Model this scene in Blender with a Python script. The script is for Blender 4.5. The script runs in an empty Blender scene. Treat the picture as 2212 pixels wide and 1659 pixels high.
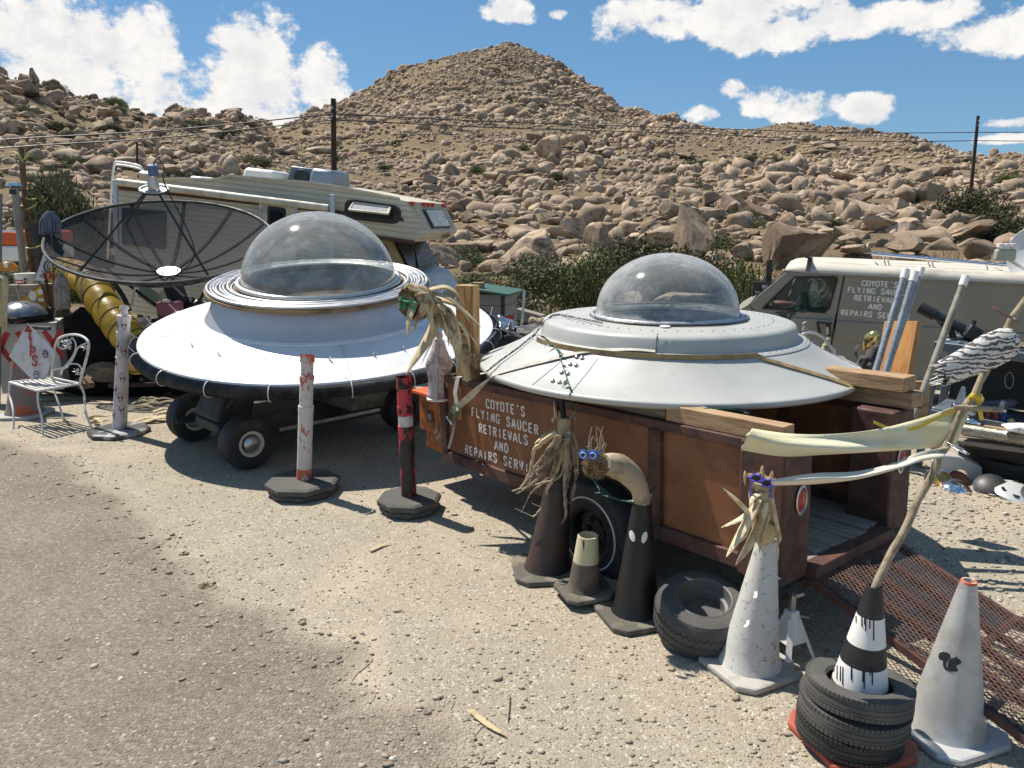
import bpy, bmesh, math, random
import numpy as np
from mathutils import Vector, Matrix, noise as mnoise
R = math.radians
random.seed(7); rng = np.random.default_rng(7)
SC = bpy.context.scene
COL = SC.collection

# ---------------------------------------------------------------- camera
CAM_H, PITCH, F, CX, CY = 2.15, R(12.2), 1650.0, 1106.0, 829.5
cam_d = bpy.data.cameras.new('camera'); cam = bpy.data.objects.new('camera', cam_d); COL.objects.link(cam)
cam_d.sensor_width = 36.0; cam_d.lens = F / 2212.0 * 36.0
cam_d.clip_start = 0.05; cam_d.clip_end = 4000
cam.location = (0, 0, CAM_H); cam.rotation_euler = (math.pi / 2 - PITCH, 0, 0)
SC.camera = cam

# ---------------------------------------------------------------- sun and sky
SUN_TO = Vector((-0.46, 0.39, 1.0)).normalized()          # towards the sun
sun_d = bpy.data.lights.new('sun', 'SUN'); sun = bpy.data.objects.new('sun', sun_d); COL.objects.link(sun)
sun_d.energy = 4.9; sun_d.angle = R(0.53); sun_d.color = (1.0, 0.925, 0.815)
sun.rotation_euler = SUN_TO.to_track_quat('Z', 'Y').to_euler()
world = bpy.data.worlds.new('World'); SC.world = world; world.use_nodes = True
SC.view_settings.view_transform = 'Standard'; SC.view_settings.look = 'None'
SC.view_settings.exposure = 0.42; SC.view_settings.gamma = 1.0

class NT:
    """small helper round a node tree"""
    def __init__(s, tree): s.t = tree; s.n = tree.nodes; s.l = tree.links
    def node(s, typ, **kw):
        n = s.n.new(typ)
        for k, v in kw.items(): setattr(n, k, v)
        return n
    def put(s, sock, val):
        if hasattr(val, 'links') or isinstance(val, bpy.types.NodeSocket): s.l.new(val, sock)
        else: sock.default_value = val
    def math(s, op, a, b=None, c=None, clamp=False):
        n = s.node('ShaderNodeMath', operation=op, use_clamp=clamp)
        for i, x in enumerate((a, b, c)):
            if x is not None: s.put(n.inputs[i], x)
        return n.outputs[0]
    def mix(s, fac, a, b, blend='MIX'):
        n = s.node('ShaderNodeMix', data_type='RGBA', blend_type=blend)
        s.put(n.inputs[0], fac); s.put(n.inputs[6], a); s.put(n.inputs[7], b)
        return n.outputs[2]
    def ramp(s, x, lo, hi, smooth=True):
        n = s.node('ShaderNodeMapRange', interpolation_type='SMOOTHSTEP' if smooth else 'LINEAR')
        s.put(n.inputs[0], x); s.put(n.inputs[1], lo); s.put(n.inputs[2], hi)
        n.inputs[3].default_value = 0; n.inputs[4].default_value = 1
        return n.outputs[0]
    def noise(s, vec, scale, detail=4, rough=0.55, out=0, dist=0.0):
        n = s.node('ShaderNodeTexNoise'); s.put(n.inputs['Vector'], vec)
        n.inputs['Scale'].default_value = scale; n.inputs['Detail'].default_value = detail
        n.inputs['Roughness'].default_value = rough; n.inputs['Distortion'].default_value = dist
        return n.outputs[out]
    def voro(s, vec, scale, feature='F1', out='Distance', rand=1.0):
        n = s.node('ShaderNodeTexVoronoi', feature=feature); s.put(n.inputs['Vector'], vec)
        n.inputs['Scale'].default_value = scale; n.inputs['Randomness'].default_value = rand
        return n.outputs[out]
    def scale(s, vec, v):
        n = s.node('ShaderNodeMapping'); s.put(n.inputs['Vector'], vec); n.inputs['Scale'].default_value = v
        return n.outputs[0]

def c4(c): return (c[0], c[1], c[2], 1.0)

def unproj_dir(vx, vy):
    x, y = (vx - CX) / F, (vy - CY) / F
    cp, sp = math.cos(PITCH), math.sin(PITCH)
    return Vector((x, cp - y * sp, -sp - y * cp))

def build_world():
    t = NT(world.node_tree); t.n.clear()
    out = t.node('ShaderNodeOutputWorld'); bg = t.node('ShaderNodeBackground')
    sky = t.node('ShaderNodeTexSky', sky_type='NISHITA'); sky.sun_disc = False
    sky.sun_elevation = math.asin(SUN_TO.z); sky.sun_rotation = math.atan2(SUN_TO.x, SUN_TO.y)
    sky.altitude = 1000; sky.air_density = 1.0; sky.dust_density = 0.25; sky.ozone_density = 1.6
    tc = t.node('ShaderNodeTexCoord'); sep = t.node('ShaderNodeSeparateXYZ')
    t.l.new(tc.outputs['Generated'], sep.inputs[0])
    deg = 57.29578
    az = t.math('MULTIPLY', t.math('ARCTAN2', sep.outputs[0], sep.outputs[1]), deg)
    el = t.math('MULTIPLY', t.math('ARCSINE', sep.outputs[2]), deg)
    comb = t.node('ShaderNodeCombineXYZ'); t.l.new(az, comb.inputs[0])
    t.l.new(t.math('MULTIPLY', el, 1.25), comb.inputs[1])
    v = comb.outputs[0]
    # where the cumulus stand: pixel centre and half sizes in the photograph, kept as directions
    blobs = [(60, 60, 190, 110), (250, 130, 170, 130), (130, 170, 200, 130), (330, 220, 190, 80), (60, 225, 150, 90), (560, 120, 105, 110),
             (520, 210, 190, 100), (690, 175, 80, 90), (440, 240, 150, 60), (600, 270, 150, 60), (470, 190, 90, 80),
             (1100, 25, 75, 32), (1420, 40, 190, 60), (1650, 70, 190, 50), (1560, 25, 260, 55),
             (1900, 40, 330, 48), (2150, 75, 200, 55), (2280, 40, 200, 80), (1585, 195, 42, 26), (1650, 222, 80, 42), (1730, 232, 110, 38),
             (1870, 235, 75, 42), (1515, 246, 52, 22), (2190, 265, 90, 16), (2180, 298, 110, 16), (1210, 30, 30, 16),
             (-300, 120, 300, 150), (2600, 60, 260, 70)]
    best = None
    for px, py, sx, sy in blobs:
        d = unproj_dir(px, py).normalized(); a = math.degrees(math.atan2(d.x, d.y)); e = math.degrees(math.asin(d.z))
        ca = math.cos(math.radians(math.hypot(px - CX, py - CY) / 2212 * 68)) ** 1.6
        k = 57.3 / F * ca
        vm = t.node('ShaderNodeVectorMath', operation='MULTIPLY_ADD'); t.l.new(v, vm.inputs[0]); vm.inputs[1].default_value = (1 / (sx * k), .8 / (sy * k), 0); vm.inputs[2].default_value = (-a / (sx * k), -e / (sy * k), 0)
        dt = t.node('ShaderNodeVectorMath', operation='DOT_PRODUCT'); t.l.new(vm.outputs[0], dt.inputs[0]); t.l.new(vm.outputs[0], dt.inputs[1]); m = t.math('SUBTRACT', 1.0, dt.outputs['Value'])
        best = m if best is None else t.math('SMOOTH_MAX', best, m, 0.25)
    # the rest of the sky: scattered cumulus of the same kind
    far = t.noise(v, 0.045, 3, 0.5)
    away = t.math('MAXIMUM', t.ramp(t.math('ABSOLUTE', az), 42, 60), t.ramp(el, 24, 34))
    gen = t.math('SUBTRACT', t.math('MULTIPLY', t.math('SUBTRACT', far, 0.57), 9.0), t.math('MULTIPLY', t.math('SUBTRACT', 1.0, away), 9.0))
    best = t.math('MAXIMUM', t.math('MAXIMUM', best, -1.6), gen)
    n1 = t.noise(v, 0.36, 8, 0.66); n2 = t.noise(v, 0.11, 5, 0.55)
    f = t.math('ADD', best, t.math('ADD', t.math('MULTIPLY', t.math('SUBTRACT', n1, 0.5), 3.8), t.math('MULTIPLY', t.math('SUBTRACT', n2, 0.5), 2.2)))
    mask = t.ramp(f, 0.05, 0.70)
    thick = t.ramp(f, 0.4, 2.2)
    sh = t.noise(v, 0.24, 5, 0.62); 
    off = t.node('ShaderNodeVectorMath', operation='ADD'); t.l.new(v, off.inputs[0]); off.inputs[1].default_value = (-0.9, 1.3, 0)
    n1b = t.noise(off.outputs[0], 0.36, 5, 0.66)
    lit = t.ramp(t.math('SUBTRACT', n1, n1b), -0.16, 0.16)
    shade = t.math('MULTIPLY', t.ramp(sh, 0.38, 0.66), t.math('MULTIPLY', thick, 0.75))
    ccol = t.mix(shade, (11.0, 10.7, 10.3, 1), (7.0, 7.2, 7.6, 1))
    ccol = t.mix(t.math('MULTIPLY', t.math('SUBTRACT', 1.0, lit), 0.55), ccol, (7.4, 7.7, 8.2, 1))
    # slightly deeper, more saturated blue than the raw model
    skyc = t.mix(1.0, sky.outputs[0], (0.70, 0.86, 0.98, 1), 'MULTIPLY')
    skyc = t.mix(0.3, skyc, (1.9, 5.0, 8.6, 1)); world.cycles.sampling_method = 'MANUAL'; world.cycles.sample_map_resolution = 256
    col = t.mix(mask, skyc, ccol)
    t.l.new(col, bg.inputs[0]); bg.inputs[1].default_value = 0.068
    t.l.new(bg.outputs[0], out.inputs[0])
build_world()

# ---------------------------------------------------------------- pixels (photo seen at 2212 x 1659) to places
CAMP = Vector((0, 0, CAM_H))
def W(vx, vy, z=0.0):
    d = unproj_dir(vx, vy); return CAMP + d * ((z - CAM_H) / d.z)
def Wy(vx, vy, Y):
    d = unproj_dir(vx, vy); return CAMP + d * (Y / d.y)
def Wpl(vx, vy, O, n):
    d = unproj_dir(vx, vy); return CAMP + d * ((O - CAMP).dot(n) / d.dot(n))

# ---------------------------------------------------------------- mesh building
class MB:
    def __init__(s): s.v = []; s.f = []; s.m = []
    def add(s, vs, fs, mi=0):
        o = len(s.v); s.v += [tuple(p) for p in vs]; s.f += [tuple(i + o for i in q) for q in fs]; s.m += [mi] * len(fs); return s
    def box(s, c, size, rot=None, mi=0, taper=1.0):
        hx, hy, hz = [q / 2 for q in size]; pts = []
        for z in (-1, 1):
            k = taper if z > 0 else 1.0
            for x, y in ((-1, -1), (1, -1), (1, 1), (-1, 1)): pts.append(Vector((x * hx * k, y * hy * k, z * hz)))
        if rot is not None: pts = [rot @ p for p in pts]
        c = Vector(c)
        return s.add([p + c for p in pts], [(3, 2, 1, 0), (4, 5, 6, 7), (0, 1, 5, 4), (1, 2, 6, 5), (2, 3, 7, 6), (3, 0, 4, 7)], mi)
    def bar(s, a, b, w, h, up=(0, 0, 1), mi=0):
        a, b = Vector(a), Vector(b); x = (b - a).normalized(); u = Vector(up); y = u.cross(x)
        if y.length < 1e-4: y = Vector((1, 0, 0)).cross(x)
        y.normalize(); z = x.cross(y); M = Matrix((x, y, z)).transposed()
        return s.box((a + b) / 2, ((b - a).length, w, h), M, mi)
    def tube(s, path, r, segs=8, caps=True, mi=0, flat=1.0, twist=0.0, up=None):
        P = [Vector(p) for p in path]; n = len(P)
        rs = [r] * n if not hasattr(r, '__len__') else list(r)
        T = [(P[min(i + 1, n - 1)] - P[max(i - 1, 0)]).normalized() for i in range(n)]
        ref = Vector(up) if up else (Vector((0, 0, 1)) if abs(T[0].z) < 0.9 else Vector((1, 0, 0)))
        N = (ref - T[0] * ref.dot(T[0])).normalized(); vs = []; fs = []
        for i in range(n):
            if i: N = (N - T[i] * N.dot(T[i])).normalized()
            B = T[i].cross(N)
            for k in range(segs):
                a = 2 * math.pi * k / segs + twist * i
                vs.append(P[i] + (N * math.cos(a) * flat + B * math.sin(a)) * rs[i])
        for i in range(n - 1):
            for k in range(segs):
                k2 = (k + 1) % segs; fs.append((i * segs + k, i * segs + k2, (i + 1) * segs + k2, (i + 1) * segs + k))
        if caps: fs.append(tuple(range(segs - 1, -1, -1))); fs.append(tuple((n - 1) * segs + k for k in range(segs)))
        return s.add(vs, fs, mi)
    def lathe(s, prof, segs=32, c=(0, 0, 0), lean=(0, 0), mi=0, closed=False, a0=0.0, a1=None, M=None):
        c = Vector(c); z0 = prof[0][1]; vs = []; fs = []; full = a1 is None
        ns = segs if full else segs + 1; span = 2 * math.pi if full else a1 - a0
        zt = max(abs(p[1] - z0) for p in prof) or 1
        for r, z in prof:
            for k in range(ns):
                a = a0 + span * k / segs; p = Vector((r * math.cos(a) + lean[0] * (z - z0) / zt, r * math.sin(a) + lean[1] * (z - z0) / zt, z))
                vs.append((M @ p if M else p) + c)
        m = len(prof)
        for i in range(m if closed else m - 1):
            j = (i + 1) % m
            for k in range(segs):
                k2 = (k + 1) % ns; fs.append((i * ns + k, i * ns + k2, j * ns + k2, j * ns + k))
        return s.add(vs, fs, mi)
    def torus(s, c, Rm, r, n=None, segs=48, rs=10, M=None, mi=0):
        prof = [(Rm + r * math.cos(2 * math.pi * k / rs), r * math.sin(2 * math.pi * k / rs)) for k in range(rs)]
        return s.lathe(prof, segs, c, mi=mi, closed=True, M=M)
    def prism(s, poly, O, u, w, th, mi=0):
        """polygon in the (u, w) plane at O, extruded by th along u x w"""
        O, u, w = Vector(O), Vector(u), Vector(w); n = u.cross(w).normalized() * th; k = len(poly)
        a = [O + u * p[0] + w * p[1] for p in poly]
        return s.add(a + [p + n for p in a], [tuple(range(k - 1, -1, -1)), tuple(range(k, 2 * k))] + [(i, (i + 1) % k, (i + 1) % k + k, i + k) for i in range(k)], mi)
    def strip(s, path, side, w, th=0.0, mi=0):
        """a flat band along path; side = the band's width direction per point"""
        P = [Vector(p) for p in path]; S = [Vector(q) for q in side] if hasattr(side[0], '__len__') else [Vector(side)] * len(P)
        ws = w if hasattr(w, '__len__') else [w] * len(P); n = len(P); vs = []; fs = []
        for i in range(n):
            T = (P[min(i + 1, n - 1)] - P[max(i - 1, 0)]).normalized(); q = S[i].normalized(); N = T.cross(q).normalized() * (th / 2)
            a, b = P[i] - q * ws[i] / 2, P[i] + q * ws[i] / 2
            vs += [a - N, b - N, b + N, a + N]
        for i in range(n - 1):
            for k in range(4): fs.append((i * 4 + k, i * 4 + (k + 1) % 4, i * 4 + 4 + (k + 1) % 4, i * 4 + 4 + k))
        fs += [(3, 2, 1, 0), tuple((n - 1) * 4 + k for k in range(4))]
        return s.add(vs, fs, mi)
    def mesh(s, name, mats=(), smooth=True, ang=40):
        me = bpy.data.meshes.new(name); me.from_pydata(s.v, [], s.f)
        for m in (mats if isinstance(mats, (list, tuple)) else [mats]): me.materials.append(m)
        if any(s.m): me.polygons.foreach_set('material_index', s.m)
        if smooth:
            me.shade_smooth(); me.set_sharp_from_angle(angle=R(ang))
        me.update(); return me
    def build(s, name, mats, parent=None, loc=(0, 0, 0), rot=(0, 0, 0), smooth=True, ang=40, bevel=0.0, fix=True):
        if name == 'lettering' and len(s.letters) > 1:      # every letter a piece of its own
            for f0, f1 in s.letters:
                q = MB(); q.v = s.v; q.f = s.f[f0:f1]; q.m = [0] * (f1 - f0); idx = sorted({i for f in q.f for i in f}); mp = {i: k for k, i in enumerate(idx)}; q.v = [s.v[i] for i in idx]; q.f = [tuple(mp[i] for i in f) for f in q.f]; r = q.build('letter', mats, parent, loc, rot)
            return r
        me = s.mesh(name, mats, smooth, ang)
        if fix:
            b = bmesh.new(); b.from_mesh(me); bmesh.ops.recalc_face_normals(b, faces=b.faces); b.to_mesh(me); b.free()
        o = bpy.data.objects.new(name, me); COL.objects.link(o); o.location = loc; o.rotation_euler = rot
        if parent: o.parent = parent
        if bevel:
            m = o.modifiers.new('bevel', 'BEVEL'); m.width = bevel; m.segments = 2; m.limit_method = 'ANGLE'; m.angle_limit = R(40)
        return o

def tag(o, label=None, cat=None, group=None, kind=None):
    if label: o['label'] = label
    if cat: o['category'] = cat
    if group: o['group'] = group
    if kind: o['kind'] = kind
    return o
def thing(name, label, cat, loc=(0, 0, 0), rotz=0.0, group=None):
    o = bpy.data.objects.new(name, None); COL.objects.link(o); o.empty_display_size = 0.1
    o.location = loc; o.rotation_euler = (0, 0, rotz); return tag(o, label, cat, group)
def copy_tree(o, parent=None):
    c = o.copy(); COL.objects.link(c); c.parent = parent
    for ch in list(o.children): copy_tree(ch, c)
    return c
def spline(pts, n=8):
    """Catmull-Rom through points"""
    P = [Vector(p) for p in pts]; out = []
    for i in range(len(P) - 1):
        a, b, c, d = P[max(i - 1, 0)], P[i], P[i + 1], P[min(i + 2, len(P) - 1)]
        for k in range(n):
            t = k / n
            out.append(0.5 * ((2 * b) + (c - a) * t + (2 * a - 5 * b + 4 * c - d) * t * t + (3 * b - a - 3 * c + d) * t ** 3))
    out.append(P[-1]); return out
def lerp(a, b, t): return a + (b - a) * t

# stroke lettering with stencil gaps (units: cap height 1, width about 0.62)
GLY = {
 'A': [[(0, 0), (.26, .95)], [(.34, .95), (.6, 0)], [(.16, .32), (.44, .32)]],
 'C': [[(.56, .72), (.5, .92), (.34, 1)], [(.26, 1), (.08, .9), (.03, .7), (.03, .3), (.08, .1), (.26, 0)], [(.34, 0), (.5, .08), (.56, .28)]],
 'D': [[(.06, 0), (.06, 1)], [(.14, 1), (.36, .98), (.52, .8), (.56, .5), (.52, .2), (.36, .02), (.14, 0)]],
 'E': [[(.08, 0), (.08, 1)], [(.17, .96), (.52, .96)], [(.17, .5), (.44, .5)], [(.17, .04), (.52, .04)]],
 'F': [[(.08, 0), (.08, 1)], [(.17, .96), (.52, .96)], [(.17, .5), (.44, .5)]],
 'G': [[(.56, .75), (.48, .94), (.34, 1)], [(.26, 1), (.08, .9), (.03, .7), (.03, .3), (.08, .1), (.26, 0)], [(.34, 0), (.52, .1), (.54, .42), (.34, .42)]],
 'I': [[(.3, 0), (.3, .47)], [(.3, .55), (.3, 1)]],
 'L': [[(.08, 0), (.08, 1)], [(.17, .04), (.52, .04)]],
 'N': [[(.06, 0), (.06, 1)], [(.12, .92), (.48, .1)], [(.54, 0), (.54, 1)]],
 'O': [[(.26, 1), (.08, .9), (.03, .7), (.03, .3), (.08, .1), (.26, 0)], [(.34, 1), (.52, .9), (.57, .7), (.57, .3), (.52, .1), (.34, 0)]],
 'P': [[(.08, 0), (.08, 1)], [(.17, .96), (.4, .96), (.54, .84), (.54, .62), (.4, .48), (.17, .48)]],
 'R': [[(.08, 0), (.08, 1)], [(.17, .96), (.4, .96), (.54, .84), (.54, .64), (.4, .52), (.17, .52)], [(.34, .44), (.56, 0)]],
 'S': [[(.54, .76), (.46, .94), (.3, 1), (.12, .94), (.06, .76), (.14, .6), (.27, .53)], [(.33, .49), (.48, .4), (.55, .24), (.46, .06), (.3, 0), (.12, .06), (.05, .24)]],
 'T': [[(.3, 0), (.3, .88)], [(.03, .96), (.57, .96)]],
 'U': [[(.06, 1), (.06, .25), (.12, .08), (.26, 0)], [(.34, 0), (.48, .08), (.54, .25), (.54, 1)]],
 'V': [[(.02, 1), (.27, .04)], [(.34, .04), (.58, 1)]],
 'X': [[(.04, 0), (.56, 1)], [(.04, 1), (.56, 0)]],
 'Y': [[(.03, 1), (.28, .52)], [(.32, .52), (.57, 1)], [(.3, 0), (.3, .46)]],
 'Z': [[(.05, .96), (.54, .96), (.06, .04), (.55, .04)]],
 "'": [[(.3, .82), (.33, 1.06)]], ' ': [],
 'a': [[(.45, .5), (.45, 0)], [(.45, .45), (.25, .5), (.1, .25), (.25, 0), (.45, .1)]],
 'r': [[(.1, 0), (.1, .5)], [(.1, .35), (.3, .5), (.42, .45)]],
 'l': [[(.2, 0), (.2, 1)]], 'y': [[(.05, .5), (.25, .05)], [(.45, .5), (.15, -.3)]],
 'e': [[(.1, .27), (.45, .27), (.4, .5), (.15, .5), (.08, .25), (.15, 0), (.42, .04)]],
}
def text_strokes(mb, txt, O, u, w, h, stroke=0.17, pitch=0.78, lift=0.0015, centre=True, mi=0, worn=0.0, rnd=None):
    """letters laid on the plane (O, u, w); each stroke is a thin raised band"""
    O, u, w = Vector(O), Vector(u).normalized(), Vector(w).normalized(); n = u.cross(w).normalized()
    x = -len(txt) * pitch * h / 2 if centre else 0.0; mb.letters = []
    for ch in txt:
        f0 = len(mb.f)
        for st in GLY[ch]:
            P = [O + u * (x + p[0] * h) + w * (p[1] * h) + n * lift for p in st]
            if worn and rnd and rnd.random() < worn:
                P = P[:-1] + [lerp(P[-2], P[-1], 0.7)]
            vs = []; fs = []; m = len(P)
            for i in range(m):
                T = (P[min(i + 1, m - 1)] - P[max(i - 1, 0)]).normalized(); q = n.cross(T) * (stroke * h / 2)
                vs += [P[i] - q, P[i] + q]
            for i in range(m - 1): fs.append((i * 2, i * 2 + 2, i * 2 + 3, i * 2 + 1))
            mb.add(vs, fs, mi)
        x += pitch * h
        if len(mb.f) > f0: mb.letters.append((f0, len(mb.f)))
    return mb

# ---------------------------------------------------------------- materials
def mat(name, base, rough=0.6, metal=0.0, second=None, sscale=6.0, slo=0.45, shi=0.62, third=None, tscale=25.0, tlo=0.58, thi=0.66,
        bump=0.0, bscale=40.0, stretch=None, coat=0.0, var=0.12, spec=None, trans=0.0, coords='Object', rnd=0.0):
    m = bpy.data.materials.new(name); m.use_nodes = True; t = NT(m.node_tree); b = t.n['Principled BSDF']
    tc = t.node('ShaderNodeTexCoord'); v = tc.outputs[coords]
    if stretch: v = t.scale(v, stretch)
    col = c4(base)
    if var:
        col = t.mix(t.math('MULTIPLY', t.noise(v, sscale * 0.6, 5), 1.0), c4([q * (1 - var) for q in base]), c4([min(1, q * (1 + var)) for q in base]))
    if second is not None: col = t.mix(t.ramp(t.noise(v, sscale, 8, 0.65), slo, shi), col, c4(second))
    if third is not None: col = t.mix(t.ramp(t.noise(v, tscale, 6, 0.7), tlo, thi), col, c4(third))
    if rnd:
        oi = t.node('ShaderNodeObjectInfo')
        col = t.mix(1.0, col, t.mix(oi.outputs['Random'], c4([1 - rnd] * 3), c4([1 + rnd] * 3)), 'MULTIPLY')
    t.put(b.inputs['Base Color'], col)
    rn = t.noise(v, sscale * 2.2, 4); lo, hi = max(0.02, rough - 0.12), min(1, rough + 0.12)
    mr = t.node('ShaderNodeMapRange'); t.l.new(rn, mr.inputs[0]); mr.inputs[1].default_value = .3; mr.inputs[2].default_value = .7
    mr.inputs[3].default_value = lo; mr.inputs[4].default_value = hi; t.l.new(mr.outputs[0], b.inputs['Roughness'])
    b.inputs['Metallic'].default_value = metal
    if spec is not None: b.inputs['Specular IOR Level'].default_value = spec
    if coat: b.inputs['Coat Weight'].default_value = coat; b.inputs['Coat Roughness'].default_value = 0.15
    if bump:
        bp = t.node('ShaderNodeBump'); bp.inputs['Strength'].default_value = min(1, bump); bp.inputs['Distance'].default_value = 0.01 * max(1, bump)
        t.l.new(t.noise(v, bscale, 6, 0.65), bp.inputs['Height']); t.l.new(bp.outputs[0], b.inputs['Normal'])
    return m

M = {}
M['rubber'] = mat('black_rubber', (.022, .022, .023), .62, second=(.07, .066, .06), sscale=5, slo=.5, shi=.75, bump=.25, bscale=60)
M['rubber_dusty'] = mat('dusty_rubber', (.075, .073, .068), .75, second=(.15, .135, .115), sscale=4, slo=.48, shi=.8, bump=.3, bscale=50)
M['plate'] = mat('weathered_rubber_plate', (.10, .092, .075), .85, second=(.2, .18, .14), sscale=5, bump=.4, bscale=40)
M['black'] = mat('black_paint', (.018, .018, .019), .5, second=(.05, .048, .045), sscale=4, slo=.5, shi=.8)
M['steel'] = mat('galvanised_steel', (.55, .56, .57), .38, 1.0, second=(.4, .4, .4), sscale=14)
M['chrome'] = mat('chrome', (.75, .76, .78), .12, 1.0, var=.05)
M['white'] = mat('white_paint', (.78, .77, .74), .5, second=(.62, .59, .53), sscale=5, slo=.52, shi=.75)
M['whiteflat'] = mat('white_stencil_paint', (.74, .72, .66), .8, second=(.5, .42, .32), sscale=16, slo=.62, shi=.74)
M['red'] = mat('red_paint', (.50, .03, .03), .5, second=(.3, .03, .03))
M['wood'] = mat('pine_wood', (.40, .26, .14), .7, second=(.25, .15, .075), sscale=3.2, stretch=(1, 9, 9), slo=.42, shi=.62, bump=.3, bscale=14, third=(.52, .38, .23), tscale=5, tlo=.5, thi=.8)
M['woodz'] = mat('pine_post_wood', (.50, .29, .125), .7, second=(.30, .15, .055), sscale=3.2, stretch=(9, 9, 1), slo=.45, shi=.62, bump=.3, bscale=14)
M['woodgrey'] = mat('grey_weathered_wood', (.30, .26, .21), .85, second=(.16, .13, .10), sscale=3, stretch=(1, 10, 10), bump=.5, bscale=14)
M['straw'] = mat('dry_straw', (.58, .47, .28), .75, second=(.33, .23, .11), sscale=16, slo=.5, shi=.72, third=(.10, .065, .03), tscale=22, tlo=.62, thi=.72, bump=.8, bscale=90)
M['fibre'] = mat('brown_root_fibre', (.27, .18, .09), .9, second=(.13, .08, .04), sscale=25, bump=.6, bscale=90)
M['greyroot'] = mat('grey_root_wood', (.33, .27, .19), .85, second=(.15, .11, .07), sscale=12, bump=.6, bscale=60, third=(.48, .42, .32), tscale=9, tlo=.55, thi=.7)
M['rust'] = mat('rust_brown_steel', (.105, .048, .035), .7, second=(.055, .026, .022), sscale=6, third=(.20, .085, .045), tscale=11, tlo=.6, thi=.72, bump=.25, bscale=60)
M['glassdark'] = mat('dark_glass', (.012, .014, .015), .15, var=.02, spec=.25)
M['zip'] = mat('white_plastic', (.7, .7, .68), .4)
# ================================================================ GROUND, HILLS, ROCKS
def vn(x, y, seed=0):
    """value noise on numpy arrays, -1..1"""
    xi, yi = np.floor(x).astype(np.int64), np.floor(y).astype(np.int64); fx, fy = x - xi, y - yi
    fx, fy = fx * fx * (3 - 2 * fx), fy * fy * (3 - 2 * fy)
    def h(a, b):
        n = (a * 374761393 + b * 668265263 + seed * 1274126177) & 0x7fffffff
        n = (n ^ (n >> 13)) * 1274126177 & 0x7fffffff
        return ((n ^ (n >> 16)) & 0xffff) / 32767.5 - 1
    return (h(xi, yi) * (1 - fx) + h(xi + 1, yi) * fx) * (1 - fy) + (h(xi, yi + 1) * (1 - fx) + h(xi + 1, yi + 1) * fx) * fy
def fbm(x, y, seed=0, o=4):
    s = 0; a = 1
    for k in range(o): s = s + a * vn(x * 2 ** k, y * 2 ** k, seed + k); a *= 0.5
    return s

# hill profile: for columns of the photograph, (distance, picture row) pairs; the last is the skyline
_L = lambda s, rs=135: [(30, 565), (55, 480), (88, 345), (112, lerp(345, s, .55)), (rs, s)]
_C = lambda s: [(30, 548), (60, 440), (105, 345), (165, lerp(345, s, .52)), (240, s)]
_Rr = lambda s: [(27, 548), (48, 452), (80, 392), (125, lerp(375, s, .35)), (195, s)]
COLS = [(-1600, _L(300)), (-700, _L(170)), (-250, _L(110)), (0, _L(128)), (60, _L(150)), (150, _L(198)), (230, _L(226)), (310, _L(250)), (345, _L(266)), (380, _L(243)), (425, _L(260)), (470, _L(276)),
        (505, _L(258)), (560, _L(284, 150)), (600, _C(284)), (680, _C(236)), (780, _C(190)), (850, _C(150)), (900, _C(128)), (1000, _C(106)), (1090, _C(96)), (1150, _C(112)), (1235, _C(154)), (1290, _C(192)),
        (1340, _C(232)), (1430, _Rr(246)), (1500, _Rr(266)), (1600, _Rr(274)), (1700, _Rr(268)), (1790, _Rr(286)), (1900, _Rr(308)), (2000, _Rr(328)), (2100, _Rr(340)), (2212, _Rr(350)),
        (2600, _Rr(395)), (3600, _Rr(420))]
_az, _r, _e = [], [], []
for vx, prof in COLS:
    d = unproj_dir(vx, prof[-1][1]); _az.append(math.atan2(d.x, d.y)); rr, ee = [15.0], [(-0.35 - CAM_H) / 15.0]
    for r, y in prof:
        d = unproj_dir(vx, y); rr.append(r); ee.append(d.z / math.hypot(d.x, d.y))
    _r.append(rr); _e.append(ee)
_az = np.array(_az); _r = np.array(_r); _e = np.array(_e)
def flat(x, y):
    t = np.clip((y - 8.2) / 3.0, 0, 1); t = t * t * (3 - 2 * t)
    return -0.35 * t
def T(x, y, rough=True):
    x = np.asarray(x, float); y = np.asarray(y, float); r = np.hypot(x, y) + 1e-6; a = np.arctan2(x, y); shp = r.shape
    r, a = r.ravel(), a.ravel(); ac = np.clip(a, _az[0], _az[-1])
    R6 = np.stack([np.interp(ac, _az, _r[:, k]) for k in range(6)], 1); E6 = np.stack([np.interp(ac, _az, _e[:, k]) for k in range(6)], 1)
    lr, L6 = np.log(np.maximum(r, 1.0)), np.log(R6); e = E6[:, 0].copy()
    for k in range(5):
        t = np.clip((lr - L6[:, k]) / (L6[:, k + 1] - L6[:, k]), 0, 1)
        t = 0.55 * t + 0.45 * t * t * (3 - 2 * t)
        e += (E6[:, k + 1] - E6[:, k]) * t
    Rs = R6[:, 5]; z = CAM_H + r * e
    over = np.maximum(r - Rs, 0); z = np.where(over > 0, CAM_H + Rs * E6[:, 5] - 0.35 * over, z)
    z = np.maximum(z, -0.35 + 0 * z) * (r > 15) + (r <= 15) * -0.35
    fade = np.clip((np.abs(a) - 1.25) / 0.5, 0, 1); z = z * (1 - fade) - 0.35 * fade
    if rough:
        xx, yy = r * np.sin(a), r * np.cos(a); k = np.clip((r - 17) / 25, 0, 1)
        z = z + k * (fbm(xx / 14, yy / 14, 3) * np.clip(r * 0.009, 0, 1.3) + fbm(xx / 45, yy / 45, 9, 3) * np.clip(r * 0.012, 0, 2.2))
    b = np.clip((r - 12) / 4, 0, 1); z = z * b + flat(r * np.sin(a), r * np.cos(a)) * (1 - b)
    return z.reshape(shp)
def Tz(x, y): return float(T(np.array([x]), np.array([y]))[0])
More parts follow.
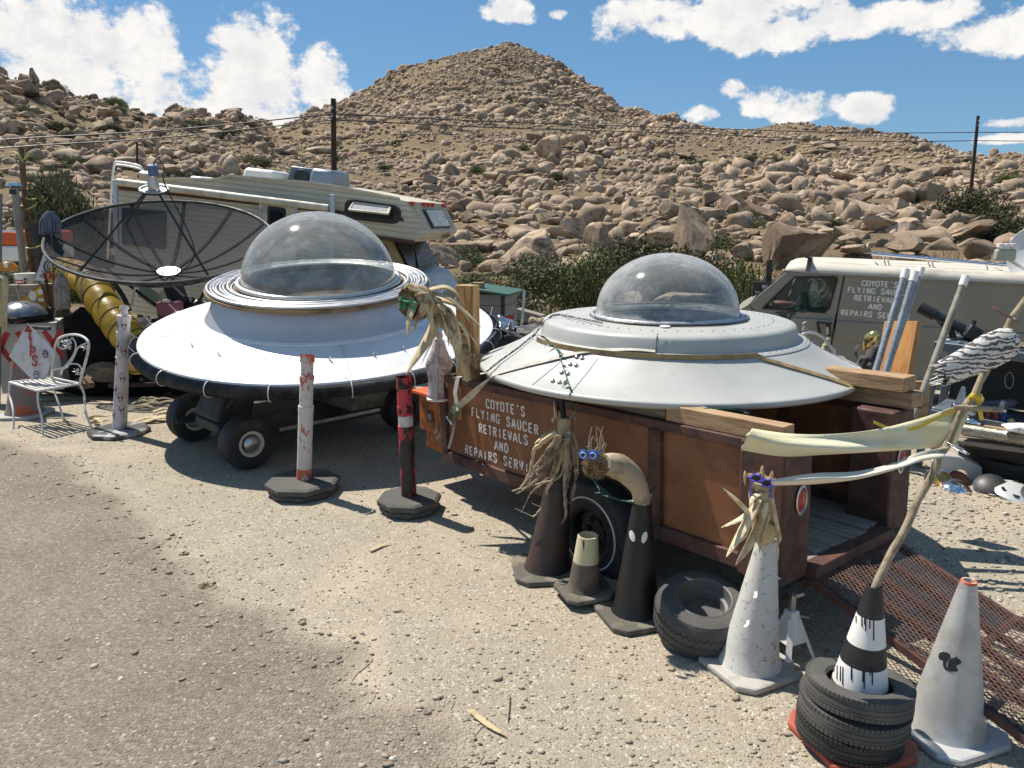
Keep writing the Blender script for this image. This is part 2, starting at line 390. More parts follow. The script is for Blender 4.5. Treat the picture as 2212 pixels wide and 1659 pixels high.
def ray_hill(vx, vy, rmin=10):
    d = unproj_dir(vx, vy); hl = math.hypot(d.x, d.y); rs = np.geomspace(rmin, 420, 1500)
    P = np.stack([d.x / hl * rs, d.y / hl * rs], 1); zz = CAM_H + d.z / hl * rs; tt = T(P[:, 0], P[:, 1])
    i = np.argmax(tt > zz); i = i if (tt > zz).any() else np.argmax(tt - zz)
    return Vector((P[i, 0], P[i, 1], tt[i])), float(rs[i])

def mat_ground():
    m = bpy.data.materials.new('gravel_ground'); m.use_nodes = True; t = NT(m.node_tree); b = t.n['Principled BSDF']
    v = t.node('ShaderNodeTexCoord').outputs['Object']
    col = t.mix(t.ramp(t.noise(v, 0.55, 6, 0.6), .35, .65), (.44, .382, .292, 1), (.375, .333, .262, 1))
    col = t.mix(t.ramp(t.noise(v, 3.5, 6, 0.65), .52, .74), col, (.48, .425, .33, 1))
    cell = t.voro(v, 85, out='Color'); sp = t.node('ShaderNodeSeparateColor'); t.l.new(cell, sp.inputs[0])
    col = t.mix(t.math('MULTIPLY', t.ramp(sp.outputs[0], .1, .95, False), .42), col, (.21, .18, .14, 1))
    col = t.mix(t.math('MULTIPLY', t.ramp(sp.outputs[1], .86, .97), .75), col, (.62, .58, .51, 1))
    c2 = t.voro(v, 170, out='Color'); sp2 = t.node('ShaderNodeSeparateColor'); t.l.new(c2, sp2.inputs[0])
    col = t.mix(t.math('MULTIPLY', sp2.outputs[0], .30), col, (.18, .155, .12, 1)); col = t.mix(t.math('MULTIPLY', t.ramp(t.noise(v, .9, 3, .5, dist=1.2), .5, .72), .55), col, (.47, .40, .30, 1))
    t.put(b.inputs['Base Color'], col); b.inputs['Roughness'].default_value = .95; b.inputs['Specular IOR Level'].default_value = .15
    hgt = t.math('ADD', t.math('MULTIPLY', t.voro(v, 85), -.8), t.math('ADD', t.math('MULTIPLY', t.voro(v, 170), -.45), t.math('MULTIPLY', t.noise(v, 14, 6), .8)))
    bp = t.node('ShaderNodeBump'); bp.inputs['Strength'].default_value = .6; bp.inputs['Distance'].default_value = .010
    t.l.new(hgt, bp.inputs['Height']); t.l.new(bp.outputs[0], b.inputs['Normal'])
    return m
def mat_road():
    m = bpy.data.materials.new('worn_chip_seal_road'); m.use_nodes = True; t = NT(m.node_tree); b = t.n['Principled BSDF']
    v = t.node('ShaderNodeTexCoord').outputs['Object']
    col = t.mix(t.ramp(t.noise(v, 1.1, 7, 0.65), .36, .64), (.285, .238, .185, 1), (.225, .19, .15, 1))
    col = t.mix(t.ramp(t.noise(v, 0.35, 3, .5), .55, .75), col, (.285, .235, .18, 1))
    cell = t.voro(v, 70, out='Color'); sp = t.node('ShaderNodeSeparateColor'); t.l.new(cell, sp.inputs[0])
    col = t.mix(t.math('MULTIPLY', t.ramp(sp.outputs[0], .2, 1, False), .55), col, (.085, .075, .065, 1))
    col = t.mix(t.math('MULTIPLY', t.ramp(sp.outputs[1], .90, .98), .55), col, (.44, .39, .32, 1))
    at = t.node('ShaderNodeAttribute', attribute_name='edge'); ef = t.math('ADD', at.outputs['Fac'], t.math('MULTIPLY', t.math('SUBTRACT', t.noise(v, 2.6, 7, .7), .5), 1.1)); col = t.mix(t.math('MULTIPLY', t.ramp(ef, .5, 1.0), .8), col, (.37, .32, .25, 1))
    t.put(b.inputs['Base Color'], col); b.inputs['Roughness'].default_value = .9; b.inputs['Specular IOR Level'].default_value = .2
    hgt = t.math('ADD', t.math('MULTIPLY', t.voro(v, 70), -1.0), t.math('MULTIPLY', t.noise(v, 9, 6), .7))
    bp = t.node('ShaderNodeBump'); bp.inputs['Strength'].default_value = .8; bp.inputs['Distance'].default_value = .012
    t.l.new(hgt, bp.inputs['Height']); t.l.new(bp.outputs[0], b.inputs['Normal'])
    return m
def mat_hill():
    m = bpy.data.materials.new('dry_hill_soil'); m.use_nodes = True; t = NT(m.node_tree); b = t.n['Principled BSDF']
    v = t.node('ShaderNodeTexCoord').outputs['Object']
    col = t.mix(t.ramp(t.noise(v, .09, 7, .65), .38, .64), (.27, .20, .125, 1), (.19, .145, .098, 1))
    col = t.mix(t.math('MULTIPLY', t.ramp(t.noise(v, .6, 7, .7), .53, .68), .75), col, (.24, .205, .085, 1))
    col = t.mix(t.math('MULTIPLY', t.ramp(t.noise(v, 1.1, 6, .7), .58, .68), .8), col, (.11, .095, .05, 1))
    t.put(b.inputs['Base Color'], col); b.inputs['Roughness'].default_value = .95; b.inputs['Specular IOR Level'].default_value = .1
    bp = t.node('ShaderNodeBump'); bp.inputs['Strength'].default_value = 1; bp.inputs['Distance'].default_value = .5
    t.l.new(t.noise(v, .9, 8, .7), bp.inputs['Height']); t.l.new(bp.outputs[0], b.inputs['Normal'])
    return m
def mat_granite(name, scale=1.0, attr=None):
    m = bpy.data.materials.new(name); m.use_nodes = True; t = NT(m.node_tree); b = t.n['Principled BSDF']
    v = t.node('ShaderNodeTexCoord').outputs['Object' if attr else 'Generated']
    s = scale
    if attr:
        a = t.node('ShaderNodeAttribute', attribute_name=attr); rnd = a.outputs['Fac']
    else: rnd = t.node('ShaderNodeObjectInfo').outputs['Random']
    col = t.mix(rnd, (.20, .148, .105, 1), (.55, .43, .315, 1))
    col = t.mix(t.ramp(t.noise(v, 1.6 * s, 6, .6), .42, .66), col, t.mix(rnd, (.43, .335, .24, 1), (.24, .165, .11, 1)))
    col = t.mix(t.math('MULTIPLY', t.ramp(t.noise(v, 3.4 * s, 8, .72), .52, .66), .8), col, (.085, .062, .045, 1))
    col = t.mix(t.math('MULTIPLY', t.ramp(t.noise(v, 26 * s, 4, .7), .55, .75), .4), col, (.46, .37, .27, 1))
    t.put(b.inputs['Base Color'], col); b.inputs['Roughness'].default_value = .92; b.inputs['Specular IOR Level'].default_value = .12
    bp = t.node('ShaderNodeBump'); bp.inputs['Strength'].default_value = .7; bp.inputs['Distance'].default_value = .06
    t.l.new(t.math('ADD', t.noise(v, 7 * s, 8, .7), t.math('MULTIPLY', t.noise(v, 30 * s, 4, .7), .35)), bp.inputs['Height']); t.l.new(bp.outputs[0], b.inputs['Normal'])
    return m
M['ground'], M['road'], M['hill'] = mat_ground(), mat_road(), mat_hill()
M['granite'] = mat_granite('tan_granite', 1.4); M['granite_far'] = mat_granite('tan_granite_far', .5, 'tint')

def build_ground():
    # one polar sheet: dense near and in view, out past the skyline
    rs = np.concatenate([[0.0], np.linspace(.6, 16, 46), np.geomspace(16.6, 330, 150), [400, 600, 1000, 1800]])
    az = np.concatenate([np.linspace(-math.pi, -1.0, 22)[:-1], np.linspace(-1.0, 1.0, 260), np.linspace(1.0, math.pi, 22)[1:-1]])
    A, Rr = np.meshgrid(az, rs[1:]); X, Y = Rr * np.sin(A), Rr * np.cos(A); Z = T(X, Y)
    Z[-4:] = np.minimum(Z[-4:], -0.4)
    na = len(az); vs = [(0, 0, 0)] + list(zip(X.ravel(), Y.ravel(), Z.ravel())); fs = []; mi = []
    for k in range(na): fs.append((0, 1 + (k + 1) % na, 1 + k)); mi.append(0)
    for i in range(len(rs) - 2):
        for k in range(na):
            k2 = (k + 1) % na; fs.append((1 + i * na + k, 1 + i * na + k2, 1 + (i + 1) * na + k2, 1 + (i + 1) * na + k)); mi.append(1 if rs[i + 1] > 17 else 0)
    mb = MB(); mb.v = vs; mb.f = fs; mb.m = mi
    tag(mb.build('ground', [M['ground'], M['hill']], fix=False, ang=180), kind='structure')
    # the road: an old chip-seal edge running off into the gravel
    edge = [(-260, 905), (0, 948), (90, 972), (180, 1008), (260, 1048), (330, 1095), (390, 1150), (430, 1190), (480, 1238), (560, 1300), (640, 1352), (720, 1402), (830, 1468), (920, 1528), (1000, 1586), (1060, 1636), (1120, 1700), (1200, 1800)]
    E = spline([W(*p) for p in edge], 10); pts = []
    for i, p in enumerate(E):
        n = .14 * float(vn(np.array([i * .16]), np.array([2.0]))[0]) + .05 * float(vn(np.array([i * .45]), np.array([5.0]))[0])
        d = Vector((p.x + 26, p.y + 14, 0)).normalized(); pts.append((p.x + d.x * n, p.y + d.y * n))
    rows = [0, .010, .022, .05, .15, .5, 1]; vs = []; n = len(pts)
    for d in rows: vs += [(lerp(q[0], -26, d), lerp(q[1], -14, d), .004) for q in pts]
    fs = [(i * n + k, (i + 1) * n + k, (i + 1) * n + k + 1, i * n + k + 1) for i in range(len(rows) - 1) for k in range(n - 1)]
    mb = MB().add(vs, fs); me = mb.mesh('road', M['road'], False); at = me.attributes.new('edge', 'FLOAT', 'POINT'); at.data.foreach_set('value', np.repeat(np.array([1, .25, -.1, -.3, -.3, -.3, -.3], np.float32), n)); o = bpy.data.objects.new('road', me); COL.objects.link(o); tag(o, kind='structure')
    return [Vector((q[0], q[1], 0)) for q in pts]
ROAD_EDGE = build_ground()

def ico(sub):
    b = bmesh.new(); bmesh.ops.create_icosphere(b, subdivisions=sub, radius=1.0)
    v = np.array([p.co[:] for p in b.verts]); f = np.array([[q.index for q in g.verts] for g in b.faces]); b.free(); return v, f
def rock_shape(v, seed, cuts=10, rough=.06):
    g = np.random.default_rng(seed); p = v.copy()
    for k in range(cuts):
        n = g.normal(size=3); n /= np.linalg.norm(n); d = g.uniform(.34, .72)
        ex = np.maximum(p @ n - d, 0); p -= np.outer(ex * .97, n)
    nn = np.array([[mnoise.fractal(Vector(q) * 1.5 + Vector((seed * 3.1, 0, 0)), 1.0, 2.0, 4)] for q in v])
    p *= 1 + rough * nn; p /= np.abs(p).max(); return p * np.array([1, g.uniform(.75, 1), g.uniform(.6, .85)])

def build_stones():
    """loose stones lying on road and gravel: too many to count"""
    v0, f0 = ico(1); protos = [rock_shape(v0, 100 + k, 4, .15) * np.array([1, 1, .6]) for k in range(8)]
    def scatter(name, n, area, sizes, tint, kind, matr, seed):
        g = np.random.default_rng(seed); P = area(g, n); n = len(P)
        s = sizes(g, n); rz = g.uniform(0, 6.28, n); V = []; Fc = []; C = []; o = 0
        which = g.integers(0, 8, n)
        for k in range(8):
            idx = np.where(which == k)[0]; pv = protos[k]
            c, si = np.cos(rz[idx])[:, None], np.sin(rz[idx])[:, None]
            x = (pv[:, 0] * c - pv[:, 1] * si) * s[idx][:, None] + P[idx, 0:1]; y = (pv[:, 0] * si + pv[:, 1] * c) * s[idx][:, None] * .85 + P[idx, 1:2]
            z = pv[:, 2] * s[idx][:, None] + P[idx, 2:3] + s[idx][:, None] * .18
            V.append(np.stack([x, y, z], 2).reshape(-1, 3)); m = len(idx)
            Fc.append((f0[None] + (np.arange(m) * len(pv))[:, None, None]).reshape(-1, 3) + o); o += m * len(pv)
            C.append(np.repeat(tint(g, m), len(pv)))
        V, Fc, C = np.concatenate(V), np.concatenate(Fc), np.concatenate(C)
        me = bpy.data.meshes.new(name); me.vertices.add(len(V)); me.vertices.foreach_set('co', V.ravel()); me.loops.add(len(Fc) * 3); me.loops.foreach_set('vertex_index', Fc.ravel())
        me.polygons.add(len(Fc)); me.polygons.foreach_set('loop_start', np.arange(len(Fc)) * 3); me.update(); me.validate()
        a = me.attributes.new('tint', 'FLOAT', 'POINT'); a.data.foreach_set('value', C.astype(np.float32)); me.materials.append(matr)
        ob = bpy.data.objects.new(name, me); COL.objects.link(ob); tag(ob, kind=kind); return ob
    m = bpy.data.materials.new('loose_stone'); m.use_nodes = True; t = NT(m.node_tree); b = t.n['Principled BSDF']
    a = t.node('ShaderNodeAttribute', attribute_name='tint'); r = t.node('ShaderNodeValToRGB'); t.l.new(a.outputs['Fac'], r.inputs[0])
    e = r.color_ramp.elements; e[0].color = (.10, .088, .075, 1); e[1].color = (.62, .59, .53, 1)
    for p, c in ((.35, (.25, .21, .16, 1)), (.7, (.38, .33, .25, 1)), (.9, (.48, .43, .35, 1))): q = e.new(p); q.color = c
    t.l.new(r.outputs[0], b.inputs['Base Color']); b.inputs['Roughness'].default_value = .9; b.inputs['Specular IOR Level'].default_value = .15
    def near(g, n):
        u = g.uniform(0, 1, n); Y = 2.4 + 7.6 * u ** 1.7; X = g.uniform(-1, 1, n) * (Y * .75 + .6)
        return np.stack([X, Y, flat(X, Y)], 1)
    scatter('loose_gravel', 34000, near, lambda g, n: np.clip(g.lognormal(math.log(.0048), .55, n), .0022, .030), lambda g, n: np.clip(g.normal(.6, .2, n), 0, 1), 'stuff', m, 1)
    def right(g, n):
        X = g.uniform(2.6, 7.5, n); Y = g.uniform(2.6, 6.2, n); k = X * .62 + 1.0 < Y * 1.25 + 1; P = np.stack([X, Y, flat(X, Y)], 1); return P
    scatter('loose_gravel', 5000, right, lambda g, n: np.clip(g.lognormal(math.log(.012), .45, n), .005, .04), lambda g, n: np.clip(g.normal(.66, .2, n), 0, 1), 'stuff', m, 2)
    E = np.array([(p.x, p.y) for p in ROAD_EDGE])
    def rim(g, n):
        i = g.integers(0, len(E) - 1, n); d = np.abs(g.normal(0, .3, n)); return np.stack([E[i, 0] - d * .6, E[i, 1] - d * .8 + .05, 0 * d + .003], 1)
    scatter('loose_gravel', 900, rim, lambda g, n: np.clip(g.lognormal(math.log(.009), .5, n), .004, .03), lambda g, n: np.clip(g.normal(.5, .2, n), 0, 1), 'stuff', m, 3)
build_stones()

# ---- the rubble on the hills: beyond counting, one mass each
def build_rubble():
    v1, f1 = ico(1); v2, f2 = ico(2)
    pr1 = [rock_shape(v1, 200 + k, 6, .16) for k in range(10)]; pr2 = [rock_shape(v2, 220 + k, 11, .10) for k in range(12)]
    def mass(name, P, s, rnd, protos, faces, g):
        n = len(P); V, Fc, C = [], [], []; o = 0; which = g.integers(0, len(protos), n)
        for k, pv in enumerate(protos):
            idx = np.where(which == k)[0]; m = len(idx)
            if not m: continue
            q = g.normal(size=(m, 4)); q[:, 1:3] *= .8; q /= np.linalg.norm(q, axis=1)[:, None]; w, x, y, z = q.T
            Rm = np.stack([1 - 2 * (y * y + z * z), 2 * (x * y - z * w), 2 * (x * z + y * w), 2 * (x * y + z * w), 1 - 2 * (x * x + z * z), 2 * (y * z - x * w), 2 * (x * z - y * w), 2 * (y * z + x * w), 1 - 2 * (x * x + y * y)], 1).reshape(-1, 3, 3)
            st = np.stack([g.uniform(.75, 1.5, m), g.uniform(.7, 1.15, m), g.uniform(.45, 1.25, m)], 1) * s[idx][:, None]
            L = (pv[None] * 1.0) @ np.transpose(Rm, (0, 2, 1)) * st[:, None, :] + P[idx][:, None, :] + np.array([0, 0, .12]) * s[idx][:, None, None]
            V.append(L.reshape(-1, 3)); Fc.append((faces[None] + (np.arange(m) * len(pv))[:, None, None]).reshape(-1, 3) + o); o += m * len(pv); C.append(np.repeat(rnd[idx], len(pv)))
        V, Fc, C = np.concatenate(V), np.concatenate(Fc), np.concatenate(C)
        me = bpy.data.meshes.new(name); me.vertices.add(len(V)); me.vertices.foreach_set('co', V.ravel()); me.loops.add(len(Fc) * 3); me.loops.foreach_set('vertex_index', Fc.ravel())
        me.polygons.add(len(Fc)); me.polygons.foreach_set('loop_start', np.arange(len(Fc)) * 3); me.update(); me.validate()
        a = me.attributes.new('tint', 'FLOAT', 'POINT'); a.data.foreach_set('value', C.astype(np.float32)); me.materials.append(M['granite_far'])
        ob = bpy.data.objects.new(name, me); COL.objects.link(ob); return ob
    def sample(n, r0, r1, a0, a1, size, seed, keep=None):
        g = np.random.default_rng(seed); r = np.sqrt(g.uniform(r0 * r0, r1 * r1, n)); a = g.uniform(a0, a1, n); x, y = r * np.sin(a), r * np.cos(a)
        dens = .5 + .5 * fbm(x / 11, y / 11, 31, 3)
        k = g.uniform(0, 1, n) < np.clip(.38 + dens * .8, .15, 1); x, y, r = x[k], y[k], r[k]
        z = T(x, y); s = size(g, len(x), r) * np.clip(.8 + .35 * fbm(x / 20, y / 20, 41, 2), .5, 1.5)
        return np.stack([x, y, z], 1), s, g.uniform(0, 1, len(x)), g
    P, s, rn, g = sample(30000, 95, 250, -.42, .20, lambda g, n, r: np.clip(g.lognormal(math.log(.46), .55, n), .22, 2.4), 11)
    tag(mass('mountain_rubble', P, s, rn, pr1, f1, g), 'tan granite rubble covering the central mountain slope', 'rubble', kind='stuff')
    P, s, rn, g = sample(14000, 70, 205, .14, .75, lambda g, n, r: np.clip(g.lognormal(math.log(.38), .55, n), .18, 1.8), 12)
    tag(mass('ridge_rubble', P, s, rn, pr1, f1, g), 'tan granite rubble covering the low ridge beside the mountain', 'rubble', kind='stuff')
    P, s, rn, g = sample(6500, 40, 146, -.80, -.33, lambda g, n, r: np.clip(g.lognormal(math.log(.62), .55, n), .25, 2.4), 13)
    tag(mass('hill_rubble', P, s, rn, pr2, f2, g), 'brown granite rubble covering the steep hill behind the motorhome', 'rubble', kind='stuff')
    P, s, rn, g = sample(8000, 19, 102, -.38, .78, lambda g, n, r: np.clip(g.lognormal(math.log(.30), .55, n), .09, 1.2) * np.clip(.55 + r / 90, .5, 1.2), 14)
    tag(mass('slope_rubble', P, s, rn, pr2, f2, g), 'pale granite rubble lying between the boulders of the lower slope', 'rubble', kind='stuff')
build_rubble()

# ---- boulders one can pick out
def build_boulders():
    v3, f3 = ico(4); protos = []
    for k in range(12):
        p = rock_shape(v3, 300 + k, 9 + k % 7, .07) * np.array([1, 1, (1, .8, 1.1, .6)[k % 4]]); me = bpy.data.meshes.new('boulder'); me.from_pydata(p.tolist(), [], f3.tolist()); me.shade_smooth(); me.set_sharp_from_angle(angle=R(24)); me.materials.append(M['granite']); protos.append(me)
    def put(name, label, pos, sx, sy, sz, seed, group='granite boulders on the slope'):
        g = random.Random(seed); o = bpy.data.objects.new(name, protos[seed % 12]); COL.objects.link(o)
        o.location = pos; o.scale = (sx, sy, sz); o.rotation_euler = (g.uniform(-.2, .2), g.uniform(-.2, .2), g.uniform(-.5, .5) + (math.pi if g.random() < .5 else 0)); return tag(o, label, 'boulder', group)
    big = [(1491, 548, 112, 92, 'tall rounded tan boulder behind the transparent dome of the grey saucer', 4), (1731, 578, 150, 122, 'huge pointed tan boulder standing directly behind the olive van cab', 2), (1146, 572, 130, 76, 'broad pinkish boulder above the dark shrub beside the motorhome nose', 0),
           (1226, 515, 68, 52, 'blocky split boulder above the broad pinkish boulder', 6), (1290, 545, 64, 55, 'smooth egg shaped boulder beside the tall rounded boulder', 8), (1951, 548, 92, 56, 'wide rounded boulder above the middle of the van roof', 1),
           (2111, 568, 70, 60, 'dome shaped boulder between the van roof rack and the shrubs', 10), (1841, 556, 112, 38, 'long low flat topped boulder above the van cab roof', 3)]
    for vx, vy, w, h, lab, sd in big:
        p, r = ray_hill(vx, vy); k = math.sqrt(p.x ** 2 + p.y ** 2) / F * math.cos(math.atan2(p.x, p.y)); put('boulder', lab, p + Vector((0, 0, h * k * .36)), w * k * .58, w * k * .52, h * k * .95, sd, None)
    mid = [(1271, 578, 66, 44), (1206, 600, 64, 48), (1641, 532, 76, 40), (1611, 562, 58, 40), (1941, 456, 52, 42), (2001, 432, 72, 52), (1896, 502, 74, 58), (1626, 476, 96, 46), (1591, 441, 62, 36), (1456, 471, 62, 46), (1796, 461, 56, 34), (1416, 508, 50, 28), (2186, 506, 70, 38), (2006, 500, 80, 34),
           (1251, 371, 48, 38), (1196, 352, 72, 58), (1150, 375, 54, 34), (1290, 360, 50, 36), (1310, 335, 44, 30), (930, 586, 62, 46), (960, 566, 80, 38), (985, 545, 90, 36), (1000, 520, 56, 44), (965, 480, 50, 34), (1010, 480, 48, 30), (1040, 545, 70, 38), (1085, 500, 60, 36), (1030, 440, 44, 30),
           (1380, 470, 46, 28), (1530, 480, 66, 38), (1700, 440, 60, 30), (1760, 430, 50, 26), (1850, 440, 64, 34), (1690, 505, 66, 34), (1780, 508, 52, 30), (2060, 470, 60, 36), (2160, 460, 66, 38), (2205, 545, 50, 36), (1870, 470, 50, 32), (1530, 445, 50, 30), (1340, 440, 44, 26), (1420, 430, 46, 26), (1230, 440, 42, 26), (1110, 440, 44, 26),
           (1180, 480, 50, 30), (1300, 500, 44, 28), (880, 400, 44, 26), (930, 400, 46, 28), (1000, 400, 46, 28), (1060, 390, 40, 26), (1490, 410, 46, 24), (1560, 400, 50, 26), (1640, 398, 52, 26), (1720, 392, 46, 22), (1820, 388, 52, 24), (1900, 380, 56, 26), (1960, 372, 58, 28), (2040, 378, 54, 28), (2090, 400, 48, 28), (1985, 395, 66, 38), (1930, 405, 56, 30),
           (1160, 310, 48, 34), (1215, 320, 56, 40), (1260, 318, 44, 30), (1110, 345, 44, 30), (1075, 330, 36, 24), (30, 205, 40, 30), (70, 165, 36, 30), (120, 190, 40, 30), (235, 255, 50, 32), (385, 262, 44, 34), (420, 330, 38, 26), (215, 285, 46, 32), (165, 250, 40, 28), (60, 260, 40, 30), (20, 290, 48, 30), (500, 285, 40, 26), (545, 310, 38, 26), (460, 300, 38, 26), (330, 315, 38, 26), (1485, 345, 40, 24), (1700, 330, 36, 22), (1795, 322, 36, 22)]
    def lab(p, sd):
        a, r = math.atan2(p[0], p[1]), math.hypot(p[0], p[1]); sh = ('chunky tan granite boulder', 'low tan granite boulder', 'upright tan granite boulder', 'flat tan granite slab')[sd % 4]
        z = 'on the far knoll at the mountain foot' if r > 60 and a > -.28 else 'on the rubble hill behind the motorhome' if a < -.28 else 'on the slope beside the motorhome nose' if a < -.02 else 'on the slope above the grey saucer dome' if a < .22 else 'on the slope above the van roof'
        return dict(label=sh + ' ' + z, group=z.replace('on the', 'boulders on the'))
    for i, (vx, vy, w, h) in enumerate(mid):
        p, r = ray_hill(vx, vy); k = r / F * math.cos(math.atan2(p.x, p.y)); put('boulder', pos=p + Vector((0, 0, h * k * .32)), sx=w * k * .56, sy=w * k * .5, sz=h * k * .75, seed=17 + i * 5, **lab(p, (17 + i * 5) % 12))
    g = random.Random(5); n = 0
    while n < 200:
        a = g.uniform(-.30, .66); r = 18 + 58 * g.random() ** 1.5
        if r < 21 and a < .1: continue
        x, y = r * math.sin(a), r * math.cos(a); s = min(1.5, g.lognormvariate(math.log(.60), .45)) * (.70 + r / 130)
        put('boulder', pos=(x, y, Tz(x, y) + s * .14), sx=s * g.uniform(.85, 1.3), sy=s * g.uniform(.8, 1.1), sz=s * g.uniform(.65, .95), seed=1000 + n * 7, **lab((x, y), (1000 + n * 7) % 12)); n += 1
build_boulders()

# ---- shrubs
def mat_leaf(name, a, b, tr=.25):
    m = bpy.data.materials.new(name); m.use_nodes = True; t = NT(m.node_tree); p = t.n['Principled BSDF']; at = t.node('ShaderNodeAttribute', attribute_name='tint')
    t.put(p.inputs['Base Color'], t.mix(at.outputs['Fac'], c4(a), c4(b))); p.inputs['Roughness'].default_value = .75; p.inputs['Specular IOR Level'].default_value = .2
    return m
M['leaf_dark'] = mat_leaf('dark_olive_leaf', (.035, .040, .017), (.125, .125, .06)); M['leaf_green'] = mat_leaf('green_leaf', (.045, .060, .018), (.155, .18, .07))
M['leaf_grey'] = mat_leaf('grey_green_leaf', (.075, .08, .038), (.25, .245, .13)); M['leaf_dry'] = mat_leaf('dry_yellow_leaf', (.19, .14, .05), (.42, .34, .15))
def leaf_cloud(name, seed, n, clumps, leaf, matr, spread=.34, flatb=.35, long=1.6):
    g = np.random.default_rng(seed); cc = []
    while len(cc) < clumps:
        p = g.uniform(-1, 1, 3); p[2] = abs(p[2]); d = np.linalg.norm(p)
        if .2 < d < 1: cc.append(p)
    cc = np.array(cc); w = g.integers(0, clumps, n); P = cc[w] * .80 + g.normal(0, spread * .5, (n, 3)) * np.array([1, 1, .8]); P[:, 2] = np.maximum(P[:, 2], .02)
    d = g.normal(size=(n, 3)); d[:, 2] += .35; d /= np.linalg.norm(d, axis=1)[:, None]; q = np.cross(d, g.normal(size=(n, 3))); q /= np.linalg.norm(q, axis=1)[:, None]
    L = leaf * g.uniform(.6, 1.5, n)[:, None]; a, b = d * L * long, q * L * .55
    V = np.stack([P - a, P + b, P + a, P - b], 1).reshape(-1, 3); Fc = np.arange(n * 4).reshape(-1, 4)
    me = bpy.data.meshes.new(name); me.from_pydata(V.tolist(), [], Fc.tolist()); at = me.attributes.new('tint', 'FLOAT', 'POINT')
    tint = np.clip(g.normal(.45, .22, n) + (cc[w][:, 0] * 0) + np.repeat(g.normal(0, .12, clumps), 1)[w], 0, 1); at.data.foreach_set('value', np.repeat(tint, 4).astype(np.float32)); me.materials.append(matr); return me
def stems_mesh(seed, n, matr, lean=.7):
    g = random.Random(seed); mb = MB()
    for k in range(n):
        a = g.uniform(0, 6.28); e = Vector((math.cos(a) * lean * g.uniform(.4, 1), math.sin(a) * lean * g.uniform(.4, 1), g.uniform(.35, .68)))
        mid = e * .5 + Vector((g.uniform(-.08, .08), g.uniform(-.08, .08), .08)); mb.tube([(0, 0, -.1), mid, e], [.028, .018, .006], 5)
    return mb.mesh('stem', matr)
M['bark'] = mat('shrub_bark', (.14, .11, .08), .9, second=(.07, .055, .04), sscale=12, bump=.5)
BUSH = {k: [leaf_cloud('foliage', 40 + i + 10 * j, n, cl, lf, M[mm], sp) for i in range(3)] for j, (k, n, cl, lf, mm, sp) in enumerate([('dark', 5200, 44, .028, 'leaf_dark', .40), ('green', 5000, 40, .028, 'leaf_green', .42), ('grey', 5200, 60, .026, 'leaf_grey', .30), ('dry', 1500, 26, .030, 'leaf_dry', .42)])}
STEMS = [stems_mesh(60 + i, 14, M['bark']) for i in range(3)]
def bush(name, label, cat, pos, sx, sy, sz, kind, i, group=None):
    o = thing(name, label, cat, pos, random.uniform(0, 6.28), group); o.scale = (sx, sy, sz)
    for nm, me in (('crown' if cat == 'tree' else 'foliage', BUSH[kind][i % 3]), ('trunk' if cat == 'tree' else 'stem', STEMS[i % 3])):
        c = bpy.data.objects.new(nm, me); COL.objects.link(c); c.parent = o
    return o
def bush_px(label, vx, vy, w, h, kind, i, Y=None, group=None, name='shrub', cat='shrub'):
    if Y: p = Wy(vx, vy, Y); p.z = Tz(p.x, p.y); r = Y
    else: p, r = ray_hill(vx, vy)
    k = p.y * .98 / F; return bush(name, label, cat, p, w * k * .55, w * k * .5, h * k * 1.05, kind, i, group)
bush_px('dark olive shrub spreading between motorhome nose and grey shed', 1070, 695, 230, 125, 'dark', 0, 17)
bush_px('loose green shrub behind the metal rod and the split log', 1255, 690, 160, 128, 'green', 1, 19.5)
bush_px('dense dark shrub crowding the left side of the clear grey dome', 1400, 650, 220, 112, 'dark', 2, 21)
bush_px('bright green shrub between the clear grey dome and the van windscreen', 1600, 690, 150, 150, 'green', 0, 17)
bush_px('dark round shrub on the slope below the thin dark pole', 2090, 480, 150, 76, 'dark', 1, 36)
bush_px('dark shrub beside the dome shaped boulder above the van', 2150, 560, 130, 75, 'dark', 2, 26)
bush_px('brown green shrub under the motorhome nose', 1000, 690, 120, 96, 'dark', 1, 17.5)
bush_px('small dark shrub at the foot of the split boulder', 1330, 560, 80, 60, 'dark', 0, 26)
bush_px('dark shrub at the far edge of the slope beyond the van dish', 2185, 430, 90, 52, 'dark', 0, 44)
bush_px('broad grey green shrub between the grey shed and the loose green shrub', 1165, 660, 190, 95, 'grey', 1, 22)
bush_px('grey green shrub below the split boulder behind the loose green shrub', 1320, 640, 180, 90, 'grey', 0, 23)
bush_px('wide olive shrub between the tall rounded boulder and the van', 1520, 655, 190, 105, 'dark', 1, 20)
bush_px('dry yellow bush in front of the split log', 1185, 705, 90, 62, 'dry', 0, 13.5)
bush_px('dry yellow bush beside the small gable block', 1100, 690, 70, 55, 'dry', 1, 15.5)
bush_px('dry yellow bush behind the saucer trailer wire reel', 1290, 720, 70, 60, 'dry', 2, 12.5)
g_ = random.Random(9)
for i in range(170):
    a = g_.uniform(-.62, .62) if i % 3 else g_.uniform(-.62, -.3); r = 20 + 115 * g_.random(); x, y = r * math.sin(a), r * math.cos(a); s = g_.uniform(.45, 1.2) * (.6 + r / 110)
    kd = g_.choice(['dark', 'dark', 'dark', 'green', 'grey']); zn = 'rubble hill behind the motorhome' if a < -.28 else 'slope beside the motorhome nose' if a < -.02 else 'slope above the grey saucer dome' if a < .22 else 'slope above the van'
    bush('shrub', 'small %s shrub among rocks on the %s' % (kd if kd != 'dark' else 'dark olive', zn), 'shrub', (x, y, Tz(x, y) - .05), s, s, s * g_.uniform(.55, .85), kd, i, 'shrubs on the ' + zn)
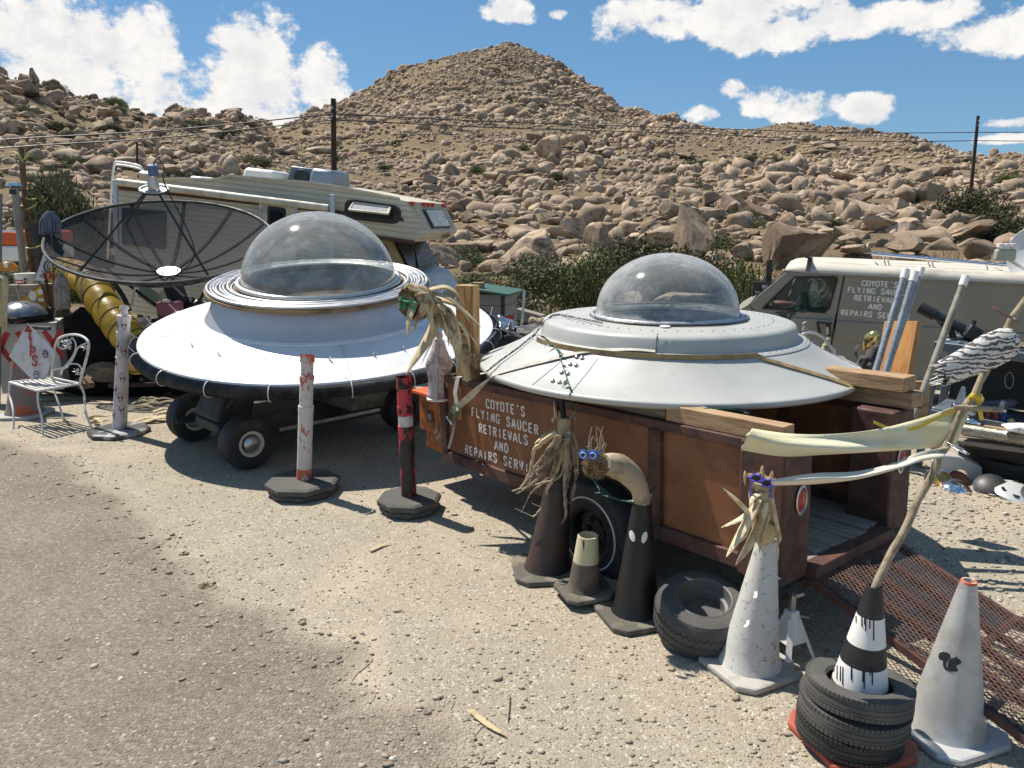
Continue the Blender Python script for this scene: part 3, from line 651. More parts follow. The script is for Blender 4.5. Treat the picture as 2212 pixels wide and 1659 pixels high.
# feathery tree at the left
def feather_tree():
    p = Wy(130, 500, 22); z = Tz(p.x, p.y); k = p.y / F; o = thing('feathery_tree', 'feathery grey green tree behind the bare yucca stalk', 'tree', (p.x, p.y, z)); H = (Wy(130, 335, 22).z - z)
    me = leaf_cloud('crown', 91, 17000, 120, .021, M['leaf_grey'], .24, long=2.4); c = bpy.data.objects.new('crown', me); COL.objects.link(c); c.parent = o; c.scale = (105 * k, 95 * k, H * .85); c.location = (0, 0, H * .12)
    mb = MB(); g = random.Random(3)
    for q in range(9):
        a = g.uniform(0, 6.28); e = Vector((math.cos(a) * 70 * k * g.uniform(.3, 1), math.sin(a) * 60 * k * g.uniform(.3, 1), H * g.uniform(.55, .85))); mb.tube(spline([(g.uniform(-.1, .1), g.uniform(-.1, .1), -.1), e * .45 + Vector((0, 0, .2)), e], 4), [.09 * (1 - i / 9.5) for i in range(9)], 6)
    mb.build('trunk', M['bark'], o)
feather_tree()
# dry grass between shrubs and vehicles
def dry_grass():
    g = np.random.default_rng(77); n = 9000; V = []; X = g.uniform(-9, 13, n); Y = g.uniform(12.5, 23, n); k = fbm(X / 2.2, Y / 2.2, 5) > -.15; X, Y = X[k], Y[k]; n = len(X); Z = T(X, Y)
    h = g.uniform(.08, .38, n); a = g.uniform(0, 6.28, n); l = g.normal(0, .12, (n, 2)); w = .012
    A = np.stack([X - np.cos(a) * w, Y - np.sin(a) * w, Z], 1); B = np.stack([X + np.cos(a) * w, Y + np.sin(a) * w, Z], 1); C = np.stack([X + l[:, 0], Y + l[:, 1], Z + h], 1)
    me = bpy.data.meshes.new('dry_grass'); me.from_pydata(np.stack([A, B, C], 1).reshape(-1, 3).tolist(), [], np.arange(3 * n).reshape(-1, 3).tolist()); at = me.attributes.new('tint', 'FLOAT', 'POINT'); at.data.foreach_set('value', np.repeat(g.uniform(0, 1, n), 3).astype(np.float32)); me.materials.append(M['leaf_dry'])
    o = bpy.data.objects.new('dry_grass', me); COL.objects.link(o); tag(o, 'dry yellow grass at the foot of the slope', 'grass', kind='stuff')
dry_grass()

# ---- poles and wires
M['pole'] = mat('dark_creosote_pole', (.075, .045, .028), .85, second=(.035, .02, .014), sscale=5, stretch=(6, 6, 1), bump=.4)
def pole(name, label, top, Y, r, cross=None, cat='pole'):
    t = Wy(top[0], top[1], Y); b = Wy(top[2], top[3], Y); z = Tz(b.x, b.y); d = (b - t); b2 = t + d * ((z - .3 - t.z) / d.z)
    o = thing(name, label, cat, (b2.x, b2.y, b2.z)); L = t - b2; MB().tube([(0, 0, 0), L * .5, L], [r * 1.25, r * 1.1, r * .95], 12).build('shaft', M['pole'], o)
    return o, t, L
o1, t1, L1 = pole('utility_pole', 'tall dark wooden utility pole rising behind the motorhome roof', (720, 213, 722, 400), 34, .115)
o2, t2, L2 = pole('utility_pole', 'thin dark utility pole on the low ridge at the shrubs', (2113, 250, 2099, 392), 58, .11)
o3, t3, L3 = pole('utility_pole', 'short far away pole between motorhome ladder and rubble hill', (296, 306, 297, 384), 75, .10)
for o, L, hs in ((o1, L1, (246, 258)), (o2, L2, (286, 304))):
    for k in (0, 1):
        f = .94 - .05 * k; MB().tube([Vector((-.02, -.17, -.06)) + L * f, Vector((-.02, -.17, .06)) + L * f], [.05, .035], 8).build('insulator', M['steel'], o)
def wire(label, pts, n=14):
    mb = MB(); mb.tube(spline(pts, n), .028, 5, False); tag(mb.build('power_line', M['black']), label, 'power line', 'power lines along the hillside')
for k, (yl, yp, ym, y2, yr) in enumerate(((306, 246, 279, 286, 283), (324, 259, 291, 304, 304))):
    nm = 'upper' if k == 0 else 'lower'
    wire('%s black power line from the tall pole over the motorhome towards the yucca stalk' % nm, [Wy(-500, yl + (38 if k == 0 else 42), 24), Wy(0, yl - 4, 28), Wy(360, lerp(yl, yp, .5) + 5, 31), Wy(720, yp, 33.8)])
    wire('%s black power line from the tall pole across the mountain to the ridge pole' % nm, [Wy(720, yp, 33.8), Wy(1100, lerp(yp, ym, .55), 42), Wy(1500, ym - 2, 50), Wy(1850, y2 + 1, 55), Wy(2111, y2, 57.8)])
    wire('%s black power line leading off beyond the ridge pole' % nm, [Wy(2111, y2, 57.8), Wy(2400, yr + 2, 60), Wy(2800, yr + 2, 62)])
# (left-hand clutter is built in h.py, after the helpers it shares)
# ================================================================ SILVER SAUCER ON A CART, MESH DISH, MOTORHOME
class Frame:
    """a plane in the place: x along u, z along w, y away from the viewer; px() turns a pixel into (x, z) on it"""
    def __init__(s, O, u, w):
        s.O = Vector(O); s.u = Vector(u).normalized(); w = Vector(w); s.w = (w - s.u * w.dot(s.u)).normalized(); s.n = s.w.cross(s.u)
        s.mat = Matrix(((s.u.x, s.n.x, s.w.x, s.O.x), (s.u.y, s.n.y, s.w.y, s.O.y), (s.u.z, s.n.z, s.w.z, s.O.z), (0, 0, 0, 1)))
    def px(s, vx, vy, off=0.0):
        P = Wpl(vx, vy, s.O + s.n * off, s.n) - s.O; return P.dot(s.u), P.dot(s.w)
    def pt(s, vx, vy, off=0.0):
        a, b = s.px(vx, vy, off); return Vector((a, off, b))
    def loc(s, P): P = Vector(P) - s.O; return Vector((P.dot(s.u), P.dot(s.n), P.dot(s.w)))
    def root(s, name, label, cat):
        o = thing(name, label, cat); o.matrix_world = s.mat; return o

def mat_silver(name, base, rough, metal, bump=.15):
    m = mat(name, base, rough, metal, second=[q * .86 for q in base], sscale=2.2, slo=.42, shi=.75, bump=bump, bscale=9, third=[q * .7 for q in base], tscale=16, tlo=.66, thi=.8); return m
M['silver'] = mat_silver('silver_painted_fibreglass', (.82, .82, .82), .38, .12, .12)
M['collar'] = mat_silver('shaded_silver_collar', (.47, .485, .51), .40, .45, .10)  # ring's shade and blue sky reflection put into the collar colour
M['hose'] = mat('black_corrugated_hose', (.02, .02, .021), .42, second=(.05, .05, .05), sscale=5)
M['conduit'] = mat('shiny_flexible_conduit', (.55, .56, .57), .42, .7)
M['cart'] = mat('charcoal_cart_body', (.028, .03, .034), .6, second=(.05, .05, .05), sscale=4)
M['ply'] = mat('brown_plywood_edge', (.24, .16, .085), .8, second=(.10, .07, .04), sscale=5, slo=.45, shi=.65)

def mat_dome(name, haze, tint=(.9, .93, .92)):
    m = bpy.data.materials.new(name); m.use_nodes = True; t = NT(m.node_tree); t.n.clear(); out = t.node('ShaderNodeOutputMaterial')
    v = t.node('ShaderNodeTexCoord').outputs['Object']
    tr = t.node('ShaderNodeBsdfTransparent'); tr.inputs[0].default_value = c4(tint); gl = t.node('ShaderNodeBsdfGlossy'); gl.inputs[1].default_value = .09; gl.inputs[0].default_value = (1, 1, 1, 1)
    df = t.node('ShaderNodeBsdfDiffuse'); df.inputs[0].default_value = (.62, .63, .61, 1); lw = t.node('ShaderNodeLayerWeight'); lw.inputs[0].default_value = .35
    dust = t.math('ADD', t.math('MULTIPLY', t.ramp(t.noise(v, 4.5, 7, .7), .42, .72), haze * 1.1), haze * .55)
    dust = t.math('ADD', dust, t.math('MULTIPLY', lw.outputs['Facing'], haze * 1.6))
    m1 = t.node('ShaderNodeMixShader'); t.l.new(dust, m1.inputs[0]); t.l.new(tr.outputs[0], m1.inputs[1]); t.l.new(df.outputs[0], m1.inputs[2])
    m2 = t.node('ShaderNodeMixShader'); t.l.new(t.math('ADD', t.math('MULTIPLY', lw.outputs['Fresnel'], .55), .02, clamp=True), m2.inputs[0]); t.l.new(m1.outputs[0], m2.inputs[1]); t.l.new(gl.outputs[0], m2.inputs[2]); t.l.new(m2.outputs[0], out.inputs[0]); return m
M['dome_clear'] = mat_dome('scratched_clear_acrylic', .20); M['dome_hazy'] = mat_dome('hazy_grey_acrylic', .23, (.80, .84, .87))

def ribbed_ring(Rm, r, z, n, depth, segs_r=10, wob=0.0, seed=0):
    mb = MB(); N = n * 2; vs = []; fs = []; g = random.Random(seed); ph = g.uniform(0, 6.28)
    for k in range(N):
        a = 2 * math.pi * k / N; rr = r * (1 if k % 2 else 1 - depth); R_ = Rm + wob * math.sin(3 * a + ph) + wob * .6 * math.sin(7 * a + 2 * ph); zz = z + wob * .5 * math.cos(5 * a + ph)
        for j in range(segs_r):
            b = 2 * math.pi * j / segs_r; q = R_ + rr * math.cos(b); vs.append((q * math.cos(a), q * math.sin(a), zz + rr * math.sin(b)))
    for k in range(N):
        k2 = (k + 1) % N
        for j in range(segs_r): j2 = (j + 1) % segs_r; fs.append((k * segs_r + j, k2 * segs_r + j, k2 * segs_r + j2, k * segs_r + j2))
    return mb.add(vs, fs)

def saucer_one():
    c = Vector((-1.97, 7.93, 1.05)); o = thing('flying_saucer', 'shiny silver flying saucer with black hose rim and clear bubble dome', 'flying saucer', c); o.rotation_euler = (math.atan(.145), math.atan(.011), 0)
    prof = [(1.70, -.05), (1.755, -.035), (1.775, -.004), (1.768, .016), (1.745, .022), (1.69, .012), (1.655, .006), (1.63, .016), (1.45, .065), (1.28, .118), (1.19, .150), (1.15, .160)]
    MB().lathe(prof, 128).build('disc', M['silver'], o, ang=50)
    MB().lathe([(1.153, .156), (1.14, .18), (1.115, .215), (1.075, .30), (1.045, .40), (1.03, .425)], 128).build('collar', M['collar'], o)
    for a in (-2.75, -1.95, -1.2, -.45, .5, 1.6, 2.6): MB().strip([(r * math.cos(a), r * math.sin(a), z + .001) for r, z in ((1.63, .017), (1.45, .066), (1.28, .119), (1.19, .151))], (-math.sin(a), math.cos(a), 0), .007, .003).build('panel_seam', mat('grey_sealant', (.42, .42, .42), .6) if a < -2.7 else bpy.data.materials['grey_sealant'], o)
    MB().lathe([(1.165, .150), (1.168, .164), (1.150, .170), (1.143, .176)], 128).build('collar_bead', M['silver'], o)
    pl = MB(); pl.lathe([(.76, .437), (1.115, .437), (1.118, .462), (.76, .465)], 96, closed=True).build('ring_board', M['ply'], o, ang=30)
    for i, (rm, r, rib, w) in enumerate([(.80, .030, 210, .002), (.862, .008, 0, .004), (.895, .018, 260, .004), (.932, .013, 330, .004), (.962, .014, 330, .005), (.992, .013, 330, .005), (1.02, .014, 330, .005), (1.05, .013, 0, .004), (1.085, .017, 330, .003)]):
        n = rib or 90; ribbed_ring(rm, r, .466 + r, n, .22 if rib else 0, 8, w, i).build('conduit', M['conduit'] if i != 1 else M['zip'], o, ang=60)
    ribbed_ring(1.79, .062, -.058, 760, .14, 12).build('rim_hose', M['hose'], o, ang=25)
    g = random.Random(4)
    for k in range(20):
        a = k * 2 * math.pi / 20 + g.uniform(-.05, .05); Mz = Matrix.Rotation(a, 3, 'Z'); mb = MB()
        ring = [Mz @ Vector((1.79 + .072 * math.cos(t), 0, -.058 + .072 * math.sin(t))) for t in [2 * math.pi * q / 12 for q in range(13)]]
        mb.tube(ring, .0045, 5, False); mb.tube([Mz @ Vector((1.80, 0, .01)), Mz @ Vector((1.80 + g.uniform(.0, .08), g.uniform(-.06, .06), .06 + g.uniform(0, .05)))], .003, 4); mb.build('zip_tie', M['zip'], o)
    for a in (-2.35, -2.05, -1.3, -1.02, -.8):
        p = Vector((1.02 * math.cos(a) * 1.36, 1.02 * math.sin(a) * 1.36, .09)); MB().tube([p, p + Vector((.012, -.01, .035))], [.012, .006], 6).build('bolt', M['steel'], o)
    # cockpit wall, floor and the black letters lying on it
    MB().lathe([(.765, .47), (.74, .33), (.73, .10)], 72).build('cockpit_wall', mat('grey_blue_cockpit_wall', (.20, .22, .25), .5, .3), o)
    fl = MB().lathe([(.73, .24), (.02, .24)], 60).build('cockpit_floor', mat('dusty_brown_floor', (.22, .175, .13), .8, second=(.13, .10, .08), sscale=6), o)
    tx = MB(); text_strokes(tx, 'EATIO', (.04, -.10, .242), (1, 0, 0), (0, 1, 0), .26, .22, .82); tx.build('lettering', M['black'], fl)
    prof = [(.775, .462), (.775, .478)] + [(.772 * math.cos(t), .478 + .70 * math.sin(t)) for t in np.linspace(0, math.pi / 2 * .985, 26)]
    MB().lathe(prof, 80).build('dome', M['dome_clear'], o, ang=180)
    MB().torus((0, 0, .472), .778, .009, segs=80, rs=6).build('dome_flange', M['dome_hazy'], o)
    return o
saucer_one()

def wheel_parts(o, c, ax, r, w, rimr, tyre, rim, hub=None):
    """wheel on axis ax (unit, pointing outwards) centred at c, all in the parent's space"""
    ax = Vector(ax).normalized(); q = ax.to_track_quat('Z', 'Y').to_matrix(); h = w / 2
    prof = [(rimr, -h * .8), (rimr + .012, -h * .98), (r * .80, -h * 1.02), (r * .93, -h * .92), (r * .985, -h * .6), (r, 0), (r * .985, h * .6), (r * .93, h * .92), (r * .80, h * 1.02), (rimr + .012, h * .98), (rimr, h * .8)]
    wh = bpy.data.objects.new('wheel', None); COL.objects.link(wh); wh.parent = o; wh.location = c; wh.rotation_euler = q.to_euler(); wh.empty_display_size = .1
    MB().lathe(prof, 48).build('tyre', tyre, wh, ang=35)
    MB().lathe([(rimr + .008, h * .92), (rimr + .010, h * 1.0), (rimr - .012, h * .98), (rimr * .80, h * .80), (rimr * .74, h * .35), (rimr * .3, h * .30), (.001, h * .30)], 40).build('rim', rim, wh, ang=40)
    MB().lathe([(rimr + .008, -h * .92), (rimr - .012, -h * .98), (rimr * .80, -h * .5), (.001, -h * .4)], 40).build('rim', rim, wh, ang=40)
    if hub: MB().lathe([(rimr * .70, h * .5), (rimr * .70, h * .86), (rimr * .62, h * 1.02), (rimr * .4, h * 1.16), (rimr * .18, h * 1.22), (.001, h * 1.24)], 32).build('hubcap', hub, wh)
    return wh
M['rim_cream'] = mat('cream_wheel_rim', (.55, .51, .40), .55, second=(.3, .22, .13), sscale=18, slo=.6, shi=.75)
def cart():
    a, b = Vector((-3.16, 7.31, 0)), Vector((-2.33, 6.45, 0)); mid = (a + b) / 2; ax = (b - a).normalized(); fw = Vector((ax.y, -ax.x, 0)); ang = math.atan2(fw.y, fw.x)
    o = thing('golf_cart', 'dark golf cart chassis with white rimmed wheels carrying the silver saucer', 'cart', mid, ang)   # local x = forwards, y = left
    inv = Matrix.Rotation(-ang, 3, 'Z'); L = lambda p: inv @ (Vector(p) - mid)
    r = .235
    wheel_parts(o, (0, L(b).y, r), (0, 1 if L(b).y > 0 else -1, 0), r, .20, .105, M['rubber'], M['rim_cream'], M['steel'])
    wheel_parts(o, (0, L(a).y, r), (0, 1 if L(b).y > 0 else -1, 0), r, .20, .105, M['rubber'], M['rim_cream'], None)
    sgn = 1 if L(b).y > 0 else -1
    for s in (1, -1): wheel_parts(o, (-1.75, s * .50, r), (0, s, 0), r, .22, .105, M['rubber'], M['cart'])  # rear rims coloured dark to carry the shade beneath the saucer
    # front cowl, frame, floor, seat box
    mb = MB(); mb.box((-.10, .03 * sgn, .50), (.34, .50, .42), Matrix.Rotation(R(-24), 3, 'Y'), taper=.85); mb.build('front_cowl', M['cart'], o, bevel=.03)
    MB().box((.06, .03 * sgn, .30), (.12, .50, .10)).build('bumper', M['cart'], o, bevel=.02)
    MB().box((-.62, 0, .275), (1.25, .96, .03)).build('floor_board', M['cart'], o, bevel=.005)
    for s in (1, -1):
        MB().box((-.85, s * .50, .25), (2.1, .05, .07)).build('frame_rail', M['cart'], o, bevel=.008)
        MB().tube(spline([(.05, s * .36, .5), (-.12, s * .40, .72), (-.2, s * .42, .86)], 4), .022, 8).build('strut', M['cart'], o)
        MB().tube([(-1.5, s * .42, .6), (-1.55, s * .44, .98)], .022, 8).build('strut', M['cart'], o)
    MB().box((-1.45, 0, .46), (.62, .98, .42)).build('seat_box', mat('shaded_cream_panel', (.20, .19, .15), .5, second=(.1, .09, .07), sscale=5), o, bevel=.03)  # cream darkened to carry the shade beneath the saucer
    MB().tube([(-.1, 0, .235), (-.1, 0, .235 + .001), (0, .45, .235)], .02, 6); MB().tube([(0, -.5, .235), (0, .5, .235)], .022, 8).build('axle', M['cart'], o)
    MB().tube(spline([(-.1, .1, .6), (-.35, .12, .8), (-.5, .12, .92)], 4), .018, 6).build('steering_column', M['cart'], o)
    MB().box((-.9, sgn * .515, .262), (1.1, .03, .035)).build('sill_trim', M['steel'], o, bevel=.004)
cart()

def mesh_dish():
    k = .93; c = Vector((-4.967 * k, 11.098 * k, 2.15 - (2.15 - 1.888) * k)); n = Vector((.1186, -.3647, 1)).normalized(); Rd = 1.5 * k; f = .95
    m = bpy.data.materials.new('dark_wire_mesh'); m.use_nodes = True; t = NT(m.node_tree); t.n.clear(); out = t.node('ShaderNodeOutputMaterial'); b = t.node('ShaderNodeBsdfPrincipled'); b.inputs['Base Color'].default_value = (.05, .05, .054, 1); b.inputs['Roughness'].default_value = .9; b.inputs['Specular IOR Level'].default_value = .1
    tr = t.node('ShaderNodeBsdfTransparent'); mx = t.node('ShaderNodeMixShader'); lw = t.node('ShaderNodeLayerWeight'); lw.inputs[0].default_value = .5
    t.l.new(t.math('ADD', t.math('MULTIPLY', t.math('POWER', lw.outputs['Facing'], 2.0), .22), .60), mx.inputs[0]); t.l.new(tr.outputs[0], mx.inputs[1]); t.l.new(b.outputs[0], mx.inputs[2]); t.l.new(mx.outputs[0], out.inputs[0])
    x = Vector((0, 1, 0)).cross(n).normalized(); y = n.cross(x); o = thing('satellite_dish', 'big dark wire mesh satellite dish tilted up in front of the motorhome', 'satellite dish'); zr = Rd * Rd / (4 * f)
    vtx = c - n * zr; o.matrix_world = Matrix(((x.x, y.x, n.x, vtx.x), (x.y, y.y, n.y, vtx.y), (x.z, y.z, n.z, vtx.z), (0, 0, 0, 1)))
    par = lambda r: r * r / (4 * f)
    for s in range(4):   # four petals of mesh
        MB().lathe([(r, par(r)) for r in np.linspace(.13, Rd, 14)], 20, a0=s * math.pi / 2, a1=(s + 1) * math.pi / 2).build('mesh_petal', m, o, ang=180)
    MB().torus((0, 0, zr), Rd, .022, segs=96, rs=8).build('rim', M['cart'], o)
    for s in range(12):
        a = s * math.pi / 6 + .2; mb = MB(); mb.strip([(r * math.cos(a), r * math.sin(a), par(r) + .008) for r in np.linspace(.12, Rd, 12)], (-math.sin(a), math.cos(a), 0), .045, .012); mb.build('rib', mat('dark_aluminium_rib', (.03, .03, .032), .9, spec=.1) if s == 0 else bpy.data.materials['dark_aluminium_rib'], o)
    hub = MB().lathe([(.001, .034), (.15, .034), (.155, .022), (.15, .01)], 32).build('hub_plate', M['steel'], o)
    for a in (.4, 2.5, 4.4): MB().tube([(.11 * math.cos(a), .11 * math.sin(a), .034), (.11 * math.cos(a), .11 * math.sin(a), .07)], .008, 6).build('bolt', M['black'], hub)
    ft = Vector((0, 0, f)); inv = o.matrix_world.inverted(); ft = inv @ Wy(333, 412, 10.0)
    for a in (2.45, 4.05, 5.6): MB().tube([(.80 * Rd * math.cos(a), .80 * Rd * math.sin(a), par(.80 * Rd)), ft + Vector((.14 * math.cos(a), .14 * math.sin(a), -.02))], .014, 6).build('feed_strut', M['black'], o)
    fd = MB().lathe([(.001, .0), (.17, 0), (.175, .012), (.17, .03), (.155, .03), (.15, .012), (.001, .012)], 32, c=ft).build('feed_plate', M['steel'], o)
    MB().torus(ft + Vector((0, 0, .01)), .175, .012, segs=32, rs=6).build('plate_edge', M['black'], fd)
    MB().lathe([(.07, .0), (.07, .10), (.05, .13), (.05, .22), (.001, .22)], 16, c=ft).build('feed_horn', M['steel'], fd); MB().box(ft + Vector((.02, .0, .27)), (.12, .10, .13), Matrix.Rotation(.4, 3, 'Z')).build('feed_box', mat('blue_grey_feed_box', (.07, .12, .22), .5), fd, bevel=.01)
    MB().box(ft + Vector((-.10, .03, .17)), (.13, .09, .10)).build('motor', M['steel'], fd, bevel=.01); MB().tube(spline([ft + Vector((.02, 0, .3)), ft + Vector((.1, 0, .42)), ft + Vector((.17, 0, .30)), ft + Vector((.15, 0, .1)), (.5, -.25, .5), (.28, -.45, .18), (.2, -.7, .16), (.15, -1.0, .30)], 8), .009, 6).build('cable', M['black'], fd)
    # post that carries it
    w2l = lambda p: inv @ Vector(p); base = Vector((vtx.x + .1, vtx.y + .05, -.25))
    MB().tube([w2l(base), w2l(base + Vector((0, 0, 1.35)))], .085, 16).build('post', M['rust'], o); MB().tube([w2l(base + Vector((0, 0, 1.2))), (0, 0, -.02)], .13, 12).build('mount', M['cart'], o)
    for s in (-1, 1): MB().tube([w2l(base + Vector((s * .15, -.05, 1.1))), (s * .7, -.3, par(.75) - .02)], .022, 6).build('brace', M['cart'], o)
    return o
mesh_dish()

# ---------------------------------------------------------------- motorhome
def mat_siding(name, base, axis_scale, second):
    m = mat(name, base, .45, second=second, sscale=1.4, slo=.45, shi=.75, third=[q * .62 for q in base], tscale=7, tlo=.62, thi=.78); t = NT(m.node_tree); b = t.n['Principled BSDF']
    sp = t.node('ShaderNodeSeparateXYZ'); t.l.new(t.node('ShaderNodeTexCoord').outputs['Object'], sp.inputs[0]); s = t.math('FRACT', t.math('MULTIPLY', sp.outputs[2], axis_scale)); groove = t.math('SUBTRACT', 1.0, t.ramp(t.math('ABSOLUTE', t.math('SUBTRACT', s, .5)), .02, .16))
    bp = t.node('ShaderNodeBump', invert=True); bp.inputs['Strength'].default_value = .9; bp.inputs['Distance'].default_value = .012; t.l.new(groove, bp.inputs['Height']); t.l.new(bp.outputs[0], b.inputs['Normal']); return m
M['rv'] = mat_siding('cream_ribbed_siding', (.60, .54, .40), 12, (.50, .44, .31)); M['rvtrim'] = mat('cream_trim', (.66, .60, .46), .5, second=(.5, .44, .32), sscale=4); M['rvbrown'] = mat('brown_stripe', (.085, .032, .018), .55); M['grille'] = mat('grey_metal_cowl', (.16, .19, .22), .5, .4)
def motorhome():
    u = Vector((.984, -.18, 0)); n = Vector((.18, .984, 0)); P0 = Wy(243, 393, 13.3); P1 = Wpl(715, 453, P0, n); fr = Frame(P0, P1 - P0, (0, 0, 1))
    o = fr.root('motorhome', 'cream motorhome with brown stripe and over cab bunk behind the mesh dish', 'motorhome'); p = fr.px; WD = 2.2
    out = [p(243, 393), p(384, 386), p(452, 390), p(500, 381), p(674, 396), p(722, 403), p(784, 415), p(861, 430), p(877, 434), p(913, 505), p(897, 523), p(806, 512)]
    bot = out[-1][1] - 1.85; out += [(out[-1][0], bot), (out[0][0] + .05, bot)]
    MB().prism(out, (0, 0, 0), (1, 0, 0), (0, 0, 1), -WD).build('body', M['rv'], o, smooth=False, bevel=.012)
    def flat(name, poly, off, th, matr, par=None, **k): q = [p(*v, off=off) if len(v) == 2 else v for v in poly]; return MB().prism(q, (0, off, 0), (1, 0, 0), (0, 0, 1), -th).build(name, matr, par or o, smooth=False, **k)
    flat('stripe', [(250, 400), (870, 470), (872, 478), (250, 409)], -.012, .02, M['rvbrown']); flat('lower_stripe', [(806, 507), (896, 520), (893, 527), (806, 513)], -.014, .02, M['rvbrown'])
    flat('roof_edge', [(243, 389), (384, 382), (452, 386), (500, 377), (674, 392), (722, 399), (784, 411), (861, 426), (861, 431), (784, 416), (722, 404), (674, 397), (500, 382), (452, 391), (384, 387), (243, 395)], -.03, .06, M['rvtrim'])
    a, b = fr.pt(254, 393, -.10), fr.pt(711, 449, -.10); aw = MB().tube([a, lerp(a, b, .5), b], .062, 12).build('awning_roll', M['rvtrim'], o)
    for x0, y0, x1, y1 in ((247, 388, 250, 545), (717, 420, 716, 560)): flat('awning_arm', [(x0 - 5, y0), (x0 + 5, y0), (x1 + 5, y1), (x1 - 5, y1)], -.14, .05, mat('pale_blue_grey_arm', (.52, .56, .62), .4, .3), bevel=.01)
    d = flat('door', [(563, 430), (638, 438), (640, 640), (568, 636)], -.02, .03, M['rvtrim'], bevel=.012)
    for e in (((559, 426), (566, 427), (571, 640), (564, 640)), ((635, 433), (642, 434), (645, 642), (638, 642)), ((559, 425), (642, 433), (642, 438), (559, 430))): flat('frame', e, -.03, .03, M['steel'], d, bevel=.005)
    w = flat('window', [(577, 448), (581, 445), (613, 449), (617, 453), (617, 488), (577, 484)], -.035, .02, M['black'], d, bevel=.015); flat('pane', [(584, 455), (609, 458), (609, 482), (584, 479)], -.052, .012, M['glassdark'], w)
    w = flat('window', [(744, 440), (750, 433), (764, 431), (850, 443), (860, 448), (866, 458), (864, 474), (857, 482), (846, 484), (758, 474), (748, 469), (743, 460)], -.03, .04, mat('black_window_surround', (.03, .022, .02), .4), bevel=.012); flat('pane', [(757, 441), (846, 452), (846, 474), (757, 464)], -.065, .01, M['glassdark'], w)
    q = [fr.pt(764, 438, -.05), fr.pt(843, 448, -.05), fr.pt(838, 462, -.34), fr.pt(754, 453, -.34)]; MB().add([v + Vector((0, t, 0)) for t in (0, .02) for v in q], [(3, 2, 1, 0), (4, 5, 6, 7), (0, 1, 5, 4), (1, 2, 6, 5), (2, 3, 7, 6), (3, 0, 4, 7)]).build('tilted_pane', mat('dusty_grey_pane', (.36, .38, .40), .25), w, smooth=False)
    for i in range(4): MB().tube([q[i], q[(i + 1) % 4]], .018, 6).build('pane_frame', M['rvtrim'], w)
    w = flat('window', [(262, 448), (358, 458), (356, 540), (262, 528)], -.03, .04, mat('black_window_surround_b', (.05, .05, .052), .4), bevel=.015)
    flat('door_light', [(543, 419), (557, 421), (557, 427), (543, 425)], -.06, .05, M['white'], bevel=.01)
    # slanted bunk front: window, marker lights, lettering on the nose
    A, B = fr.pt(877, 434), fr.pt(913, 505); C = A + Vector((0, WD, 0)); s = (B - A); nn = Vector((s.z, 0, -s.x)).normalized() * -1; nn = nn if nn.x > 0 else -nn; fp = lambda t, v, off: A + s * t + Vector((0, WD * v, 0)) + nn * off
    def face(name, t0, t1, v0, v1, off, th, matr, par=None, sk=0.0):
        q = [fp(t0, v0 + sk, off), fp(t0, v1 + sk, off), fp(t1, v1, off), fp(t1, v0, off)]; return MB().add(q + [v + nn * th for v in q], [(3, 2, 1, 0), (4, 5, 6, 7), (0, 1, 5, 4), (1, 2, 6, 5), (2, 3, 7, 6), (3, 0, 4, 7)]).build(name, matr, par or o, smooth=False, bevel=.006)
    for k in range(15): face('siding_rib', .02 + k * .065, .05 + k * .065, .01, .99, -.002, .018, M['rvtrim'])
    w = face('front_window', .26, .88, .27, .80, .018, .02, M['black']); face('pane', .30, .84, .30, .77, .04, .012, mat('grey_film_pane', (.26, .27, .28), .2), w)
    for v in (.06, .36, .47, .58, .92): MB().box(fp(.10, v, .03), (.09, .10, .07)).build('marker_light', mat('red_amber_lens', (.50, .09, .03), .3) if v == .06 else bpy.data.materials['red_amber_lens'], o, bevel=.015)
    nb, nt = fr.pt(897, 523), B; w_ = (nt - nb).normalized(); tx = MB(); nn2 = Vector((w_.z, 0, -w_.x)); text_strokes(tx, 'rallye', nb + w_ * .045 + Vector((.006, WD * .72, 0)), (0, 1, 0), w_, .16, .17, .55, .006); tx.build('lettering', M['black'], o)
    # roof things
    def rbox(name, px0, px1, y0, y1, v0, v1, matr, bev=.03):
        a, b = fr.px(px0, y1), fr.px(px1, y0); return MB().box(((a[0] + b[0]) / 2, (v0 + v1) / 2 * WD, (a[1] + b[1]) / 2), (b[0] - a[0], (v1 - v0) * WD, abs(b[1] - a[1])), taper=.86).build(name, matr, o, bevel=bev)
    rbox('roof_vent', 496, 574, 366, 388, .15, .45, M['white'], .05); ac = rbox('cooler', 570, 640, 358, 395, .35, .75, M['grille'], .02); rbox('cooler_hood', 625, 682, 362, 394, .30, .70, mat('blue_grey_cowl', (.26, .31, .36), .45, .4), .05)
    a = fr.px(604, 378); MB().lathe([(.001, 0), (.13, 0), (.14, -.03)], 24, c=(a[0], .35 * WD - .01, a[1]), M=Matrix.Rotation(R(90), 3, 'X')).build('intake', M['black'], ac); rbox('small_vent', 372, 402, 379, 388, .2, .5, M['white'])
    # ladder at the back
    mb = []; 
    for off, top in ((.25, 350), (.75, 356)):
        P = [fr.pt(232, 560, off), fr.pt(240, 420, off), fr.pt(246, top + 8, off), fr.pt(256, top, off), fr.pt(300, top + 8, off), fr.pt(309, top + 18, off), fr.pt(311, 388, off)]; MB().tube(spline(P, 5), .018, 6).build('ladder_rail', M['white'], o)
    for y in (395, 420, 450, 480, 510): MB().tube([fr.pt(238 - (y - 420) * .05, y, .25), fr.pt(238 - (y - 420) * .05, y, .75)], .015, 6).build('ladder_rung', M['white'], o)
    # cab under the bunk
    cm = mat('tan_cab_paint', (.34, .25, .12), .4, second=(.25, .18, .09), sscale=3); z0 = p(806, 512)[1]
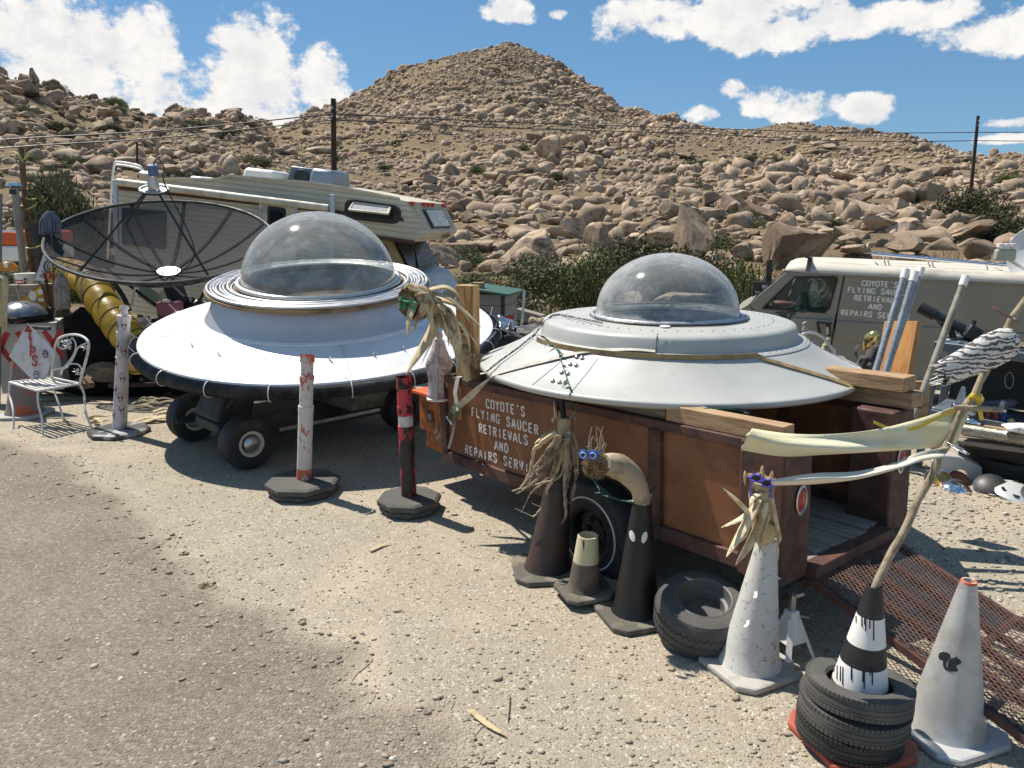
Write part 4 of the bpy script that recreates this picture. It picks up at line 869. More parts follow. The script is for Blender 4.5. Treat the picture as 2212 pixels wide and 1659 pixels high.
    cab = [p(770, 508), p(836, 520), p(871, 590), p(900, 602), p(922, 640), p(924, 720), p(770, 700)]
    MB().prism(cab, (0, .18, 0), (1, 0, 0), (0, 0, 1), -(WD - .36)).build('cab', cm, o, smooth=False, bevel=.03)
    MB().prism([p(*e) for e in ((782, 524), (824, 530), (846, 578), (788, 572))], (0, .16, 0), (1, 0, 0), (0, 0, 1), -.03).build('side_window', M['glassdark'], o, smooth=False)
    a, b = [Vector((p(*e)[0], .18, p(*e)[1])) for e in ((836, 521), (870, 588))]; sw = (b - a); nx = Vector((-sw.z, 0, sw.x)).normalized(); nx = nx if nx.x > 0 else -nx
    ws = MB(); q = [a + Vector((0, .10, 0)) + sw * .06, a + Vector((0, WD - .46, 0)) + sw * .06, b + Vector((0, WD - .46, 0)) - sw * .04, b + Vector((0, .10, 0)) - sw * .04]; q = [v + nx * .035 for v in q]
    ws.add(q + [v + nx * .012 for v in q], [(3, 2, 1, 0), (4, 5, 6, 7), (0, 1, 5, 4), (1, 2, 6, 5), (2, 3, 7, 6), (3, 0, 4, 7)]); wso = ws.build('windscreen', mat('dark_green_glass', (.015, .02, .018), .3, spec=.15), o, smooth=False)
    MB().tube([b + Vector((0, .5, .02)) + nx * .05, b + Vector((-.25, .95, .35)) + nx * .05], .012, 5).build('wiper', M['black'], wso)
    hd = [p(866, 588), p(902, 598), p(930, 640), p(930, 720), p(866, 720)]; MB().prism(hd, (0, .22, 0), (1, 0, 0), (0, 0, 1), -(WD - .44)).build('bonnet', mat('dull_silver_bonnet', (.36, .36, .35), .35, .5), o, smooth=False, bevel=.06)
    flat('mirror', [(838, 566), (852, 568), (853, 580), (838, 578)], -.05, .06, mat('yellow_mirror', (.5, .42, .16), .5), bevel=.015)
    for x in (330, 900): 
        a = fr.px(x, 690 if x > 500 else 690); wheel_parts(o, (a[0], .15, a[1] + .0), (0, -1, 0), .36, .22, .2, M['rubber'], M['steel'])
    return fr
RV = motorhome()
# ================================================================ TRAILER, GREY SAUCER AND WHAT HANGS ON THEM
def mat_panel():
    m = mat('red_brown_panel', (.235, .095, .04), .5, second=(.14, .054, .025), sscale=3.0, slo=.42, shi=.7, third=(.31, .15, .07), tscale=5, tlo=.52, thi=.75, bump=.12, bscale=30); return m
M['panel'] = mat_panel()
_tf, _tr = Vector((-.55, 5.77, .287)), Vector((1.30, 3.43, .41))
TF = Frame(_tf, _tr - _tf, (0, 0, 1)); TL, TWd, TH = (_tr - _tf).length, 1.30, .69
def trailer():
    o = TF.root('cargo_trailer', 'rusty brown steel cargo trailer with stencilled sign carrying the grey saucer', 'trailer'); B = lambda name, a, b, m=M['rust'], par=None, bev=.006: MB().box([(a[i] + b[i]) / 2 for i in range(3)], [abs(b[i] - a[i]) for i in range(3)]).build(name, m, par or o, bevel=bev)
    wc = TF.pt(1279, 1150, .03); xm = TF.px(1413, 950)[0]; x1 = wc.x - .40; x2 = wc.x + .42; zb = .27
    for side in (0, 1):
        y0 = 0 if side == 0 else TWd; s = 1 if side == 0 else -1
        B('top_rail', (0, y0, TH - .055), (TL, y0 + s * .05, TH)); B('bottom_rail', (0, y0, 0), (x1, y0 + s * .05, .085)); B('bottom_rail', (x2, y0, 0), (TL, y0 + s * .05, .085))
        B('wheel_arch', (x1, y0 + s * .002, zb), (x2, y0 + s * .05, zb + .06)); B('wheel_arch', (x1, y0 + s * .002, .085), (x1 + .05, y0 + s * .045, zb)); B('wheel_arch', (x2 - .05, y0 + s * .002, .085), (x2, y0 + s * .045, zb))
        for xa, xb in ((0, .075), (xm - .045, xm + .045)): B('post', (xa, y0 - s * .004, .085), (xb, y0 + s * .046, TH - .055))
        f = B('side_panel', (.075, y0 + s * .026, .085), (x1, y0 + s * .044, TH - .055), M['panel'], bev=.002); B('side_panel', (x1, y0 + s * .026, zb + .06), (xm - .045, y0 + s * .044, TH - .055), M['panel'], bev=.002)
        B('side_panel', (xm + .045, y0 + s * .026, .085 if xm + .045 > x2 else zb + .06), (TL - .24, y0 + s * .044, TH - .055), M['panel'], bev=.002)
        if side == 0: front = f
        rp = B('rear_post', (TL - .24, y0 - s * .006, -.02), (TL + .01, y0 + s * .24, TH - .002), bev=.012)
        # oval tail lamp let into the back of the post
        c = Vector((TL + .012, y0 + s * .14, .40)); Mx = Matrix.Rotation(R(90), 3, 'Y') @ Matrix.Diagonal((1.55, 1, 1))
        MB().lathe([(.046, 0), (.050, .008), (.042, .012), (.038, .004)], 28, c=c, M=Mx).build('lamp_ring', M['steel'], rp); MB().lathe([(.039, .002), (.03, .010), (.001, .014)], 28, c=c, M=Mx).build('tail_lamp', mat('red_lens', (.42, .02, .02), .2) if side == 0 else bpy.data.materials['red_lens'], rp)
        MB().tube([(TL - .06, y0 + s * .02, -.075), (TL - .06, y0 + s * .30, -.075)], .055, 14).build('rubber_bumper', M['rubber'], o)
        MB().bar((TL - .1, y0 + s * .1, -.13), (TL - .1, y0 + s * .1, -.30), .05, .05).build('stay', M['rust'], o)
    B('front_panel', (.005, .05, .06), (.045, TWd - .05, TH - .01), M['rust']); B('rear_sill', (TL - .03, .245, -.055), (TL + .055, TWd - .245, .03)); B('axle', (wc.x - .03, .1, wc.z - .03), (wc.x + .03, TWd - .1, wc.z + .03))
    nb = 7; pw = (TWd - .12) / nb
    for k in range(nb): B('floor_board', (.06, .06 + k * pw + .003, .004 * (k % 3)), (TL - .035 + .015 * math.sin(k * 2.1), .06 + (k + 1) * pw - .003, .03 + .004 * (k % 3)), M['woodgrey'], bev=.004)
    for y0, s in ((.03, -1), (TWd - .03, 1)):
        w = wheel_parts(o, (wc.x, y0 + (.06 if s < 0 else -.06), wc.z), (0, s, 0), .335, .19, .185, M['rubber'], M['black'])
        MB().torus((0, 0, .095), .232, .006, segs=64, rs=6).build('white_line', M['white'], w)
        for k in range(6): a = k * math.pi / 3; MB().lathe([(.022, .03), (.022, .055), (.010, .055), (.010, .04)], 10, c=(.075 * math.cos(a), .075 * math.sin(a), 0)).build('wheel_nut', M['rust'], w)
    # words on the first panel
    rnd = random.Random(2)
    for txt, a, b in (("COYOTE'S", (560, 383), (845, 448)), ('FLYING SAUCER', (455, 442), (940, 582)), ('RETRIEVALS', (508, 560), (866, 656)), ('AND', (622, 684), (728, 716)), ('REPAIRS SERVICE', (408, 714), (952, 880))):
        A, Bp = [TF.px(877.8 + .2976 * q[0], 768 + .2976 * q[1]) for q in (a, b)]; mb = MB(); L = math.hypot(Bp[0] - A[0], Bp[1] - A[1]); h = .066
        text_strokes(mb, txt, (A[0], .026, A[1]), (Bp[0] - A[0], 0, Bp[1] - A[1]), (0, 0, 1), h, .20, L / len(txt) / h * 1.02, .0015, False, worn=.12, rnd=rnd); mb.build('lettering', M['whiteflat'], front)
    # tail ramp of expanded metal
    l = TF.loc; nh, fh = l(W(1768, 1232, .36)), l(W(1975, 1142, .37)); nh.x = fh.x = TL + .06; nh.y = .30; fh.y = TWd - .26; nh.z = fh.z = -.03; e = l(W(2150, 1558, .02)); dirn = (e - nh); dirn.y = 0; dirn = dirn.normalized(); Lr = 1.48
    dirn = Vector((Lr, 0, -(.36 + .02) - .06)).normalized(); up = dirn.cross(Vector((0, 1, 0))); rm = bpy.data.objects.new('ramp', None); COL.objects.link(rm); rm.parent = o; rm.empty_display_size = .1; dirn = Vector((Lr, -.17, -.43)).normalized(); nh.y = .24
    Pr = lambda t, v, off=0: nh.lerp(fh, v) + dirn * (t * Lr) + up * off
    rm_ = mat('dull_ramp_rust', (.10, .058, .045), .8, second=(.15, .09, .07), sscale=9)
    for v in (0, .28, .5, .72, 1): MB().bar(Pr(0, v, -.02), Pr(1, v, -.02), .035, .035, up).build('ramp_rail', M['rust'], rm)
    for t in (0, .46, 1): MB().bar(Pr(t, -.02, -.024), Pr(t, 1.02, -.024), .032, .032, up).build('ramp_crossbar', M['rust'], rm)
    mb = MB(); nt, nv = 58, 26; q = []
    for i in range(nt + 1):
        for j in range(nv + 1): q.append(Pr(i / nt, (j + (.5 if i % 2 else 0)) / (nv + .5), .004))
    ed = []
    for i in range(nt):
        for j in range(nv):
            a = i * (nv + 1) + j; c = (i + 1) * (nv + 1) + j; ed.append((a, c)); ed.append((a, c - 1 if i % 2 == 0 else c + 1) if not (i % 2 == 0 and j == 0) else (a, c))
    for a, c in ed: mb.strip([q[a], q[c]], tuple((q[c] - q[a]).normalized().cross(up)), .0048, .002)
    tag(mb.build('expanded_mesh', rm_, rm, smooth=False, fix=False), kind='stuff')
    for v in (.2, .8): MB().tube([Pr(-.02, v - .03, 0), Pr(-.02, v + .03, 0)], .016, 8).build('hinge', M['rust'], rm)
    # drawbar
    for y in (.25, TWd - .25): MB().bar((.05, y, .03), (-.85, TWd / 2, .0), .06, .07).build('drawbar', M['rust'], o)
    return o
trailer()

def saucer_two():
    c = Vector((1.066, 5.25, 1.17)); o = thing('flying_saucer', 'pale grey riveted flying saucer with hazy dome resting on the trailer', 'flying saucer', c); o.rotation_euler = (0, 0, 0)
    m = mat('pale_grey_aluminium_paint', (.455, .46, .435), .46, .05, second=(.38, .385, .36), sscale=1.8, slo=.42, shi=.72, third=(.33, .32, .29), tscale=7, tlo=.58, thi=.78, bump=.06, bscale=12)
    prof = [(1.24, -.022), (1.27, -.026), (1.288, -.012), (1.29, .004), (1.28, .016), (1.262, .018), (1.15, .070), (1.05, .118), (.965, .168), (.935, .190), (.915, .198)]
    MB().lathe(prof, 144).build('disc', m, o, ang=60); MB().lathe([(.938, .192), (.925, .204), (.885, .208), (.868, .214), (.862, .23), (.852, .285), (.838, .303), (.81, .312), (.52, .326), (.46, .327), (.46, .30)], 128).build('drum', m, o, ang=50)
    mb = MB(); n = 0
    for r, z, k in ((.915, .206, 96), (.70, .320, 60)):
        for q in range(k): a = 2 * math.pi * q / k; mb.lathe([(.006, 0), (.004, .004), (.001, .005)], 6, c=(r * math.cos(a), r * math.sin(a), z))
    tag(mb.build('rivets', m, o), kind='stuff')
    # doubler plate with bolts on the front left slope, and seam lines
    for a0 in (-2.32,):
        for k, (r, da) in enumerate([(1.20, -.012), (1.20, .03), (1.12, -.012), (1.12, .03), (1.04, -.012), (1.04, .03), (.98, -.012), (.98, .03)]):
            z = np.interp(r, [.965, 1.05, 1.15, 1.262], [.168, .118, .07, .018]); a = a0 + da; MB().lathe([(.013, 0), (.013, .012), (.006, .018), (.001, .018)], 8, c=(r * math.cos(a), r * math.sin(a), z)).build('bolt', M['steel'], o)
    for a in (-2.42, -2.19, -1.83, -.2, .6):
        pts = [(r * math.cos(a), r * math.sin(a), z + .0015) for r, z in ((1.262, .018), (1.15, .07), (1.05, .118), (.965, .168))] if a != -1.83 else [(r * math.cos(a), r * math.sin(a), z) for r, z in ((.871, .215), (.866, .23), (.856, .285), (.842, .305), (.78, .316))]
        MB().strip(pts, (-math.sin(a), math.cos(a), 0), .006, .003).build('seam', M['grille'], o)
    prof = [(.485, .322), (.485, .36)] + [(.483 * math.cos(t), .36 + .395 * math.sin(t)) for t in np.linspace(0, math.pi / 2 * .985, 24)]
    MB().lathe(prof, 72).build('dome', M['dome_hazy'], o, ang=180); MB().lathe([(.489, .326), (.489, .352)], 72).build('tape_band', mat('cracked_clear_tape', (.25, .25, .25), .3, second=(.75, .76, .77), sscale=14, slo=.42, shi=.5), o)
    ribbed_ring(.508, .012, .338, 170, .25, 8, .002).build('conduit', M['conduit'], o, ang=60); ribbed_ring(.53, .010, .334, 60, 0, 8, .006, 3).build('conduit', M['steel'], o)
    MB().lathe([(.46, .327), (.44, .2), (.43, .05)], 48).build('cockpit_wall', M['grille'], o); MB().lathe([(.43, .17), (.01, .17)], 48).build('cockpit_floor', mat('dark_cockpit_floor', (.09, .09, .09), .8), o)
    MB().lathe([(.001, 0), (.03, .0), (.034, .008), (.014, .012), (.001, .013)], 16, c=(-.12, -.56, .325)).build('cap', M['white'], o)
    return c
UC = saucer_two()
def u2_surf(x, y, lift=.0):
    r = math.hypot(x - UC.x, y - UC.y); return UC.z + float(np.interp(r, [0, .84, .862, .885, .935, .965, 1.05, 1.15, 1.262, 1.29, 1.33], [.325, .308, .23, .21, .19, .168, .118, .07, .018, .0, -.06])) + lift
def over_saucer(pts, n=10, lift=.008):
    out = []; P = [Vector((p[0], p[1], 0)) for p in pts]
    for a, b in zip(P[:-1], P[1:]):
        for k in range(n): q = a.lerp(b, k / n); out.append(Vector((q.x, q.y, u2_surf(q.x, q.y, lift))))
    q = P[-1]; out.append(Vector((q.x, q.y, u2_surf(q.x, q.y, lift)))); return out
M['strap'] = mat('dirty_white_webbing', (.52, .50, .44), .85, second=(.40, .37, .30), sscale=9, bump=.5, bscale=220); M['strapbrown'] = mat('tan_strap', (.33, .24, .12), .8, second=(.2, .14, .07), sscale=7)
def straps():
    a = W(1064, 807, 1.19); b = W(1240, 788, 1.28); c = W(1415, 771, 1.36); path = over_saucer([a[:2], b[:2], c[:2]], 10)
    a0 = path[0]; rat = TF.O + TF.u * TF.px(992, 888)[0] + TF.w * TF.px(992, 888)[1] - TF.n * .03; side = []
    o = thing('ratchet_strap', 'dirty white ratchet strap pulled over the grey saucer rim to the trailer side', 'strap', rat)
    L = lambda p: Vector(p) - rat
    pts = [rat + Vector((.02, 0, .04)), lerp(rat, a0, .5) + Vector((0, -.01, .01)), a0 + Vector((-.02, -.02, -.015))] + path
    sd = [Vector((.5, .5, .4))] * 3 + [Vector((.35, .9, .25))] * len(path); sd = [Vector((.62, -.3, -.5)), Vector((.5, .1, -.5)), Vector((.35, .6, .1))] + [Vector((.2, .95, .22))] * len(path)
    MB().strip([L(p) for p in pts], sd, .048, .003).build('webbing', M['strap'], o)
    top = TF.O + TF.u * .28 + TF.w * (TH + .01) - TF.n * .01; MB().strip([L(top + TF.n * .5 + Vector((0, 0, .0))), L(top), L(top - TF.w * .12 - TF.n * .012 - TF.u * .03), L(rat + Vector((.01, 0, .03)))], [TF.u] * 4, .05, .003).build('webbing', M['strap'], o)
    tail = [L(rat), L(rat - TF.w * .16 - TF.u * .05), L(rat - TF.w * .30 - TF.u * .09 - TF.n * .02)]; MB().strip(tail, [TF.u] * 3, .03, .003).build('webbing_tail', M['strap'], o)
    Mx = Matrix((TF.u, TF.n, TF.w)).transposed() @ Matrix.Rotation(R(38), 3, 'Y'); r = bpy.data.objects.new('ratchet', None); COL.objects.link(r); r.parent = o; r.empty_display_size = .05
    gm = mat('green_zinc_buckle', (.16, .24, .15), .4, .5)
    for s in (-1, 1): MB().box(Mx @ Vector((s * .034, -.012, -.02)), (.006, .022, .15), Mx).build('cheek', gm, r, bevel=.002)
    MB().box(Mx @ Vector((0, -.02, .01)), (.05, .012, .05), Mx).build('pawl', gm, r, bevel=.002); MB().tube([Mx @ Vector((-.045, -.02, -.10)), Mx @ Vector((.045, -.02, -.10))], .010, 8).build('handle', M['steel'], r); MB().tube([Mx @ Vector((-.036, -.005, .03)), Mx @ Vector((.036, -.005, .03))], .014, 10).build('spindle', M['strap'], r)
    # tan strap round the drum and off to the lumber
    arc = [Vector((UC.x + .94 * math.cos(t), UC.y + .94 * math.sin(t), 0)) for t in np.linspace(R(196), R(292), 18)]
    end = W(1850, 838, 1.18); pts = [Vector((p.x, p.y, u2_surf(p.x, p.y, .018))) for p in arc] + over_saucer([arc[-1][:2], end[:2]], 8, .012)[1:] + [W(1990, 880, 1.10)]
    o2 = MB(); b = pts[0]; o2.strip([p - b for p in pts], [Vector((0, 0, 1))] * 18 + [Vector((.2, .9, .5))] * (len(pts) - 18), .03, .004); tag(o2.build('tie_down_strap', M['strapbrown'], loc=b), 'long tan strap wrapped round the grey saucer drum and over its rim', 'strap')
    pts = [W(1052, 802, 1.20)] + over_saucer([W(1060, 796, 1.2)[:2], W(1210, 704, 1.42)[:2]], 8, .02)[1:] + [W(1300, 697, 1.51)]
    mb = MB(); b = pts[0]; mb.tube([p - b for p in pts], .007, 6); tag(mb.build('cord', mat('black_white_cord', (.02, .02, .02), .7, second=(.5, .5, .48), sscale=70, slo=.5, shi=.55), loc=b), 'black and white cord tied from saucer rim up to its drum', 'cord')
    arcp = [Vector((UC.x + .55 * math.cos(t), UC.y + .55 * math.sin(t), 1.17 + .335)) for t in np.linspace(R(200), R(330), 20)]; mb = MB(); mb.tube([p - arcp[0] for p in arcp], .006, 5); tag(mb.build('cord', M['black'], loc=arcp[0]), 'thin black cord lying round the foot of the hazy dome', 'cord')
straps()

M['green_wire'] = mat('green_light_wire', (.015, .09, .05), .5); M['bulb'] = mat('clear_mini_bulb', (.55, .62, .58), .15)
def light_string(label, pts, nb, seed):
    P = spline(pts, 8); b = P[0]; o = thing('string_light', label, 'string lights', b, group=None); MB().tube([p - b for p in P], .0042, 5, False).build('wire', M['green_wire'], o); g = random.Random(seed)
    for k in range(nb):
        p = P[int((k + .5) / nb * (len(P) - 1))] - b; d = Vector((g.uniform(-1, 1), g.uniform(-1, .2), g.uniform(-.4, .6))).normalized(); bl = MB().tube([p, p + d * .03], [.006, .0075], 6).build('socket', M['green_wire'], o); MB().tube([p + d * .03, p + d * .062], [.0055, .001], 6).build('bulb', M['bulb'], bl)
s1 = over_saucer([W(1176, 728, 1.39)[:2], W(1205, 775, 1.30)[:2], W(1232, 848, 1.185)[:2]], 6, .012)
light_string('green light string hanging down the grey saucer slope to the twisted roots', s1 + [Wy(1238, 885, 4.45), Wy(1236, 940, 4.42), Wy(1250, 985, 4.4)], 12, 1)
light_string('green light string hanging from the lumber across the brown trailer side', [Wy(1620, 890, 4.0), Wy(1545, 884, 3.92), Wy(1494, 922, 3.95), Wy(1475, 975, 4.1), Wy(1445, 1030, 4.15), Wy(1402, 1062, 4.0), Wy(1386, 1080, 3.86)], 8, 2)
light_string('short green light string across the white lined trailer tyre', [Wy(1250, 1005, 4.3), Wy(1290, 1045, 4.15), Wy(1325, 1075, 4.05), Wy(1370, 1086, 3.85)], 5, 3)
MB_ = MB().box((0, 0, 0), (.03, .02, .04)); tag(MB_.build('plug', M['green_wire'], loc=Wy(1492, 924, 3.93), bevel=.004), 'green plug on the light string over the lumber', 'plug')

# lumber
def lumber(label, a, b, w, h, m=None, name='timber'):
    a, b = Vector(a), Vector(b); d = b - a; L = d.length; ang = d.to_track_quat('X', 'Z'); mb = MB().box((0, 0, 0), (L, w, h)); o = mb.build(name, m or M['wood'], loc=(a + b) / 2, bevel=.005); o.rotation_euler = ang.to_euler(); return tag(o, label, 'timber')
def tl(x, y, z): return TF.O + TF.u * x + TF.n * y + TF.w * z
xa = TF.px(1440, 900)[0]
lumber('pale pine beam lying on the near top rail of the trailer', tl(xa - .02, .06, TH + .048), tl(TL - .02, .07, TH + .045), .09, .09)
lumber('grey pine beam wedged under the grey saucer at the near rail', tl(.55, .10, TH + .048), tl(xa - .04, .08, TH + .048), .09, .09, M['woodgrey'])
lumber('upper pine beam under the saucer edge at the far trailer rail', tl(1.1, TWd - .08, TH + .145), tl(TL + .02, TWd - .10, TH + .145), .14, .085)
lumber('lower pine beam under another beam at the far trailer rail', tl(.9, TWd - .06, TH + .05), tl(TL + .05, TWd - .06, TH + .05), .14, .09)
lumber('cross beam hidden below the grey saucer at the trailer front', tl(.5, -.02, TH + .145), tl(.5, TWd, TH + .145), .09, .09)
lumber('cross beam below the grey saucer near the trailer wheel', tl(1.6, .1, TH + .145), tl(1.6, TWd - .16, TH + .145), .09, .09)
# post at the front, behind the palm head
def post_front():
    p0, p1 = Wy(1010, 838, 5.62), Wy(1012, 617, 5.62); w = (Wy(1034, 700, 5.62) - Wy(989, 700, 5.62)).length; mb = MB().box((0, 0, 0), (w, .09, p1.z - p0.z + .25)); o = mb.build('wooden_post', M['woodz'], loc=(p0 + p1) / 2 - Vector((0, 0, .12)), rot=(0, 0, R(-28)), bevel=.004); tag(o, 'upright pine post standing in the front trailer corner behind the palm head', 'post')
    p0, p1 = Wy(1915, 885, 5.0), Wy(1950, 695, 5.15); mb = MB().box((0, 0, 0), (.24, .045, (p1 - p0).length + .3)); o = mb.build('plank', mat('orange_pine_plank', (.52, .25, .075), .65, second=(.34, .15, .045), sscale=2.6, stretch=(9, 9, 1), bump=.25, bscale=14), loc=(p0 + p1) / 2 - (p1 - p0).normalized() * .15, bevel=.004); o.rotation_euler = (p1 - p0).to_track_quat('Z', 'Y').to_euler(); o.rotation_euler.rotate_axis('Z', R(-22)); tag(o, 'broad orange pine plank leaning behind the far trailer rail', 'plank')
    p0, p1 = Wy(1975, 900, 5.15), Wy(1985, 820, 5.15); o = MB().box((0, 0, 0), (.16, .04, .34)).build('plank', M['wood'], loc=(p0 + p1) / 2 - Vector((0, 0, .05))); tag(o, 'short pine offcut standing behind the broad orange plank', 'plank')
    M['galv'] = mat('dull_galvanised_tube', (.30, .33, .36), .5, .5, second=(.22, .24, .26), sscale=20); M['tubetan'] = mat('weathered_tan_tube', (.30, .28, .22), .6, second=(.2, .18, .14), sscale=9)
    for i, (bx, by, tx, ty, dY, m, lab) in enumerate([(1812, 1066, 1957, 583, .42, 'galv', 'grey steel tube with white caps leaning out of the trailer, left of a twin'), (1831, 1082, 1977, 588, .36, 'galv', 'grey steel tube with white caps leaning in front of its twin'), (1899, 1100, 2086, 598, .40, 'tubetan', 'weathered tan tube with white cap leaning before the black telescope'), (1822, 1072, 1990, 580, .48, 'galv', 'grey steel tube mostly hidden behind the two capped tubes')]):
        b = W(bx, by, .42); t = Wy(tx, ty, b.y + dY); o = thing('steel_tube', lab, 'tube', b); d = t - b; MB().tube([(0, 0, 0), d], .021, 14).build('shaft', M[m], o)
        for q in (0, 1): e = d * q; s = -1 if q else 1; MB().tube([e - d.normalized() * .004 * s, e + d.normalized() * .062 * s], .0245, 14).build('cap', M['white'], o)
post_front()

# ---- palm-wood heads
def blade(mb, pts, w0, Y=None, th=.5, tip=.06, fat=1.0):
    P = spline(pts, 6); n = len(P); mb.tube(P, [max(w0 * (math.sin(math.pi * min(1, .28 + .72 * k / (n - 1))) ** .8), w0 * tip) * fat for k in range(n)], 8, flat=th)
def star(c, x, y, r, n=5, inner=.45, ph=math.pi / 2):
    return [Vector(c) + x * (r * (1 if k % 2 == 0 else inner) * math.cos(ph + k * math.pi / n)) + y * (r * (1 if k % 2 == 0 else inner) * math.sin(ph + k * math.pi / n)) for k in range(2 * n + 1)]
M['green_plastic'] = mat('green_plastic', (.02, .33, .16), .35); M['blue_plastic'] = mat('blue_plastic', (.02, .12, .5), .3); M['violet_plastic'] = mat('blue_violet_plastic', (.09, .10, .62), .3); M['bark_in'] = mat('cracked_pale_bark', (.45, .35, .21), .9, second=(.20, .13, .07), sscale=16, slo=.42, shi=.58, third=(.55, .47, .33), tscale=9, tlo=.6, thi=.7, bump=.9, bscale=40)
def palm_head():
    b = Wy(1016, 815, 5.52); o = thing('palm_stem_head', 'dry palm stem head wearing green star glasses at the trailer corner', 'palm stem', b); Y = 5.42; q = lambda x, y, yy=Y: Wy(x, y, yy) - b
    st = spline([q(1018, 822, 5.52), q(1004, 775, 5.52), q(985, 728, 5.48), q(962, 690, 5.44), q(938, 662, 5.40), q(915, 650, 5.34)], 6); MB().tube(st, [lerp(.042, .075, k / (len(st) - 1)) + .006 * math.sin(k * 1.9) for k in range(len(st))], 12).build('stem', M['straw'], o)
    c = q(897, 652, 5.28); ax = Vector((-.72, -.68, -.08)).normalized(); mx = ax.to_track_quat('Z', 'Y').to_matrix(); g = random.Random(1)
    hd = MB(); hd.lathe([(.06, -.13), (.10, -.08), (.122, 0), (.128, .05), (.112, .055), (.10, .02), (.088, -.02), (.001, -.025)], 22, c=c, M=mx); hd.v = [tuple(Vector(v) + Vector((g.uniform(-1, 1), g.uniform(-1, 1), g.uniform(-1, 1))) * .011) for v in hd.v]; head = hd.build('head', M['bark_in'], o)
    for (a, l) in ((2.6, .075), (3.5, .085), (.6, .06), (5.2, .05), (1.7, .05)):
        d = mx @ Vector((math.cos(a), math.sin(a), 0)); e = c + d * .112; mb = MB(); blade(mb, [e - ax * .03, e + ax * .03 + d * .012, e + ax * (.03 + l * .5) - d * .004], .035, th=.25); mb.build('bark_flap', M['bark_in'], head)
    x, y = mx @ Vector((1, 0, 0)), mx @ Vector((0, 1, 0)); hor = Vector((0, 0, 1)).cross(ax).normalized(); ver = ax.cross(hor); gl = bpy.data.objects.new('star_glasses', None); COL.objects.link(gl); gl.parent = o; gl.empty_display_size = .02
    for s in (-1, 1): MB().tube(star(c + ax * .068 + hor * (.058 * s), hor, ver, .047), .0055, 6, False).build('star_frame', M['green_plastic'], gl)
    MB().tube([c + ax * .068 + hor * .016 + ver * .012, c + ax * .068 - hor * .016 + ver * .012], .005, 6).build('bridge', M['green_plastic'], gl)
    for s in (-1, 1): MB().tube([c + ax * .068 + hor * (.088 * s) + ver * .012, c - ax * .0 + hor * (.10 * s) + ver * .015], .005, 6).build('temple', M['green_plastic'], gl)
    for pts, w in (([(950, 668, 5.40), (934, 715, 5.34), (908, 759, 5.28), (877, 808, 5.22)], .040), ([(948, 672, 5.40), (977, 719, 5.34), (988, 755, 5.32), (991, 810, 5.32)], .046), ([(936, 634, 5.4), (974, 645, 5.38), (1002, 671, 5.36), (1040, 707, 5.34)], .034), ([(922, 628, 5.38), (960, 620, 5.42), (986, 634, 5.42), (1001, 657, 5.42)], .036), ([(942, 687, 5.44), (934, 735, 5.42), (922, 760, 5.40), (906, 797, 5.38)], .016),
                   ([(905, 685, 5.34), (898, 700, 5.32), (893, 718, 5.32)], .012), ([(940, 645, 5.46), (985, 660, 5.5), (1018, 700, 5.52)], .036), ([(925, 680, 5.36), (938, 700, 5.36), (946, 730, 5.36)], .050), ([(955, 690, 5.46), (985, 740, 5.48), (1008, 800, 5.5)], .034)):
        mb = MB(); blade(mb, [q(*p) for p in pts], w * 1.35, th=.32); mb.build('dry_leaf', M['straw'], o)
    for k in range(12):
        s = st[min(len(st) - 1, 10 + k * 2)]; L = g.uniform(.14, .32); a = g.uniform(-2.6, .4); d = Vector((math.cos(a) * .5, math.sin(a) * .35, 0)); mb = MB(); blade(mb, [s + d * .06, s + d * .22 + Vector((0, 0, -.02)), s + d * .34 + Vector((0, 0, -L * .5)), s + d * .38 + Vector((0, 0, -L))], g.uniform(.022, .045), th=.22); mb.build('dry_leaf', M['straw'] if k % 3 else bpy.data.materials['cracked_pale_bark'], o)
palm_head()

# ---- toolbox on the drawbar and the little camouflage jacket
def toolbox():
    c = tl(-.20, .18, .34); o = thing('toolbox', 'rusty orange and cream metal toolbox in front of the trailer', 'toolbox', Vector((c.x, c.y, c.z - .22)), math.atan2(TF.u.y, TF.u.x)); rm = mat('rusty_orange_paint', (.40, .13, .035), .6, second=(.16, .06, .025), sscale=7, slo=.45, shi=.6, third=(.55, .45, .32), tscale=5, tlo=.56, thi=.66)
    MB().box((0, .12, .20), (.40, .50, .30)).build('body', rm, o, bevel=.01); MB().box((0, .12, -.02), (.30, .44, .16)).build('lower_tray', rm, o, bevel=.008); MB().box((-.01, .10, .37), (.44, .56, .035)).build('lid', mat('bright_orange_lid', (.62, .11, .03), .5), o, bevel=.01)
    MB().box((-.02, -.137, .19), (.09, .012, .09)).build('latch_plate', M['rust'], o, bevel=.004); MB().box((-.02, -.146, .19), (.045, .012, .045)).build('latch', M['steel'], o, bevel=.003); return o
toolbox()
